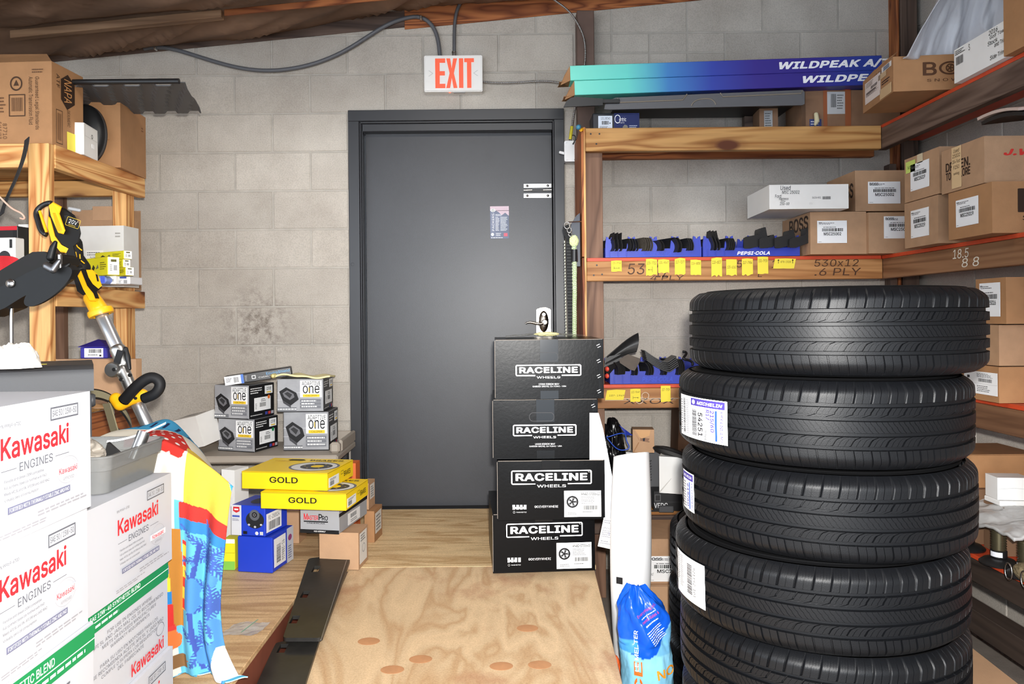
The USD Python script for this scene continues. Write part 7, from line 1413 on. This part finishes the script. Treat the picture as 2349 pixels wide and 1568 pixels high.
# bottom right shelf: open carton, plastic, bump springs
ZQ = SHZ[3]+0.001
oc3 = thing('open_carton', 'open brown carton of plastic wrapped parts on the lowest right shelf', 'box', (XS+0.20,3.10,ZQ+0.22))
for nm, a_ in (('panel',(-0.16,0.16,-0.13,-0.127,0,0.13)),('panel',(-0.16,0.16,0.127,0.13,0,0.13)),('panel',(0.157,0.16,-0.127,0.127,0,0.13)),('base',(-0.16,0.157,-0.127,0.127,0,0.003)),('lid',(-0.16,0.16,-0.13,0.13,0.131,0.134))): part(oc3, nm, slab(*a_,0.0005), KRAFT2)
part(oc3, 'wrapped_parts', crumple(0.22,0.2,0.11,19).apply_transform(T(-0.08,0,0.004)), BUB, 30)
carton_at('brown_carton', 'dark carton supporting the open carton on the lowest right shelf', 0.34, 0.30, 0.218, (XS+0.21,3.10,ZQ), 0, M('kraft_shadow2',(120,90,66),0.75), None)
carton_at('white_carton', 'small white carton beside the red-topped black box on the lowest right shelf', 0.12, 0.085, 0.085, (XS+0.155,2.86,ZQ+0.208), -6, WC, {'front': [('poly',0,0,0,0,(206,206,204),[(0,0.5),(0.5,0.55),(1,0.5),(1,0.48),(0.5,0.53),(0,0.48)])]})
carton_at('white_carton', 'flat white carton under the small white carton on the lowest right shelf', 0.16, 0.10, 0.02, (XS+0.175,2.86,ZQ+0.186), -2, WC, None, soft=False)
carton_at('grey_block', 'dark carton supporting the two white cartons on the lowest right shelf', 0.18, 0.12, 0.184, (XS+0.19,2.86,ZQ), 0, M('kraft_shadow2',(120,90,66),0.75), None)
carton_at('red_black_box', 'black box with a red top band at the right edge of the lowest shelf', 0.14, 0.10, 0.335, (XS+0.19,2.60,ZQ), 0, M('box_black2',(26,26,28),0.4), {'front': [('r',0,0.84,1,1,(190,26,30))], 'left': [('r',0,0.84,1,1,(190,26,30))]}, soft=False)
solo('silver_bag', sheet(lambda u,v: np.stack([XS-0.03+v*0.22, 2.98-u*0.42, ZQ+0.160+0.035*meshkit.fbm(np.stack([u*6,v*4,u*0],1),4,8)+0.0*v-0.05*(1-v)**2+0.01],1), 50, 30, 0.01)[0], clear('bag_silver',(200,200,198),0.75,0.12), 'shiny crumpled clear plastic bag lying over the spring standees', 'bag', True)
def spring(label, y, x=XS+0.03, h=0.14):
    t = thing('coil_stand', label, 'spring', (x,y,ZQ), group='coil springs on the lowest right shelf')
    part(t, 'base', lathe([(0,0),(0.062,0),(0.064,0.006),(0.05,0.018),(0.026,0.024),(0,0.024)],28), BLACKPL, 40)
    n = 9; part(t, 'coil', lathe([(0.0,0.024)]+[(0.026-(0.005 if i % 2 else 0), 0.05+i*(h-0.06)/(2*n)) for i in range(2*n)]+[(0.0,h)],24), M('spring_olive',(112,104,80),0.35,0.8), True)
    part(t, 'sleeve', lathe([(0.024,0.024),(0.027,0.026),(0.027,0.05),(0.024,0.052)],24), BLACKPL, 40)
    part(t, 'sticker', lathe([(0.0275,0.03),(0.0275,0.048)],10,1.6).apply_transform(RZ(150)), M('sticker_white',(224,226,232),0.5)); return t
s0 = spring('coil spring on a round black base, nearest the tires', 2.90, XS+0.02)
copy(s0, (XS+0.025,2.72,ZQ), 20, 'coil spring on a round black base in the middle of the three')
copy(s0, (XS+0.03,2.585,ZQ), 10, 'coil spring on a round black base at the right edge')
tn = thing('canvas_pouch', 'olive canvas pouch with steel rings on the shelf edge at the right', 'pouch', (XS-0.005,2.50,ZQ+0.001))
part(tn, 'pouch', crumple(0.09,0.16,0.07,27), M('canvas_olive',(122,108,80),0.9,bump=0.6,bscale=300), True)
for dy in (-0.03, 0.05):
    th = np.linspace(0,2*np.pi,24); part(tn, 'ring', tube([(-0.05,dy+0.018*np.cos(t),0.03+0.028*np.sin(t)) for t in th],0.003,8,False), STEEL, True)
# timber and cartons on the floor at the lower right
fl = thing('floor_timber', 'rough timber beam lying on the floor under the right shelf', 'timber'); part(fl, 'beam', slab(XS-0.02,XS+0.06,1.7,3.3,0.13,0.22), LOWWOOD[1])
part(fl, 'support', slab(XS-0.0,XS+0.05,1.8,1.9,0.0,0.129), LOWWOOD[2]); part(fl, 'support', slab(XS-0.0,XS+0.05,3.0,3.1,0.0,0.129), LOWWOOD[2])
carton_at('brown_carton', 'long flat brown carton on the floor at the lower right', 0.5, 1.1, 0.09, (XS+0.10-0.18,2.45,0.001), 0, KRAFT, None) if False else carton_at('brown_carton', 'long flat brown carton on the floor at the lower right', 0.34, 0.9, 0.085, (XS-0.26,2.62,0.001), -4, KRAFT2, None)
solo('cardboard_sheet', xf(slab(-0.16,0.16,-0.42,0.42,0,0.006,0.001), RZ(-3), RY(-4), T(XS-0.25,2.60,0.101)), KRAFT3, 'loose cardboard sheet lying on the long flat carton', 'cardboard')

# ================================================================== TIRES
RUB = M('tire_rubber',(12.5,13.5,16),0.45,spec=0.23,bump=0.12,bscale=500); RUB2 = M('tire_side',(13,13,14),0.6,spec=0.15,bump=0.1,bscale=300)
TR, HW = 0.345, 0.0945
NP = 60
def tread_mesh():
    # rows across the tread (z), with groove edges; columns along the circumference
    g = [(-0.0455,0.0048), (-0.0165,0.0048), (0.0165,0.0048), (0.0455,0.0048)]
    zs = [-HW]
    edges = []
    for c, w in g: edges += [c-w, c-w*0.72, c+w*0.72, c+w]
    marks = sorted([-HW,-0.092,-0.086,-0.079,-0.0725,-0.067,-0.060,-0.0535]+edges+[-0.036,-0.031,-0.026,-0.0115,-0.008,-0.004,0.0,0.004,0.008,0.0115,0.026,0.031,0.036,0.0535,0.060,0.067,0.0725,0.079,0.086,0.092,HW])
    zs = np.array(marks); nr = len(zs)
    # columns in one pitch
    cols = set([0.0,1.0])
    def around(t, w):
        for q in (t-w, t-w*0.7, t+w*0.7, t+w): cols.add(round(q % 1.0, 4))
    around(0.5, 0.062)
    for t in (0.17,0.83): around(t, 0.016)
    for t in (0.0,0.333,0.666): around(t, 0.020)
    ts = np.array(sorted(x for x in cols if x < 1.0)); nc = len(ts)
    A = np.add.outer(np.arange(NP), ts).ravel()/NP*2*np.pi; n = len(A)
    tcol = np.tile(ts, NP)
    az = np.abs(zs)
    # lateral shear of the pattern (metres along the circumference)
    zig = lambda z, p, a: a*(2*np.abs(((z/p) % 1.0)-0.5)-0.5)
    s = np.where(az > 0.050, 0.010*(az-0.050)/0.02*0.35, np.where(az > 0.0215, 0.62*(az*np.sign(zs)-np.sign(zs)*0.031)+zig(zs,0.0085,0.0022), -0.75*zs+zig(zs,0.006,0.0022)))
    def near(t, c, w): d = np.abs((t-c+0.5)%1.0-0.5); return np.clip((w-d)/(w*0.3+1e-9), 0, 1)
    dep = np.zeros((n, nr))
    sh = az > 0.050; ri = (az > 0.0215)&(az < 0.041); ce = az < 0.0117
    slot = near(tcol,0.5,0.062); sip2 = np.maximum(near(tcol,0.0,0.020)*1.0, 0)
    sip3 = np.maximum(near(tcol,0.17,0.016), near(tcol,0.83,0.016))
    dep[:, sh] = np.maximum(slot*0.0050, near(tcol,0.0,0.020)*0.0022)[:,None]
    dep[:, ri] = np.maximum(slot*0.0055, sip3*0.0020)[:,None]
    dep[:, ce] = np.maximum.reduce([near(tcol,t,0.020)*0.0018 for t in (0.0,0.333,0.666)])[:,None]
    for c, w in g: dep[:, np.abs(zs-c) < w*0.8] = 0.0075
    ends = np.clip((HW-az)/0.012, 0, 1); dep *= ends[None,:]
    prof = TR-0.0015*(az/0.07)**2-np.where(az > 0.068, 0.030*((az-0.068)/0.030)**2.0, 0)
    r = prof[None,:]-dep
    ang = A[:,None]+(s/TR)[None,:]
    v = np.stack([r*np.cos(ang), r*np.sin(ang), np.broadcast_to(zs,(n,nr))], -1).reshape(-1,3)
    i, j = np.meshgrid(np.arange(n), np.arange(nr-1), indexing='ij'); i2 = (i+1) % n
    q = np.stack([i*nr+j, i2*nr+j, i2*nr+j+1, i*nr+j+1], -1).reshape(-1,4)
    return tmsh(v, q)
def make_tire(label):
    t = thing('tire', label, 'tire', (0,0,0), group='black tires in the main stack')
    part(t, 'tread', tread_mesh(), RUB, 38)
    rs = TR-0.0015*(HW/0.07)**2-0.030
    for sg in (-1,1):
        pr = [(rs,HW),(rs-0.010,HW+0.0015),(0.300,HW+0.004),(0.285,HW+0.005),(0.283,HW+0.0042),(0.262,HW+0.003),(0.245,HW-0.004),(0.232,HW-0.010),(0.220,HW-0.016),(0.2165,HW-0.022),(0.219,HW-0.028),(0.24,HW-0.020),(0.29,HW-0.012),(0.325,0.05)]
        part(t, 'sidewall', lathe([(r, sg*z) for r, z in pr][::sg], 96), RUB2, 40)
    part(t, 'inner_liner', lathe([(0.325,0.05),(0.329,0.0),(0.325,-0.05)],96), RUB2, True)
    return t
def tire_center(xl, xr):
    a, b = math.atan((xl-PX)/F), math.atan((xr-PX)/F); dist = TR/math.sin((b-a)/2); m = (a+b)/2
    return dist*math.sin(m), dist*math.cos(m)
PITCH = 0.2003
LBL = ['lowest tire of the main stack, on the floor below the picture','second lowest tire of the main stack, below the picture','bottommost visible tire of the main stack, cut by the picture edge','tire with a white barcode label, fourth from the top of the stack','tire with a small purple-topped label, third from the top of the stack','tire with a large MICHELIN label, second from the top of the stack','unlabelled top tire of the stack']
edges_px = [(1572,2218),(1566,2216),(1562,2214),(1547,2222),(1563,2240),(1556,2236),(1578,2275)]
front_y = [None,None,None,1427,1209,987,757]
tires, placed = [], []
for k in range(7):
    X, D = tire_center(*edges_px[k]); z = 0.1005+k*PITCH
    D = D*0.35+1.90*0.65; X = (math.tan((math.atan((edges_px[k][0]-PX)/F)+math.atan((edges_px[k][1]-PX)/F))/2))*D
    if front_y[k]: 
        dn = D-TR*0.98; zt = CZ-(front_y[k]-PY+7)*dn/F
    else: zt = z
    placed.append((X, D, z, zt))
print('tires', [tuple(round(float(q),3) for q in p) for p in placed])
first = make_tire(LBL[0]); tilt = [(0,0,0),(0,-0.3,40),(0,-0.6,95),(0,-0.9,10),(0,-0.7,70),(0.0,-0.35,130),(0,0,15)]
for k, (X, D, z, zt) in enumerate(placed):
    if k == 0:
        xo = UsdGeom.Xformable(first); first.GetAttribute('xformOp:translate').Set(Gf.Vec3d(X,D,z)); tires.append(first)
    else: tires.append(copy(first, (X,D,z), tilt[k][2], LBL[k], None, tilt[k][0], tilt[k][1]))
# paper labels wrapped on the treads
def wrap_label(name, label, k, px0, px1, dz0, dz1, items, rr=TR+0.0012):
    X, D, z, _ = placed[k]
    def ang(px):
        # angle on the tire where the picture column px meets its front surface
        dx = (px-PX)/F; A_ = 1+dx*dx; B_ = -2*(D+dx*X); C_ = D*D+X*X-TR*TR; disc = max(B_*B_-4*A_*C_, 0); y = (-B_-math.sqrt(disc))/(2*A_); return math.atan2(y-D, dx*y-X)
    a0, a1 = ang(px0), ang(px1)
    if a0 > 0: a0 -= 2*np.pi
    if a1 > 0: a1 -= 2*np.pi
    t = thing(name, label, 'label', (X,D,z), 0, None, None, tilt[k][0], tilt[k][1])
    def fn(u, v):
        a = a0+(a1-a0)*u; return np.stack([rr*np.cos(a), rr*np.sin(a), dz0+(dz1-dz0)*v+0*a], 1)
    part(t, 'paper', sheet(fn, 24, 6, 0.0006)[0], WHITE, 40)
    W, H = abs(a1-a0)*rr, dz1-dz0; f = Face((0,0,0),(1,0,0),(0,0,1),W,H); rs3 = random.Random(k); by = {}
    for it in items: by.setdefault(tuple(it[6] if it[0] in ('t','tb','ti','th') else it[5]), []).append(it)
    for i, (c, its) in enumerate(by.items()):
        vs, fs, o = [], [], 0
        for it in its:
            arg = it if it[0] in ('t','tb','ti','th') else it[:5]+(None,)+tuple(it[6:])
            for v, tt_ in shapes(f, arg, rs3):
                m = trimesh.Trimesh(np.c_[v, np.zeros(len(v))], tt_, process=False)
                if it[0] in ('r','bar','barv') and v[:,0].max()-v[:,0].min() > 0.012: m = m.subdivide().subdivide()
                vs.append(np.asarray(m.vertices)[:,:2]); fs.append(np.asarray(m.faces)+o); o += len(m.vertices)
        v = np.vstack(vs); a = a0+(a1-a0)*v[:,0]/W; r = rr+0.0006+0.0003*i
        part(t, 'label_print', tmsh(np.stack([r*np.cos(a), r*np.sin(a), dz0+v[:,1]],1), np.vstack(fs)), ink(c))
    return t
PUR = (74,62,150)
wrap_label('tire_label', 'white and purple MICHELIN paper label on the second tire from the top', 5, 1562, 1667, -0.062, 0.040, [('r',0.36,0.80,0.97,0.97,PUR),('ti','MICHELIN',0.50,0.84,0.94,0.92,(240,240,246)),('ring',0.39,0.83,0.46,0.94,(240,240,246),1.0),('lines',0.04,0.1,0.10,0.9,(110,110,116),14),('barv',0.14,0.08,0.20,0.92,(70,70,74)),('lines',0.23,0.08,0.34,0.92,(160,160,166),18),('barv',0.40,0.10,0.50,0.72,(60,60,64)),('tb','54251',0.53,0.10,0.62,0.66,(50,50,54),-90),('tb','215/60',0.74,0.25,0.81,0.75,PUR,-90),('tb','R17',0.67,0.52,0.73,0.75,PUR,-90),('t','96H',0.655,0.06,0.70,0.26,(90,90,94),-90),('r',0.835,0.06,0.865,0.76,(50,90,180)),('t','DEFENDER2',0.90,0.05,0.94,0.74,PUR,-90)])
wrap_label('tire_label', 'narrow white and purple label on the third tire from the top', 4, 1566, 1589, -0.050, 0.046, [('r',0.05,0.80,0.95,0.97,PUR),('tb','MICHELIN',0.15,0.85,0.85,0.92,(240,240,246)),('lines',0.1,0.05,0.4,0.75,(120,120,126),10),('tb','215/60',0.45,0.1,0.62,0.7,PUR,-90),('r',0.68,0.06,0.75,0.76,(50,90,180)),('t','DEFENDER2',0.82,0.05,0.92,0.74,PUR,-90)])
wrap_label('tire_label', 'plain white barcode label on the fourth tire from the top', 3, 1551, 1612, -0.060, 0.046, [('lines',0.05,0.3,0.16,0.95,(130,130,134),14),('lines',0.2,0.2,0.36,0.95,(170,170,174),16),('barv',0.50,0.18,0.66,0.86,(60,60,64)),('t','921192_101',0.69,0.16,0.76,0.84,(60,60,64),-90)])
# shorter stack behind at the left: two labelled tires
X2, D2_ = XP(1660,2.50,1450), 2.58
X2 = 0.927
ty0 = [0.1005+i*0.2003 for i in range(3)]
for i, lb in enumerate(('lowest tire of the second stack, behind the blue bag','tire of the second stack with a purple label edge, second from its top','top tire of the second stack, half hidden behind the main stack')):
    copy(first, (X2+0.004*i, 2.66, ty0[i]), 30*i, lb, 'tires of the second stack behind')
